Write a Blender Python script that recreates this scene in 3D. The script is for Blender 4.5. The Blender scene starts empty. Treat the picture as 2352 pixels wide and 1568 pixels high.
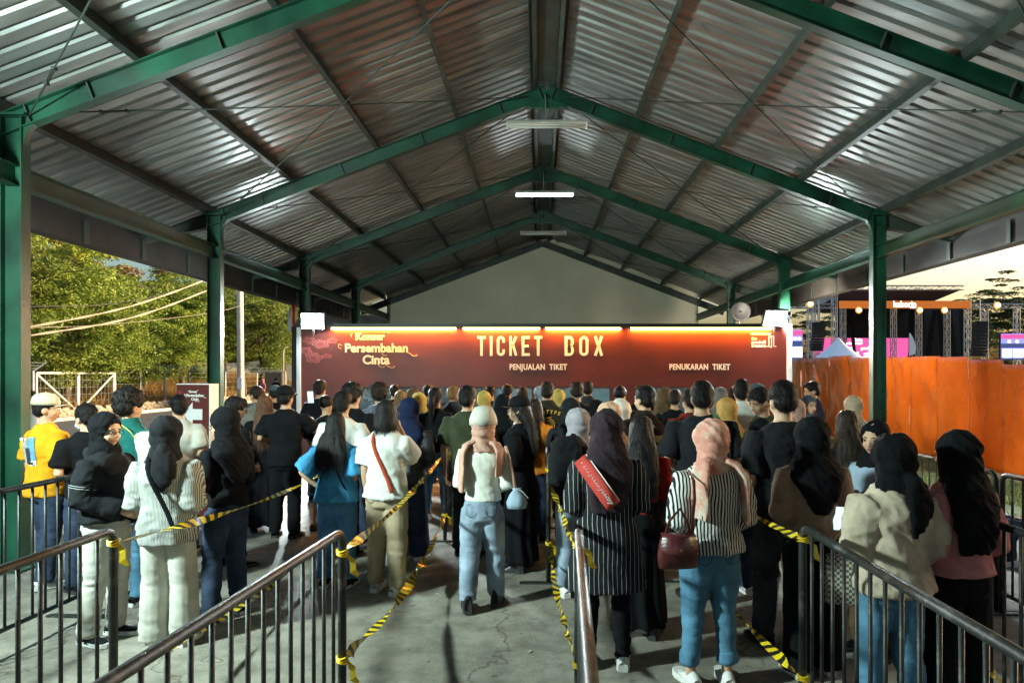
import bpy, bmesh, math, random
import numpy as np
from mathutils import Vector, Matrix
R = math.radians
PI = math.pi
random.seed(7)
rng = np.random.default_rng(11)
scene = bpy.context.scene
COL = scene.collection

# ------------------------------------------------------------------ camera
CAM_H = 1.88
FPX = 1568.0                      # focal length in pixels of a 2352 px wide picture (24 mm on 36 mm)
cam_data = bpy.data.cameras.new("camera")
cam = bpy.data.objects.new("camera", cam_data)
COL.objects.link(cam)
cam.location = (0, 0, CAM_H)
cam.rotation_euler = (R(90), 0, 0)
cam_data.sensor_width = 36
cam_data.lens = 24
cam_data.shift_x = -62 / 2352
cam_data.shift_y = 76 / 2352
cam_data.clip_start = 0.05
cam_data.clip_end = 3000
scene.camera = cam

# ------------------------------------------------------------------ sky, sun, exposure
SUN_EL, SUN_AZ = R(4.6), R(74)    # dusk: low sun beyond the stage; azimuth from +Y towards +X
world = bpy.data.worlds.new("World")
scene.world = world
world.use_nodes = True
wn = world.node_tree
bg = wn.nodes["Background"]
sky = wn.nodes.new("ShaderNodeTexSky")
sky.sky_type = 'NISHITA'
sky.sun_disc = False
sky.sun_elevation = SUN_EL
sky.sun_rotation = SUN_AZ
sky.dust_density = 6.5
sky.air_density = 1.0
sky.ozone_density = 2.0
wn.links.new(sky.outputs[0], bg.inputs[0])
bg.inputs[1].default_value = 0.15
sd = bpy.data.lights.new("sun", 'SUN')
sd.energy = 3.3
sd.angle = R(12)
sd.color = (1.0, 0.76, 0.45)
sun = bpy.data.objects.new("sun", sd)
COL.objects.link(sun)
_d = Vector((math.sin(SUN_AZ) * math.cos(SUN_EL + R(1)), math.cos(SUN_AZ) * math.cos(SUN_EL + R(1)), math.sin(SUN_EL + R(1))))
sun.rotation_euler = _d.to_track_quat('Z', 'Y').to_euler()
vs = scene.view_settings
vs.view_transform = 'Standard'
vs.look = 'None'
vs.exposure = 2.5
vs.gamma = 1.0
scene.cycles.use_denoising = True
scene.cycles.max_bounces = 6
scene.cycles.diffuse_bounces = 3
scene.cycles.glossy_bounces = 3
scene.cycles.transmission_bounces = 4
scene.cycles.transparent_max_bounces = 6
scene.cycles.caustics_reflective = False
scene.cycles.caustics_refractive = False
scene.cycles.sample_clamp_indirect = 4.0

# ------------------------------------------------------------------ materials
MATS = {}
def crease_bump(nt, vec, bp, k, scale=(1.0, 1.0, .62), s=10.0, dist=.011):
    """cloth creases: warped ridges under the fine weave bump"""
    mp = nt.nodes.new("ShaderNodeMapping"); mp.inputs["Scale"].default_value = scale; mp.inputs["Rotation"].default_value = (.3, .5, .2)
    nt.links.new(vec, mp.inputs[0])
    n = nt.nodes.new("ShaderNodeTexNoise"); n.noise_type = 'RIDGED_MULTIFRACTAL'
    n.inputs["Scale"].default_value = s; n.inputs["Detail"].default_value = 2.0; n.inputs["Roughness"].default_value = .45; n.inputs["Distortion"].default_value = .7
    nt.links.new(mp.outputs[0], n.inputs["Vector"])
    b2 = nt.nodes.new("ShaderNodeBump"); b2.inputs["Strength"].default_value = k; b2.inputs["Distance"].default_value = dist
    nt.links.new(n.outputs[0], b2.inputs["Height"]); nt.links.new(b2.outputs[0], bp.inputs["Normal"])
def make_mat(name, col, rough=0.7, metal=0.0, var=0.12, vscale=4.0, bump=0.0, bscale=60.0, stretch=(1, 1, 1),
             emit=None, estr=0.0, col2=None, alpha=None, spec=0.5, coat=0.0, rvar=0.0, detail=4.0, sheen=0.0, crease=0.0):
    if name in MATS:
        return MATS[name]
    m = bpy.data.materials.new(name)
    m.use_nodes = True
    nt = m.node_tree
    b = nt.nodes["Principled BSDF"]
    b.inputs["Roughness"].default_value = rough
    b.inputs["Metallic"].default_value = metal
    b.inputs["Specular IOR Level"].default_value = spec
    b.inputs["Coat Weight"].default_value = coat
    b.inputs["Sheen Weight"].default_value = sheen
    c4 = (*col, 1)
    tc = nt.nodes.new("ShaderNodeTexCoord")
    mp = nt.nodes.new("ShaderNodeMapping")
    mp.inputs["Scale"].default_value = stretch
    nt.links.new(tc.outputs["Object"], mp.inputs[0])
    if var > 0 or col2 is not None:
        n = nt.nodes.new("ShaderNodeTexNoise")
        n.inputs["Scale"].default_value = vscale
        n.inputs["Detail"].default_value = detail
        nt.links.new(mp.outputs[0], n.inputs[0])
        r = nt.nodes.new("ShaderNodeValToRGB")
        r.color_ramp.elements[0].position = 0.3
        r.color_ramp.elements[1].position = 0.7
        a = tuple(max(0, x * (1 - var)) for x in col)
        c = tuple(min(1, x * (1 + var)) for x in (col2 or col))
        r.color_ramp.elements[0].color = (*a, 1)
        r.color_ramp.elements[1].color = (*c, 1)
        nt.links.new(n.outputs[0], r.inputs[0])
        nt.links.new(r.outputs[0], b.inputs["Base Color"])
        if rvar > 0:
            mr = nt.nodes.new("ShaderNodeMapRange")
            mr.inputs[3].default_value = max(0.02, rough - rvar)
            mr.inputs[4].default_value = min(1, rough + rvar)
            nt.links.new(n.outputs[0], mr.inputs[0])
            nt.links.new(mr.outputs[0], b.inputs["Roughness"])
    else:
        b.inputs["Base Color"].default_value = c4
    if bump > 0:
        n2 = nt.nodes.new("ShaderNodeTexNoise")
        n2.inputs["Scale"].default_value = bscale
        n2.inputs["Detail"].default_value = 3
        nt.links.new(mp.outputs[0], n2.inputs[0])
        bp = nt.nodes.new("ShaderNodeBump")
        bp.inputs["Strength"].default_value = bump
        bp.inputs["Distance"].default_value = 0.01
        nt.links.new(n2.outputs[0], bp.inputs["Height"])
        nt.links.new(bp.outputs[0], b.inputs["Normal"])
        if crease > 0: crease_bump(nt, tc.outputs["Object"], bp, crease)
        elif crease < 0: crease_bump(nt, tc.outputs["Object"], bp, -crease, (.28, .28, 1.35), 24.0, .006)
    if emit is not None:
        b.inputs["Emission Color"].default_value = (*emit, 1)
        b.inputs["Emission Strength"].default_value = estr
    if alpha is not None:
        b.inputs["Alpha"].default_value = alpha
    MATS[name] = m
    return m

def nodes_of(m):
    nt = m.node_tree
    return nt, nt.nodes["Principled BSDF"]

def stripe_mat(name, ca, cb, period, width, axis=0, rough=0.9, angle=False, soft=0.02):
    """two-colour woven stripes running along a garment (object space)"""
    if name in MATS:
        return MATS[name]
    m = bpy.data.materials.new(name)
    m.use_nodes = True
    nt, b = nodes_of(m)
    b.inputs["Roughness"].default_value = rough
    b.inputs["Specular IOR Level"].default_value = 0.2
    tc = nt.nodes.new("ShaderNodeTexCoord")
    sx = nt.nodes.new("ShaderNodeSeparateXYZ")
    nz = nt.nodes.new("ShaderNodeTexNoise")
    nz.inputs["Scale"].default_value = 5
    nt.links.new(tc.outputs["Object"], nz.inputs[0])
    nt.links.new(tc.outputs["Object"], sx.inputs[0])
    def mth(op, a, bb=None):
        n = nt.nodes.new("ShaderNodeMath"); n.operation = op
        for i, v in enumerate((a, bb)):
            if v is None: continue
            if isinstance(v, (int, float)): n.inputs[i].default_value = v
            else: nt.links.new(v, n.inputs[i])
        return n.outputs[0]
    if angle:
        at = mth('ARCTAN2', sx.outputs[1], sx.outputs[0])
        v = mth('MULTIPLY', at, 0.17)
    else:
        v = sx.outputs[axis]
    v = mth('ADD', v, mth('MULTIPLY', nz.outputs[0], 0.02))
    f = mth('FRACT', mth('ADD', mth('DIVIDE', v, period), 100.0))
    g = mth('LESS_THAN', f, width)
    mx = nt.nodes.new("ShaderNodeMix"); mx.data_type = 'RGBA'
    nt.links.new(g, mx.inputs[0])
    mx.inputs[6].default_value = (*ca, 1)
    mx.inputs[7].default_value = (*cb, 1)
    nt.links.new(mx.outputs[2], b.inputs["Base Color"])
    n2 = nt.nodes.new("ShaderNodeTexNoise"); n2.inputs["Scale"].default_value = 120
    nt.links.new(tc.outputs["Object"], n2.inputs[0])
    bp = nt.nodes.new("ShaderNodeBump"); bp.inputs["Strength"].default_value = 0.15; bp.inputs["Distance"].default_value = 0.005
    nt.links.new(n2.outputs[0], bp.inputs["Height"]); nt.links.new(bp.outputs[0], b.inputs["Normal"])
    crease_bump(nt, tc.outputs["Object"], bp, .5)
    MATS[name] = m
    return m

def check_mat(name, ca, cb, period, rough=0.9):
    if name in MATS: return MATS[name]
    m = bpy.data.materials.new(name); m.use_nodes = True
    nt, b = nodes_of(m)
    b.inputs["Roughness"].default_value = rough
    tc = nt.nodes.new("ShaderNodeTexCoord")
    ck = nt.nodes.new("ShaderNodeTexChecker")
    ck.inputs["Scale"].default_value = 1 / period
    ck.inputs["Color1"].default_value = (*ca, 1); ck.inputs["Color2"].default_value = (*cb, 1)
    nt.links.new(tc.outputs["Object"], ck.inputs[0]); nt.links.new(ck.outputs[0], b.inputs["Base Color"])
    MATS[name] = m
    return m

def emit_mat(name, col, s):
    return make_mat(name, (0.02, 0.02, 0.02), 0.5, var=0, emit=col, estr=s)

# ------------------------------------------------------------------ mesh helpers
class MB:
    def __init__(self):
        self.v = []; self.f = []; self.m = []; self.uv = None
    def add(self, verts, faces, mat=0):
        o = len(self.v)
        self.v += [tuple(map(float, p)) for p in verts]
        self.f += [tuple(i + o for i in q) for q in faces]
        self.m += [mat] * len(faces)
        return self
    def box(self, c, s, rot=None, mat=0):
        x, y, z = s[0] / 2, s[1] / 2, s[2] / 2
        p = [Vector(q) for q in ((-x, -y, -z), (x, -y, -z), (x, y, -z), (-x, y, -z), (-x, -y, z), (x, -y, z), (x, y, z), (-x, y, z))]
        if rot is not None: p = [rot @ q for q in p]
        c = Vector(c)
        return self.add([q + c for q in p], [(0, 3, 2, 1), (4, 5, 6, 7), (0, 1, 5, 4), (1, 2, 6, 5), (2, 3, 7, 6), (3, 0, 4, 7)], mat)
    def box2(self, a, b, mat=0):
        return self.box([(a[i] + b[i]) / 2 for i in range(3)], [abs(b[i] - a[i]) for i in range(3)], mat=mat)
    def tube(self, pts, radii, seg=8, mat=0, cap=True, flat=None):
        P = [Vector(p) for p in pts]
        if isinstance(radii, (int, float)): radii = [radii] * len(P)
        n = len(P)
        t0 = (P[1] - P[0]).normalized()
        ref = Vector((0, 0, 1)) if abs(t0.z) < 0.9 else Vector((0, 1, 0))
        u = t0.cross(ref).normalized(); w = u.cross(t0).normalized()
        verts = []
        for i in range(n):
            t = (P[min(i + 1, n - 1)] - P[max(i - 1, 0)]).normalized()
            u = (u - t * u.dot(t)).normalized(); w = u.cross(t).normalized()
            r = radii[i]
            ru, rw = (r, r) if not isinstance(r, (tuple, list)) else r
            for k in range(seg):
                a = 2 * PI * k / seg
                verts.append(P[i] + u * (math.cos(a) * ru) + w * (math.sin(a) * rw))
        faces = []
        for i in range(n - 1):
            for k in range(seg):
                k2 = (k + 1) % seg
                faces.append((i * seg + k, i * seg + k2, (i + 1) * seg + k2, (i + 1) * seg + k))
        if cap:
            faces.append(tuple(reversed(range(seg))))
            faces.append(tuple((n - 1) * seg + k for k in range(seg)))
        return self.add(verts, faces, mat)
    def ell(self, c, r, seg=14, rings=9, rot=None, mat=0):
        c = Vector(c); verts = []; faces = []
        for i in range(1, rings):
            th = PI * i / rings
            for k in range(seg):
                a = 2 * PI * k / seg
                p = Vector((r[0] * math.sin(th) * math.cos(a), r[1] * math.sin(th) * math.sin(a), r[2] * math.cos(th)))
                if rot is not None: p = rot @ p
                verts.append(p + c)
        tp = Vector((0, 0, r[2])); bt = Vector((0, 0, -r[2]))
        if rot is not None: tp = rot @ tp; bt = rot @ bt
        verts += [tp + c, bt + c]
        N = (rings - 1) * seg
        for i in range(rings - 2):
            for k in range(seg):
                k2 = (k + 1) % seg
                faces.append((i * seg + k, (i + 1) * seg + k, (i + 1) * seg + k2, i * seg + k2))
        for k in range(seg):
            k2 = (k + 1) % seg
            faces.append((N, k, k2)); faces.append((N + 1, (rings - 2) * seg + k2, (rings - 2) * seg + k))
        return self.add(verts, faces, mat)
    def rings(self, rs, seg=18, mat=0, power=2.0):
        """stack of horizontal superellipse rings (cx, cy, z, rx, ry)"""
        verts = []; faces = []
        for cx, cy, z, rx, ry in rs:
            for k in range(seg):
                a = 2 * PI * k / seg
                ca, sa = math.cos(a), math.sin(a)
                e = 2.0 / power
                verts.append((cx + rx * math.copysign(abs(ca) ** e, ca), cy + ry * math.copysign(abs(sa) ** e, sa), z))
        n = len(rs)
        for i in range(n - 1):
            for k in range(seg):
                k2 = (k + 1) % seg
                faces.append((i * seg + k, i * seg + k2, (i + 1) * seg + k2, (i + 1) * seg + k))
        faces.append(tuple(reversed(range(seg)))); faces.append(tuple((n - 1) * seg + k for k in range(seg)))
        return self.add(verts, faces, mat)
    def prism(self, poly, d0, d1, axis='y', mat=0):
        """extrude a 2-D polygon; axis y: poly in (x,z); axis x: poly in (y,z); axis z: poly in (x,y)"""
        def mk(p, d):
            return {'y': (p[0], d, p[1]), 'x': (d, p[0], p[1]), 'z': (p[0], p[1], d)}[axis]
        n = len(poly)
        verts = [mk(p, d0) for p in poly] + [mk(p, d1) for p in poly]
        faces = [tuple(range(n)), tuple(reversed(range(n, 2 * n)))]
        for i in range(n):
            j = (i + 1) % n
            faces.append((i, n + i, n + j, j))
        return self.add(verts, faces, mat)
    def beam(self, p0, p1, up, prof, mat=0):
        """extrude profile [(side, up)] from p0 to p1"""
        p0, p1 = Vector(p0), Vector(p1)
        t = (p1 - p0).normalized(); up = Vector(up)
        up = (up - t * up.dot(t)).normalized(); s = t.cross(up).normalized()
        n = len(prof)
        verts = [p0 + s * a + up * b for a, b in prof] + [p1 + s * a + up * b for a, b in prof]
        faces = [tuple(range(n)), tuple(reversed(range(n, 2 * n)))]
        for i in range(n):
            j = (i + 1) % n
            faces.append((i, n + i, n + j, j))
        return self.add(verts, faces, mat)
    def ribbon(self, pts, widths, norms, mat=0):
        """flat ribbon: pts centre line, norms = width direction"""
        verts = []; faces = []
        for p, w, d in zip(pts, widths, norms):
            p = Vector(p); d = Vector(d).normalized()
            verts += [p - d * w / 2, p + d * w / 2]
        for i in range(len(pts) - 1):
            faces.append((2 * i, 2 * i + 1, 2 * i + 3, 2 * i + 2))
        return self.add(verts, faces, mat)
    def mesh(self, name, mats, smooth=False, uv=None):
        me = bpy.data.meshes.new(name)
        me.from_pydata(self.v, [], self.f)
        if not isinstance(mats, (list, tuple)): mats = [mats]
        for m in mats: me.materials.append(m)
        if len(mats) > 1: me.polygons.foreach_set("material_index", self.m)
        if smooth: me.polygons.foreach_set("use_smooth", [True] * len(me.polygons))
        me.update()
        return me
    def build(self, name, mats, parent=None, smooth=False, loc=None):
        me = self.mesh(name, mats, smooth)
        return link(name, me, parent, loc)

def link(name, me, parent=None, loc=None):
    o = bpy.data.objects.new(name, me)
    COL.objects.link(o)
    if parent is not None: o.parent = parent
    if loc is not None: o.location = loc
    return o
def tag(o, label=None, cat=None, group=None, kind=None):
    if label: o["label"] = label
    if cat: o["category"] = cat
    if group: o["group"] = group
    if kind: o["kind"] = kind
    return o
def empty(name, loc=(0, 0, 0), rz=0.0):
    o = bpy.data.objects.new(name, None)
    o.empty_display_size = 0.1
    COL.objects.link(o); o.location = loc; o.rotation_euler = (0, 0, rz)
    return o
def at(px, py, Y):
    """point at depth Y that the photograph shows at picture position (px, py) of 2352 x 1568"""
    k = Y / FPX
    return Vector(((px - 1238) * k, Y, CAM_H - (py - 860) * k))
def copy_tree(o, parent=None):
    c = o.copy(); COL.objects.link(c); c.parent = parent
    for ch in list(o.children):
        copy_tree(ch, c)
    return c
def ibeam(d, w, tf=0.012, tw=0.008):
    h = d / 2; x = w / 2; t = tw / 2
    return [(-x, -h), (x, -h), (x, -h + tf), (t, -h + tf), (t, h - tf), (x, h - tf), (x, h), (-x, h), (-x, h - tf), (-t, h - tf), (-t, -h + tf), (-x, -h + tf)]
TEXTS = []
def text_obj(name, body, size, loc, rot, m, parent=None, xs=1.0, bold=0.0, align='CENTER', ext=0.003, shear=0.0, space=1.0):
    c = bpy.data.curves.new(name, 'FONT')
    c.body = body; c.size = size; c.align_x = align; c.align_y = 'CENTER'
    c.extrude = ext; c.offset = bold; c.shear = shear; c.space_character = space
    c.resolution_u = 4
    c.materials.append(m)
    o = bpy.data.objects.new(name, c); COL.objects.link(o)
    o.location = loc; o.rotation_euler = rot; o.scale = (xs, 1, 1)
    if parent is not None: o.parent = parent
    TEXTS.append(o)
    return o
def texts_to_meshes():
    dg = bpy.context.evaluated_depsgraph_get()
    done = [(o, bpy.data.meshes.new_from_object(o.evaluated_get(dg))) for o in TEXTS]
    for o, me in done:
        n = bpy.data.objects.new("lettering", me); COL.objects.link(n)
        n.parent = o.parent; n.location = o.location; n.rotation_euler = o.rotation_euler; n.scale = o.scale
        bpy.data.objects.remove(o)
    TEXTS.clear()

# ------------------------------------------------------------------ numpy noise
_tab = rng.random((64, 64, 64)).astype(np.float32)
def vnoise(p):
    """smooth value noise in -1..1, p (n,3)"""
    p = np.asarray(p, dtype=np.float64)
    i = np.floor(p).astype(int); f = p - i
    f = f * f * (3 - 2 * f)
    r = np.zeros(len(p))
    for dx in (0, 1):
        wx = f[:, 0] if dx else 1 - f[:, 0]
        for dy in (0, 1):
            wy = f[:, 1] if dy else 1 - f[:, 1]
            for dz in (0, 1):
                wz = f[:, 2] if dz else 1 - f[:, 2]
                r += wx * wy * wz * _tab[(i[:, 0] + dx) & 63, (i[:, 1] + dy) & 63, (i[:, 2] + dz) & 63]
    return r * 2 - 1
# ================================================================== setting
def ground_mat():
    m = make_mat("ground_earth", (0.16, 0.12, 0.075), 0.95, var=0.35, vscale=0.35, bump=0.4, bscale=6, col2=(0.14, 0.13, 0.06))
    return m
M_EARTH = ground_mat()
# worn concrete: broad stains, fine grain, small pits
def concrete_mat():
    m = bpy.data.materials.new("worn_concrete"); m.use_nodes = True
    nt, b = nodes_of(m)
    tc = nt.nodes.new("ShaderNodeTexCoord")
    def noise(s, d, r=0.55):
        n = nt.nodes.new("ShaderNodeTexNoise"); n.inputs["Scale"].default_value = s
        n.inputs["Detail"].default_value = d; n.inputs["Roughness"].default_value = r
        nt.links.new(tc.outputs["Object"], n.inputs[0]); return n.outputs[0]
    def ramp(x, a, ca, c, cc):
        r = nt.nodes.new("ShaderNodeValToRGB")
        r.color_ramp.elements[0].position = a; r.color_ramp.elements[1].position = c
        r.color_ramp.elements[0].color = (*ca, 1); r.color_ramp.elements[1].color = (*cc, 1)
        nt.links.new(x, r.inputs[0]); return r.outputs[0]
    def mul(x, y, f=1.0):
        n = nt.nodes.new("ShaderNodeMix"); n.data_type = 'RGBA'; n.blend_type = 'MULTIPLY'
        n.inputs[0].default_value = f
        nt.links.new(x, n.inputs[6]); nt.links.new(y, n.inputs[7]); return n.outputs[2]
    broad = ramp(noise(0.7, 6, 0.6), 0.32, (0.20, 0.182, 0.148), 0.68, (0.40, 0.37, 0.305))
    mid = ramp(noise(5, 8, 0.7), 0.34, (0.55, 0.55, 0.53), 0.6, (1, 1, 1))
    fine = ramp(noise(70, 3, 0.7), 0.3, (0.72, 0.72, 0.72), 0.7, (1, 1, 1))
    spots = ramp(noise(13, 2), 0.26, (0.45, 0.43, 0.4), 0.33, (1, 1, 1))
    vo = nt.nodes.new("ShaderNodeTexVoronoi"); vo.feature = 'DISTANCE_TO_EDGE'; vo.inputs["Scale"].default_value = .42
    wv = nt.nodes.new("ShaderNodeVectorMath"); wv.operation = 'MULTIPLY_ADD'
    nw = nt.nodes.new("ShaderNodeTexNoise"); nw.inputs["Scale"].default_value = 2.2; nw.inputs["Detail"].default_value = 5
    nt.links.new(tc.outputs["Object"], nw.inputs[0]); nt.links.new(nw.outputs["Color"], wv.inputs[0]); wv.inputs[1].default_value = (.9, .9, .9)
    nt.links.new(tc.outputs["Object"], wv.inputs[2]); nt.links.new(wv.outputs[0], vo.inputs["Vector"])
    crack = ramp(vo.outputs["Distance"], .0, (.42, .40, .37), .006, (1, 1, 1))
    col = mul(mul(mul(mul(broad, mid), fine), spots), crack)
    nt.links.new(col, b.inputs["Base Color"])
    b.inputs["Roughness"].default_value = 0.78
    b.inputs["Specular IOR Level"].default_value = 0.35
    bp = nt.nodes.new("ShaderNodeBump"); bp.inputs["Strength"].default_value = 0.5; bp.inputs["Distance"].default_value = 0.012
    h = nt.nodes.new("ShaderNodeMath"); h.operation = 'ADD'
    nt.links.new(noise(22, 8, 0.75), h.inputs[0]); nt.links.new(noise(3, 4), h.inputs[1])
    nt.links.new(h.outputs[0], bp.inputs["Height"]); nt.links.new(bp.outputs[0], b.inputs["Normal"])
    return m
M_CONC = concrete_mat()
M_ASPH = make_mat("asphalt", (0.10, 0.095, 0.09), 0.9, var=0.25, vscale=1.2, bump=0.4, bscale=50)
M_STONE = make_mat("rubble_stone", (0.24, 0.20, 0.155), 0.95, var=0.4, vscale=6, bump=0.8, bscale=12)
M_KERB = make_mat("kerb_concrete", (0.36, 0.35, 0.32), 0.9, var=0.2, vscale=6, bump=0.3, bscale=30)

# ground sheet to the horizon, with the dry bank rising on the left behind the fence
def ground():
    xs = np.concatenate([[-900, -400, -160, -90], np.arange(-70, -19, 2.5), [-18, -8, 8, 20, 60, 160, 400, 900]])
    ys = np.concatenate([[-300, -60, -20], np.arange(0, 121, 5.0), [140, 180, 260, 420, 900]])
    V = []
    for y in ys:
        for x in xs:
            z = -0.04
            if x < -22.5:
                t = min(1, (-22.5 - x) / 26)
                z += 5.2 * t ** 1.2 * (0.8 + 0.25 * math.sin(y * 0.13 + x * 0.2))
            V.append((x, y, z))
    nx = len(xs); F = []
    for j in range(len(ys) - 1):
        for i in range(nx - 1):
            F.append((j * nx + i, j * nx + i + 1, (j + 1) * nx + i + 1, (j + 1) * nx + i))
    mb = MB(); mb.add(V, F)
    o = mb.build("ground", M_EARTH, smooth=True); tag(o, kind="structure")
ground()
def slab(name, x0, x1, y0, y1, z, m, th=0.2):
    mb = MB(); mb.box2((x0, y0, z - th), (x1, y1, z)); o = mb.build(name, m); tag(o, kind="structure"); return o
slab("shed_floor", -6.9, 6.35, -14, 26, 0.0, M_CONC, 0.15)
slab("road", -19.4, -7.6, -60, 120, -0.012, M_ASPH, 0.1)
# block paving strip between floor and road: long courses laid one by one
pav = MB(); pav.box2((-7.6, -14, -0.12), (-6.9, 70, -0.028)); pavo = pav.build("pavement", M_STONE); tag(pavo, kind="structure")
M_PAVE = make_mat("paving_block", (0.30, 0.28, 0.25), 0.9, var=0.25, vscale=3, bump=0.3, bscale=40)
pm = MB(); pm.box((0, 0, 0), (0.105, 0.60, 0.05)); pme = pm.mesh("paver", M_PAVE)
for k in range(34):
    for j in range(6):
        o = link("paver", pme, pavo, (-7.53 + j * 0.116, 6.0 + k * 0.615 + (j % 2) * 0.3, -0.026 + random.uniform(-0.004, 0.004)))
        o.rotation_euler = (random.uniform(-.01, .01), random.uniform(-.02, .02), random.uniform(-.008, .008))
# kerb and low rubble wall below the fence
kb = MB()
for k in range(40): kb.box((-19.5, 10 + k * 2.0, 0.03), (0.22, 1.98, 0.2))
o = kb.build("kerb", M_KERB); tag(o, kind="structure")
rw = empty("rubble_wall", (-20.9, 20, 0))
tag(rw, "low rubble stone retaining wall at the foot of the wire fence", "wall")
core = MB(); core.box2((-0.12, 0, -0.1), (0.25, 52, 0.33)); core.build("wall_core", M_STONE, rw)
stm = []
for v in range(4):
    mb = MB(); mb.ell((0, 0, 0), (0.13, 0.24 + 0.05 * v, 0.11 + 0.015 * v), seg=7, rings=5)
    mb.v = [(a + random.uniform(-.03, .03), b + random.uniform(-.04, .04), c + random.uniform(-.02, .02)) for a, b, c in mb.v]
    stm.append(mb.mesh("stone", M_STONE))
for k in range(92):
    for j in range(3):
        o = link("stone", stm[(k * 3 + j * 7) % 4], rw, (0.22 + random.uniform(-.02, .03), 0.3 + k * 0.56 + (j % 2) * .25, 0.02 + j * 0.155))
        o.rotation_euler = (random.uniform(-.2, .2), random.uniform(-.2, .2), random.uniform(-.1, .1))
slab("grass_verge", 6.35, 9.6, -10, 34, -0.03, make_mat("turf_soil", (0.07, 0.085, 0.03), 0.95, var=0.4, vscale=3, bump=0.6, bscale=30), 0.2)

# ================================================================== the shed
RX, HALF, SLOPE = 0.12, 5.20, 0.38
APEX = 6.20                       # underside of the rafters at the ridge
RD = 0.205                         # rafter depth
COS = 1 / math.sqrt(1 + SLOPE ** 2)
BAYS = [6.62 + 4.1 * k for k in range(-4, 5)]    # frame positions along the queue; the last is the gable wall
def z_under(d): return APEX - SLOPE * d
M_GREEN = make_mat("green_paint", (0.004, 0.040, 0.021), 0.45, var=0.4, vscale=2.0, bump=0.12, bscale=45, rvar=0.15, col2=(0.006, 0.064, 0.033))
M_GREEN_D = make_mat("green_purlin_paint", (0.045, 0.062, 0.05), 0.55, var=0.4, vscale=3, bump=0.1, bscale=40)
M_STEEL = make_mat("dull_steel_rod", (0.05, 0.065, 0.055), 0.5, metal=0.3, var=0.3, vscale=8)
def sheet_mat():
    m = bpy.data.materials.new("galvalume_roof_sheet"); m.use_nodes = True
    nt, b = nodes_of(m)
    tc = nt.nodes.new("ShaderNodeTexCoord")
    mp = nt.nodes.new("ShaderNodeMapping"); mp.inputs["Scale"].default_value = (0.5, 4, 1)
    nt.links.new(tc.outputs["Object"], mp.inputs[0])
    oi = nt.nodes.new("ShaderNodeObjectInfo")
    n = nt.nodes.new("ShaderNodeTexNoise"); n.inputs["Scale"].default_value = 1.5; n.inputs["Detail"].default_value = 6
    n.noise_dimensions = '4D'
    nt.links.new(mp.outputs[0], n.inputs["Vector"]); nt.links.new(oi.outputs["Random"], n.inputs["W"])
    r = nt.nodes.new("ShaderNodeValToRGB")
    r.color_ramp.elements[0].position = 0.3; r.color_ramp.elements[1].position = 0.7
    r.color_ramp.elements[0].color = (0.19, 0.195, 0.185, 1); r.color_ramp.elements[1].color = (0.41, 0.43, 0.41, 1)
    nt.links.new(n.outputs[0], r.inputs[0]); nt.links.new(r.outputs[0], b.inputs["Base Color"])
    b.inputs["Metallic"].default_value = 0.55
    mr = nt.nodes.new("ShaderNodeMapRange"); mr.inputs[3].default_value = 0.24; mr.inputs[4].default_value = 0.46
    nt.links.new(n.outputs[0], mr.inputs[0]); nt.links.new(mr.outputs[0], b.inputs["Roughness"])
    n2 = nt.nodes.new("ShaderNodeTexNoise"); n2.inputs["Scale"].default_value = 2.2; n2.inputs["Detail"].default_value = 2
    nt.links.new(tc.outputs["Object"], n2.inputs[0])
    bp = nt.nodes.new("ShaderNodeBump"); bp.inputs["Strength"].default_value = 0.3; bp.inputs["Distance"].default_value = 0.03
    nt.links.new(n2.outputs[0], bp.inputs["Height"]); nt.links.new(bp.outputs[0], b.inputs["Normal"])
    return m
M_SHEET = sheet_mat()
M_PLASTER = make_mat("gable_plaster", (0.78, 0.74, 0.56), 0.9, var=0.10, vscale=0.8, bump=0.15, bscale=25)

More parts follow.
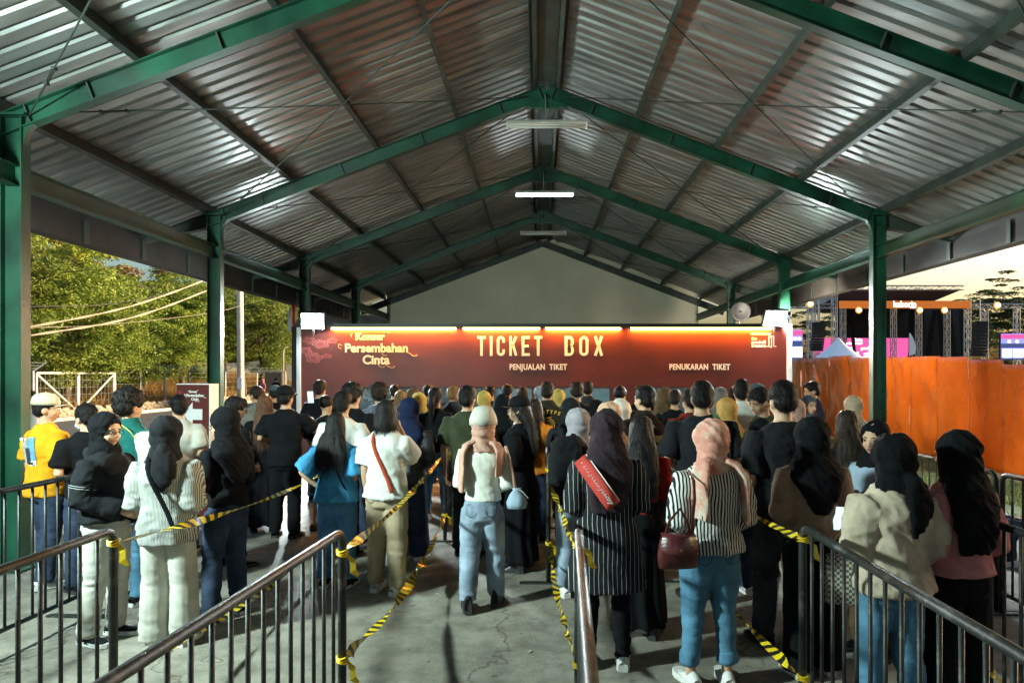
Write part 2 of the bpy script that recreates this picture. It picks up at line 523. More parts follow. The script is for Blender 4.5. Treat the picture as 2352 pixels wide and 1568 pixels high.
shed = empty("open_shed", (0, 0, 0))
tag(shed, "long open shed with green steel frames and a corrugated metal gable roof", "shed")
Y0, Y1 = BAYS[0], BAYS[-1]
for Y in BAYS[:-1]:
    for s in (-1, 1):
        X = RX + s * HALF
        mb = MB()
        top = z_under(HALF) + 0.16
        mb.beam((X, Y, 0.02), (X, Y, top), (1, 0, 0), ibeam(0.21, 0.125, 0.013, 0.010))
        c = mb.build("column", M_GREEN, shed)
        b = MB(); b.box((X, Y, 0.012), (0.36, 0.32, 0.024))
        for dx in (-.13, .13):
            for dy in (-.11, .11): b.tube([(X + dx, Y + dy, 0.02), (X + dx, Y + dy, 0.06)], 0.012, 6)
        b.build("base_plate", M_GREEN, c)
        # end plate and stiffeners where the rafter lands
        e = MB(); e.box((X, Y, top - 0.01), (0.33, 0.22, 0.02)); e.build("cap_plate", M_GREEN, c)
        # rafter
        mb = MB()
        zc = RD / 2 / COS
        d_in, d_out = 0.0, HALF + 0.14
        p0 = (RX + s * d_in, Y, z_under(d_in) + zc); p1 = (RX + s * d_out, Y, z_under(d_out) + zc)
        mb.beam(p0, p1, (0, 0, 1), ibeam(RD, 0.11, 0.012, 0.009))
        r = mb.build("rafter", M_GREEN, shed)
        for d in (0.10, 0.72, 1.95, 3.2, 4.45, 5.05):
            st = MB()
            c0 = (RX + s * d, Y, z_under(d) + zc)
            st.box(c0, (0.012, 0.103, RD - 0.026), Matrix.Rotation(math.atan(SLOPE) * s, 3, 'Y'))
            st.build("stiffener", M_GREEN_D, r)
        # tapered tail carrying the eave
        mb = MB()
        d0, d1 = HALF + 0.14, HALF + 1.12
        poly = [(RX + s * d0, z_under(d0)), (RX + s * d1, z_under(d1) + 0.15), (RX + s * d1, z_under(d1) + RD * 1.06), (RX + s * d0, z_under(d0) + RD * 1.06)]
        mb.prism(poly, Y - 0.006, Y + 0.006)
        for a, bq in ((poly[0], poly[1]), (poly[3], poly[2])):
            mb.beam((a[0], Y, a[1]), (bq[0], Y, bq[1]), (0, 0, 1), [(-.07, -.007), (.07, -.007), (.07, .007), (-.07, .007)])
        mb.build("rafter_tail", M_GREEN_D, shed)
        # curved haunch gusset
        mb = MB()
        xi = X - s * 0.104
        n = 8; pts = [(xi, z_under(HALF - 0.135) + 0.02)]
        for k in range(n + 1):
            a = PI / 2 * k / n
            pts.append((xi - s * 0.30 * (1 - math.cos(a)) if False else xi - s * 0.32 * (1 - math.sin(a)), z_under(HALF) + 0.04 - 0.30 * (1 - math.cos(a)) - (0 if k else 0)))
        pts = [(xi, z_under(HALF - .112) + 0.02), (xi - s * 0.20, z_under(HALF - .312) + 0.004)]
        for k in range(1, n):
            a = PI / 2 * k / n
            pts.append((xi - s * 0.20 * (1 - math.sin(a)), z_under(HALF - .312) + 0.004 - 0.30 * (1 - math.cos(a))))
        pts.append((xi, z_under(HALF - .312) - 0.296))
        mb.prism(pts, Y - 0.035, Y + 0.035)
        mb.build("haunch", M_GREEN, shed)
        if s > 0:
            pk = MB()
            pk.prism([(RX - .34, APEX - SLOPE * .34 - .004), (RX, APEX - 0.16), (RX + .34, APEX - SLOPE * .34 - .004), (RX, APEX + .01)], Y - .045, Y + .045)
            pk.build("apex_gusset", M_GREEN, shed)
# longitudinal eave beams, one per bay
for i in range(len(BAYS) - 1):
    ya, yb = BAYS[i] + 0.012, BAYS[i + 1] - 0.012
    for s in (-1, 1):
        X = RX + s * HALF
        mb = MB(); mb.beam((X, ya, 3.80), (X, yb, 3.80), (0, 0, 1), ibeam(0.20, 0.12, 0.012, 0.008))
        mb.build("eave_beam", M_GREEN, shed)
# purlins (C sections) continuous along the shed
cprof = [(-.03, -.075), (.03, -.075), (.03, -.055), (.025, -.055), (.025, -.07), (-.025, -.07), (-.025, .07), (.025, .07), (.025, .055), (.03, .055), (.03, .075), (-.03, .075)]
for s in (-1, 1):
    for d in (0.20, 1.42, 2.68, 4.01, 5.32, 6.24):
        z = z_under(d) + RD / COS + 0.075
        for i in range(0, len(BAYS) - 1):
            mb = MB()
            up = Vector((s * SLOPE, 0, 1)).normalized()
            mb.beam((RX + s * d, BAYS[i] + 0.001, z), (RX + s * d, BAYS[i + 1] - 0.001, z), up, [(a * (1 if s > 0 else -1), b) for a, b in cprof] if s > 0 else list(reversed([(-a, b) for a, b in cprof])))
            mb.build("purlin", M_GREEN_D, shed)
zrf = lambda d: APEX + RD / COS + 0.157 - SLOPE * d
rc = MB()
rc.prism([(RX - .30, zrf(.30) + .06), (RX, zrf(0) + .09), (RX + .30, zrf(.30) + .06), (RX, zrf(0) + .098)], Y0 - .3, Y1 + .3)
rc.build("ridge_cap", M_GREEN_D, shed)
rb = MB(); rb.box2((RX - .14, Y0, APEX + RD / COS + .012), (RX + .14, Y1, APEX + RD / COS + .05)); rb.build("ridge_plate", M_GREEN_D, shed)
# roof sheets: trapezoidal ribs, real folds, one sheet each
def sheet_mesh(s):
    pitch, nr = 0.205, 4
    prof = []
    for k in range(nr):
        o = k * pitch
        prof += [(o, 0), (o + 0.118, 0), (o + 0.140, 0.030), (o + 0.176, 0.030), (o + 0.198, 0)]
    prof.append((nr * pitch + 0.02, 0.0))
    ds = [0.05, 3.2, 6.42]
    V = []
    for d in ds:
        for y, h in prof: V.append((s * d, y, -SLOPE * d + h))
    n = len(prof); F = []
    for j in range(len(ds) - 1):
        for i in range(n - 1):
            q = (j * n + i, j * n + i + 1, (j + 1) * n + i + 1, (j + 1) * n + i)
            F.append(q if s > 0 else tuple(reversed(q)))
    mb = MB(); mb.add(V, F)
    return mb.mesh("roof_sheet", M_SHEET)
for s in (-1, 1):
    me = sheet_mesh(s)
    y = Y0 - 0.35; k = 0
    while y < Y1 + 0.1:
        o = link("roof_sheet", me, shed, (RX, y, zrf(0) + (0.0022 if k % 2 else 0) + random.uniform(0, .0015)))
        y += 0.82; k += 1
# eave gutters with straps
M_GUT = make_mat("gutter_board", (0.055, 0.05, 0.042), 0.85, var=0.3, vscale=2)
for s in (-1, 1):
    xe = RX + s * 6.36
    ze = z_under(6.36) + RD + 0.02
    g = MB()
    g.box2((xe, Y0 - .3, ze - 0.33), (xe + s * 0.025, Y1 + .2, ze + .13))
    g.box2((xe + s * 0.025, Y0 - .3, ze - 0.33), (xe + s * 0.2, Y1 + .2, ze - 0.315))
    g.box2((xe + s * 0.2, Y0 - .3, ze - 0.33), (xe + s * 0.215, Y1 + .2, ze - .22))
    go = g.build("gutter", M_GUT, shed)
    y = Y0
    while y < Y1:
        st = MB(); st.box((xe - s * 0.012, y, ze - 0.165), (0.022, 0.09, 0.31)); st.build("strap", M_GREEN_D, go)
        y += 1.37
# roof cross bracing with turnbuckles
for i in range(len(BAYS) - 1):
    for s in (-1, 1):
        for flip in (0, 1):
            da, db = (5.05, 0.28) if not flip else (0.28, 5.05)
            za = lambda d: z_under(d) + (0.10 if flip else 0.14)
            A = Vector((RX + s * da, BAYS[i] + .02, za(da))); B = Vector((RX + s * db, BAYS[i + 1] - .02, za(db)))
            sag = Vector((0, 0, -0.03))
            mb = MB(); mb.tube([A, A.lerp(B, .25) + sag * .75, A.lerp(B, .5) + sag, A.lerp(B, .75) + sag * .75, B], 0.0085, 6)
            ro = mb.build("brace_rod", M_STEEL, shed)
            lo = 0.11 if not flip else 0.89
            c = A.lerp(B, lo) + sag * .4; t = (B - A).normalized()
            tb = MB()
            for o2 in (-.014, .014): tb.tube([c - t * .12 + Vector((0, o2, 0)), c + t * .12 + Vector((0, o2, 0))], 0.007, 5)
            tb.box(c - t * .12, (.03, .045, .03)); tb.box(c + t * .12, (.03, .045, .03))
            tb.build("turnbuckle", M_STEEL, ro)
# gable wall closing the far end
gw = MB()
gp = [(RX - HALF - .05, 0), (RX + HALF + .05, 0), (RX + HALF + .05, z_under(HALF) + .43), (RX, APEX + .43), (RX - HALF - .05, z_under(HALF) + .43)]
gw.prism(gp, Y1, Y1 + 0.15); gwo = gw.build("gable_wall", M_PLASTER, shed)
for s in (-1, 1):
    mb = MB()
    zc = RD / 2 / COS
    mb.beam((RX, Y1 - .07, APEX + zc - .02), (RX + s * (HALF + .9), Y1 - .07, z_under(HALF + .9) + zc - .02), (0, 0, 1), ibeam(RD, .13, .014, .01))
    mb.build("verge_rafter", M_GREEN_D, gwo)
# mouth of the air duct on the wall
M_GREY = make_mat("grey_metal", (0.22, 0.23, 0.23), 0.5, metal=0.4, var=0.15)

# ceiling batten lamps
M_WHITE_EN = make_mat("white_enamel", (0.72, 0.70, 0.64), 0.45, var=0.08, vscale=3)
M_TUBE_OFF = make_mat("unlit_fluorescent_tube", (0.68, 0.68, 0.62), 0.25, var=0)
M_TUBE_ON = emit_mat("lit_fluorescent_tube", (0.80, 0.94, 0.95), 11)
for k, (Y, lit) in enumerate(((10.62, False), (14.70, True), (18.80, False))):
    z = 5.80
    t = empty("batten_lamp", (RX, Y, z))
    tag(t, ["unlit twin-tube batten lamp under the ridge, nearest the camera", "lit twin-tube batten lamp glowing under the ridge, middle of three",
            "unlit twin-tube batten lamp under the ridge, closest to the gable wall"][k], "ceiling lamp", "batten lamps under the ridge")
    mb = MB()
    mb.prism([(-.05, .02), (.05, .02), (.11, -.035), (.10, -.04), (-.10, -.04), (-.11, -.035)], -0.63, 0.63, axis='x')
    mb.build("housing", M_WHITE_EN, t)
    for o2 in (-.055, .055):
        u = MB(); u.tube([(-.6, o2, -.06), (.6, o2, -.06)], 0.014, 10); u.build("tube", M_TUBE_ON if lit else M_TUBE_OFF, t, smooth=True)
        for e in (-.615, .615):
            h = MB(); h.box((e, o2, -.055), (.03, .045, .05)); h.build("tube_holder", M_WHITE_EN, t)
    for e in (-.02,):
        u = MB(); u.tube([(e, 0, .02), (e, 0, APEX - z + .03)], 0.008, 6); u.build("hanger_rod", M_GREY, t)

# ================================================================== ticket booth
BY = 14.3
bx0, bx1, bz1, bzf = -4.97, 5.18, 2.885, 1.62
M_MAROON = make_mat("maroon_print", (0.088, 0.010, 0.007), 0.5, var=0.2, vscale=0.7, bump=0.12, bscale=2.2, col2=(0.115, 0.014, 0.008))
M_PRINTW = make_mat("white_print", (0.80, 0.76, 0.70), 0.6, var=0.03)
M_CREAM = make_mat("cream_print", (0.82, 0.68, 0.46), 0.6, var=0.03)
M_PINKP = make_mat("pink_cloud_print", (0.17, 0.025, 0.025), 0.6, var=0.1)
M_PINKL = make_mat("pink_cloud_outline", (0.33, 0.09, 0.08), 0.6, var=0.1)
M_WPOST = make_mat("white_aluminium_post", (0.75, 0.78, 0.78), 0.4, var=0.06)
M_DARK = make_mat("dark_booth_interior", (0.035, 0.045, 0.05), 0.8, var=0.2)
M_BLUEGREY = make_mat("bluegrey_booth_panel", (0.30, 0.42, 0.47), 0.7, var=0.1)
M_BLACKM = make_mat("black_metal", (0.02, 0.02, 0.022), 0.45, var=0.2)
def glass_mat():
    m = bpy.data.materials.new("window_acrylic"); m.use_nodes = True
    nt, b = nodes_of(m)
    b.inputs["Base Color"].default_value = (0.55, 0.68, 0.72, 1); b.inputs["Roughness"].default_value = 0.06
    tr = nt.nodes.new("ShaderNodeBsdfTransparent"); tr.inputs[0].default_value = (.9, .96, 1, 1)
    ms = nt.nodes.new("ShaderNodeMixShader"); ms.inputs[0].default_value = .14
    nt.links.new(tr.outputs[0], ms.inputs[1]); nt.links.new(b.outputs[0], ms.inputs[2]); nt.links.new(ms.outputs[0], nt.nodes["Material Output"].inputs[0])
    return m
M_GLASS = glass_mat()
booth = empty("ticket_booth", (0, BY, 0))
tag(booth, "wide maroon ticket booth with white TICKET BOX lettering and serving windows", "booth")
f = MB(); f.box2((bx0, -.03, bzf), (bx1, .03, bz1)); f.build("fascia", M_MAROON, booth)
# bottom wall and piers between the windows
f = MB(); f.box2((bx0, -.03, 0.02), (bx1, .03, 1.02)); f.build("counter_front", M_MAROON, booth)
wins = [(-3.98, -2.55), (-2.45, -1.12), (-1.02, -0.13), (0.38, 1.50), (2.35, 3.62), (4.08, 4.72)]
edges = [bx0] + [e for w in wins for e in w] + [bx1]
for i in range(0, len(edges), 2):
    f = MB(); f.box2((edges[i], -.028, 1.02), (edges[i + 1], .028, bzf)); f.build("pier", M_MAROON, booth)
for i, (a, b) in enumerate(wins):
    w = MB(); w.box2((a, -.006, 1.06), (b, .0, bzf - .02)); pane = w.build("pane", M_GLASS, booth)
    for q0, q1 in ((a, a + .02), (b - .02, b)):
        fr = MB(); fr.box2((q0, -.034, 1.0), (q1, .034, bzf - .002)); fr.build("window_frame", M_BLACKM, pane)
c = MB(); c.box2((bx0 + .04, -.30, 0.985), (bx1 - .04, .5, 1.018)); c.build("counter", M_BLACKM, booth)
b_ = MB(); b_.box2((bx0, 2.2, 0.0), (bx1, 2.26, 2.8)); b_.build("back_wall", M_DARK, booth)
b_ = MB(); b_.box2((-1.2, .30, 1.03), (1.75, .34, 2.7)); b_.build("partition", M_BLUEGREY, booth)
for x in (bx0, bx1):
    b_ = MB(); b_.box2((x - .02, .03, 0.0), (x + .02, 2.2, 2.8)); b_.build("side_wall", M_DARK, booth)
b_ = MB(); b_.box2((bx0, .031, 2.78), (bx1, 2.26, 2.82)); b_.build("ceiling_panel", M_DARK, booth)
for x, m, w in ((bx0 - .045, M_WPOST, .045), (bx1 + .05, M_WPOST, .05)):
    p = MB(); p.box2((x - w, -.06, 0), (x + w, .05, bz1 - .02)); p.build("corner_post", m, booth)
p = MB(); p.box2((bx0 - .20, -.03, 0), (bx0 - .10, .06, bz1)); p.build("corner_post", M_BLACKM, booth)
t = MB(); t.box2((bx0 - .1, -.05, bz1), (bx1 + .1, .05, bz1 + .06)); t.build("top_rail", M_BLACKM, booth)
FR = (R(90), 0, 0)
def bt(body, px, py, size, m, xs, bold, align='CENTER', space=1.0, shear=0.0):
    p = at(px, py, BY - .034)
    return text_obj("lettering", body, size, (p.x, -.034, p.z), FR, m, booth, xs, bold, align, 0.004, shear, space)
kk = BY / FPX
M_WLET = M_PRINTW
# condensed capitals drawn as cut polygons (stroke letters)
def stroke_letters(word, x0, z0, h, w, t, gap, m, parent, y, depth=0.008):
    x = x0
    for ch in word:
        if ch == ' ':
            x += gap * 1.6; continue
        mb = MB()
        def bar(ax, az, bx_, bz_, tt=t):
            a = Vector((x + ax * w, 0, z0 + az * h)); b2 = Vector((x + bx_ * w, 0, z0 + bz_ * h))
            d = (b2 - a).normalized(); n = Vector((-d.z, 0, d.x)) * tt / 2
            q = [a - n, b2 - n, b2 + n, a + n]
            mb.prism([(v.x, v.z) for v in q], y - depth, y)
        def arc(cx, cz, rx, rz, a0, a1, n=10):
            P = []
            for i in range(n + 1):
                a = R(a0 + (a1 - a0) * i / n)
                P.append((x + cx * w + rx * math.cos(a), z0 + cz * h + rz * math.sin(a), math.cos(a), math.sin(a)))
            for i in range(n):
                p, q = P[i], P[i + 1]
                o = t / 2
                mb.prism([(p[0] - o * p[2], p[1] - o * p[3]), (p[0] + o * p[2], p[1] + o * p[3]), (q[0] + o * q[2], q[1] + o * q[3]), (q[0] - o * q[2], q[1] - o * q[3])], y - depth, y)
        hw = t / 2 / w; hh = t / 2 / h; lw = w
        if ch == 'T': bar(0, 1 - hh, 1, 1 - hh); bar(.5, 0, .5, 1 - 2 * hh)
        elif ch == 'I': bar(hw, 0, hw, 1); lw = t
        elif ch == 'K': bar(hw, 0, hw, 1); bar(2 * hw - .05, .42, 1 - hw, .985); bar(.45, .58, 1 - hw, .015)
        elif ch == 'E': bar(hw, 0, hw, 1); bar(2 * hw, 1 - hh, 1, 1 - hh); bar(2 * hw, .5, .88, .5); bar(2 * hw, hh, 1, hh)
        elif ch == 'X': bar(hw, 0.005, 1 - hw, .995); bar(hw, .995, .5 - hw * .3, .5); bar(.5 + hw * .3, .5, 1 - hw, .005)
        elif ch in 'CO':
            r = w / 2 - t / 2
            arc(.5, 1 - (w / 2) / h, r, r, 0, 180); arc(.5, (w / 2) / h, r, r, 180, 360)
            zt, zb = 1 - (w / 2) / h, (w / 2) / h
            bar(hw, zb, hw, zt)
            if ch == 'O': bar(1 - hw, zb, 1 - hw, zt)
            else: bar(1 - hw, zt - .12, 1 - hw, zt); bar(1 - hw, zb, 1 - hw, zb + .12)
        elif ch == 'B':
            bar(hw, 0, hw, 1)
            for z0b, z1b in ((.0, .5 + hh), (.5 - hh, 1.)):
                cz = (z0b + z1b) / 2; rz = (z1b - z0b) * h / 2 - t / 2
                bar(2 * hw, z1b - hh, .55, z1b - hh); bar(2 * hw, z0b + hh, .55, z0b + hh)
                arc(.55, cz, .45 * w - t / 2, rz, -90, 90)
        mb.build("lettering", m, parent)
        x += lw + gap
zt0 = CAM_H - (817 - 860) * kk
hT = (817 - 772) * kk
xT = (1097 - 1238) * kk
stroke_letters("TICKET", xT, zt0, hT, .168, .053, .092, M_WLET, booth, -.032)
stroke_letters("BOX", (1297 - 1238) * kk, zt0, hT, .19, .055, .115, M_WLET, booth, -.032)
bt("PENJUALAN  TIKET", 1236, 843, .165, M_WLET, .80, .006, space=1.08)
bt("PENUKARAN  TIKET", 1607, 843, .165, M_WLET, .80, .006, space=1.08)
def concert_logo(parent, cx, cz, s, y, m):
    """three-line serif wordmark with swashes; s = height of a capital"""
    for body, dx, dz, sc, xs in (("Konser", -.62, 1.35, 1.15, 1.0), ("Persembahan", .15, 0, 1.42, .98), ("Cinta", .1, -1.38, 1.45, 1.0)):
        text_obj("lettering", body, s * sc, (cx + dx * s, y, cz + dz * s), FR, m, parent, xs, s * .045, 'CENTER', 0.003)
    def swash(pts, r):
        mb = MB(); mb.tube([(cx + a * s, y - .002, cz + b * s) for a, b in pts], [(r * s * q, .003) for q in ([.5] + [1] * (len(pts) - 2) + [1.25])], 6)
        mb.build("swash", m, parent)
    swash([(3.75, -.45), (4.1, -.62), (4.4, -.85), (4.75, -.9), (4.95, -.72)], .12)
    swash([(1.15, -1.85), (1.45, -2.05), (1.8, -2.25), (2.2, -2.25), (2.3, -2.05)], .12)
    swash([(.3, -1.85), (.5, -2.1), (.85, -2.25), (1.15, -2.1)], .12)
    swash([(-3.9, .35), (-4.25, .5), (-4.3, .1), (-3.95, -.05)], .12)
    swash([(1.0, 1.85), (1.3, 1.95), (1.6, 1.8)], .1)
    swash([(-2.6, 1.7), (-2.85, 1.6), (-2.75, 1.35)], .1)
    swash([(.75, -.5), (.95, -.8), (1.4, -.85)], .1)
lp = at(868, 800, BY)
concert_logo(booth, lp.x - .05, lp.z, .178, -.034, M_CREAM)
# pink cloud ornaments printed at the upper corner
for px, py, w, h in ((712, 782, 26, 13), (738, 790, 34, 17), (765, 782, 20, 12), (705, 806, 22, 16), (722, 822, 34, 20), (752, 818, 20, 9)):
    p = at(px, py, BY)
    for j, (sc, mm) in enumerate(((1.0, M_PINKL), (.86, M_PINKP), (.6, M_PINKL), (.48, M_PINKP))):
        mb = MB(); n = 28; poly = []
        for i in range(n):
            a = 2 * PI * i / n
            rr = 1 + .14 * math.cos(5 * a + px)
            xx = p.x + math.cos(a) * w * kk * .55 * rr * sc
            poly.append((max(xx, bx0 + .005), p.z + math.sin(a) * h * kk * .55 * rr * sc))
        mb.prism(poly, -.0305 - .0012 * (j + 1), -.030)
        mb.build("cloud_print", mm, booth)
bt("PROMOTED BY", 1748, 767, .062, M_WLET, 1.0, .002)
for i, w in enumerate(("the", "goodwill", "creators")):
    bt(w, 1726, 777.5 + i * 8.2, .096, M_WLET, .92, .0025, align='LEFT')
# little open-door mark beside the words
dm = MB()
dp = at(1771, 783, BY)
for a, b2 in (((-.055, -.11), (-.055, .10)), ((-.055, .10), (.045, .10)), ((.045, .10), (.045, -.11)), ((.0, .075), (.0, -.135)), ((-.055, .10), (.0, .075)), ((-.055, -.11), (.0, -.135)), ((-.11, -.112), (-.055, -.112)), ((.045, -.112), (.1, -.112))):
    A = Vector((dp.x + a[0], 0, dp.z + a[1])); B = Vector((dp.x + b2[0], 0, dp.z + b2[1]))
    n = (B - A).normalized(); n = Vector((-n.z, 0, n.x)) * .006
    dm.prism([((A - n).x, (A - n).z), ((B - n).x, (B - n).z), ((B + n).x, (B + n).z), ((A + n).x, (A + n).z)], -.035, -.031)
dm.build("door_mark", M_WLET, booth)
# warm tube lamps along the top of the fascia
M_LED = emit_mat("warm_tube_light", (1.0, 0.38, 0.04), 90)
for k, (a, b) in enumerate(((762, 1047), (1064, 1239), (1253, 1426), (1449, 1772))):
    pa, pb = at(a, 754, BY - .085), at(b, 754, BY - .085)
    t = empty("tube_light", ((pa.x + pb.x) / 2, BY - .085, pa.z))
    tag(t, ["long warm tube light above the swirly concert logo", "short warm tube light above the letters TICKET",
            "short warm tube light above the letters BOX", "long warm tube light above PENUKARAN TIKET"][k], "tube light", "tube lights along the booth top")
    L = (pb.x - pa.x) / 2
    u = MB(); u.tube([(-L, 0, 0), (L, 0, 0)], .019, 10); u.build("tube", M_LED, t, smooth=True)
    for e in (-L - .02, L + .02):
        h = MB(); h.box((e, .01, .01), (.045, .05, .05)); h.build("end_cap", M_BLACKM, t)
    h = MB(); h.box((0, -.015, .032), (2 * L, .13, .012)); h.box((0, -.079, .021), (2 * L, .004, .030)); h.build("hood", M_BLACKM, t)  # hood and front lip added to keep tube light off the roof sheets

# floodlights
def floodlight(loc, aim, label, power, col=(0.80, 0.97, 1.0), size=.42, estr=40, spread=180, group="white LED floodlights", pole=None):
    t = empty("floodlight", loc)
    tag(t, label, "floodlight", group)
    d = (Vector(aim) - Vector(loc)).normalized()
    q = d.to_track_quat('-Z', 'Y')
    rot = q.to_matrix()
    def tr(mb): mb.v = [tuple(rot @ Vector(v)) for v in mb.v]; return mb
    mb = MB(); mb.box((0, 0, .045), (size + .06, size * .8 + .06, .07))
    for k in range(7): mb.box(((k - 3) * size / 7, 0, .095), (.012, size * .75, .035))
    tr(mb).build("housing", M_BLACKM, t)
    le = MB(); le.box((0, 0, .004), (size, size * .8, .008)); tr(le).build("lens", emit_mat("flood_lens_%d" % int(estr), col, estr), t)
    br = MB(); br.tube([(-size / 2 - .04, 0, .04), (-size / 2 - .05, 0, .16), (size / 2 + .05, 0, .16), (size / 2 + .04, 0, .04)], .012, 6)
    tr(br).build("bracket", M_BLACKM, t)
    if pole:
        pl = MB(); pl.tube([(0, .06, pole), (0, .06, -.02)], .02, 8); pl.build("pole", M_BLACKM, t)
    ld = bpy.data.lights.new("flood_beam", 'AREA'); ld.shape = 'RECTANGLE'; ld.size = size; ld.size_y = size * .8
    ld.energy = power; ld.color = col; ld.spread = R(spread)
    lo = bpy.data.objects.new("flood_beam", ld); COL.objects.link(lo); lo.parent = t
    lo.rotation_euler = q.to_euler(); lo.location = d * .02
    return t
p = at(718, 738, BY - .25); floodlight(p, (p.x + 1.6, 8, -1.2), "blazing white floodlight on the booth corner beside the small flag", 90, pole=-.3, spread=105)
p = at(1781, 732, BY - .25); floodlight(p, (p.x + 0.3, 8, -1.2), "blazing white floodlight on the booth corner beside the round dish", 110, pole=-.3, spread=115)
p = at(1800, 733, BY - .1); floodlight(p, (8.75, 19.0, 1.2), "added floodlight head on the booth corner, put in to light the orange hoarding", 46, (1.0, .90, .75), .26, 20, 125)  # extra head, put in only to brighten the hoarding
# the lamp that throws the queue's shadows, on the column beside the camera
floodlight((RX - HALF + .25, 2.52, 3.35), (1.6, 8.0, 1.0), "white floodlight fixed to the side column beside the camera", 108, (0.76, 1.0, 0.93), .32, 25, 160)

# flag, dish
fl = empty("small_flag", at(682, 748, BY))
tag(fl, "small red and white flag drooping from a stick by the booth corner", "flag")
mb = MB(); mb.tube([(0, 0, -.9), (0, 0, .5)], .01, 6); mb.build("stick", M_BLACKM, fl)
M_RED = make_mat("flag_red", (0.45, 0.03, 0.03), 0.8, var=0.05); M_FW = make_mat("flag_white", (0.75, 0.74, 0.72), 0.8, var=0.04)
for j, (m, a, b) in enumerate(((M_RED, .0, .5), (M_FW, .5, 1.))):
    V = []; F = []; n = 9
    for i in range(n + 1):
        u = i / n
        for v in (a, b):
            V.append((-.02 - .16 * v - .02 * math.sin(u * 3 + v * 5), .03 * math.sin(u * 5 + v * 3), .48 - .52 * u - .1 * v))
    for i in range(n): F.append((2 * i, 2 * i + 1, 2 * i + 3, 2 * i + 2))
    mb = MB(); mb.add(V, F); o = mb.build("red_cloth" if j == 0 else "white_cloth", m, fl, smooth=True)
    so = o.modifiers.new("solid", 'SOLIDIFY'); so.thickness = .003
ds = empty("dish_antenna", at(1700, 716, 16.2))
tag(ds, "round grey dish antenna peeking above the booth near its corner", "dish antenna")
mb = MB(); V = []; F = []; nr, ns = 5, 20
for i in range(nr + 1):
    r = .24 * i / nr
    for k in range(ns):
        a = 2 * PI * k / ns
        V.append((r * math.cos(a), -.9 * r * r, r * math.sin(a)))
for i in range(nr):
    for k in range(ns):
        F.append((i * ns + k, i * ns + (k + 1) % ns, (i + 1) * ns + (k + 1) % ns, (i + 1) * ns + k))
mb.add(V, F); dsh = mb.build("dish", make_mat("dish_grey", (0.05, 0.048, 0.045), .5, var=.1), ds, smooth=True)
so = dsh.modifiers.new("solid", 'SOLIDIFY'); so.thickness = .01
mb = MB(); mb.tube([(0, 0, 0), (0, -.2, -.02)], .01, 6); mb.tube([(0, .02, 0), (0, .1, -.7)], .018, 6); mb.build("mast", M_GREY, ds)

# ================================================================== orange sheet fence
def orange_mat():
    m = make_mat("orange_vinyl", (0.50, 0.085, 0.005), 0.28, var=0.10, vscale=1.1, bump=0.22, bscale=4.5, col2=(0.56, 0.115, 0.008), rvar=.10, stretch=(1, 1, .8))
    return m
M_ORANGE = orange_mat()
fx = 8.75
hoard = empty("orange_hoarding", (fx, 0, 0))
tag(hoard, "tall orange sheet hoarding beyond the lawn, joined from wrinkled panels", "hoarding")
seams = [(4.0, 832), (5.3, 834), (6.6, 836), (7.9, 838), (9.2, 838), (10.5, 838), (11.7, 838), (12.9, 826), (13.9, 820), (15.0, 819), (16.1, 821), (17.2, 824), (18.0, 822), (19.3, 818), (20.6, 822), (21.7, 824), (22.8, 826), (24.4, 826)]
for i in range(len(seams) - 1):
    ya, yb = seams[i][0], seams[i + 1][0]
    ym = (ya + yb) / 2
    zt = CAM_H - (seams[i][1] - 860) * ym / FPX if ym > 9 else 2.16 + .03 * (i % 3)
    zt = min(max(zt, 2.05), 2.55)
    ny, nz = 16, 18
    V = []; F = []
    crumple = 1.8 if ym > 15.5 else .5
    for a in range(ny + 1):
        for b in range(nz + 1):
            yy = ya + (yb - ya) * a / ny; zz = zt * b / nz
            V.append([0, yy, zz])
    V = np.array(V)
    dsp = .045 * crumple * vnoise(np.c_[V[:, 1] * 2.6 + 7, V[:, 2] * 1.1 + i * 3.1, V[:, 2] * .3]) + .03 * crumple * vnoise(np.c_[V[:, 1] * 6, V[:, 2] * 2.2, i + V[:, 2] * .5])
    V[:, 0] += dsp + (.018 if i % 2 else 0)
    V[:, 2] += np.where(V[:, 2] > zt - .01, .02 * (V[:, 1] - ya) / (yb - ya), 0)
    for a in range(ny):
        for b in range(nz):
            q = a * (nz + 1) + b
            F.append((q, q + 1, q + nz + 2, q + nz + 1))
    mb = MB(); mb.add(V, F); o = mb.build("panel", M_ORANGE, hoard, smooth=True)
    so = o.modifiers.new("solid", 'SOLIDIFY'); so.thickness = .006; so.offset = 1
    pb = MB(); pb.box2((.10, ya - .03, 0), (.16, ya + .03, zt - .1)); pb.build("post", M_GREY, hoard)
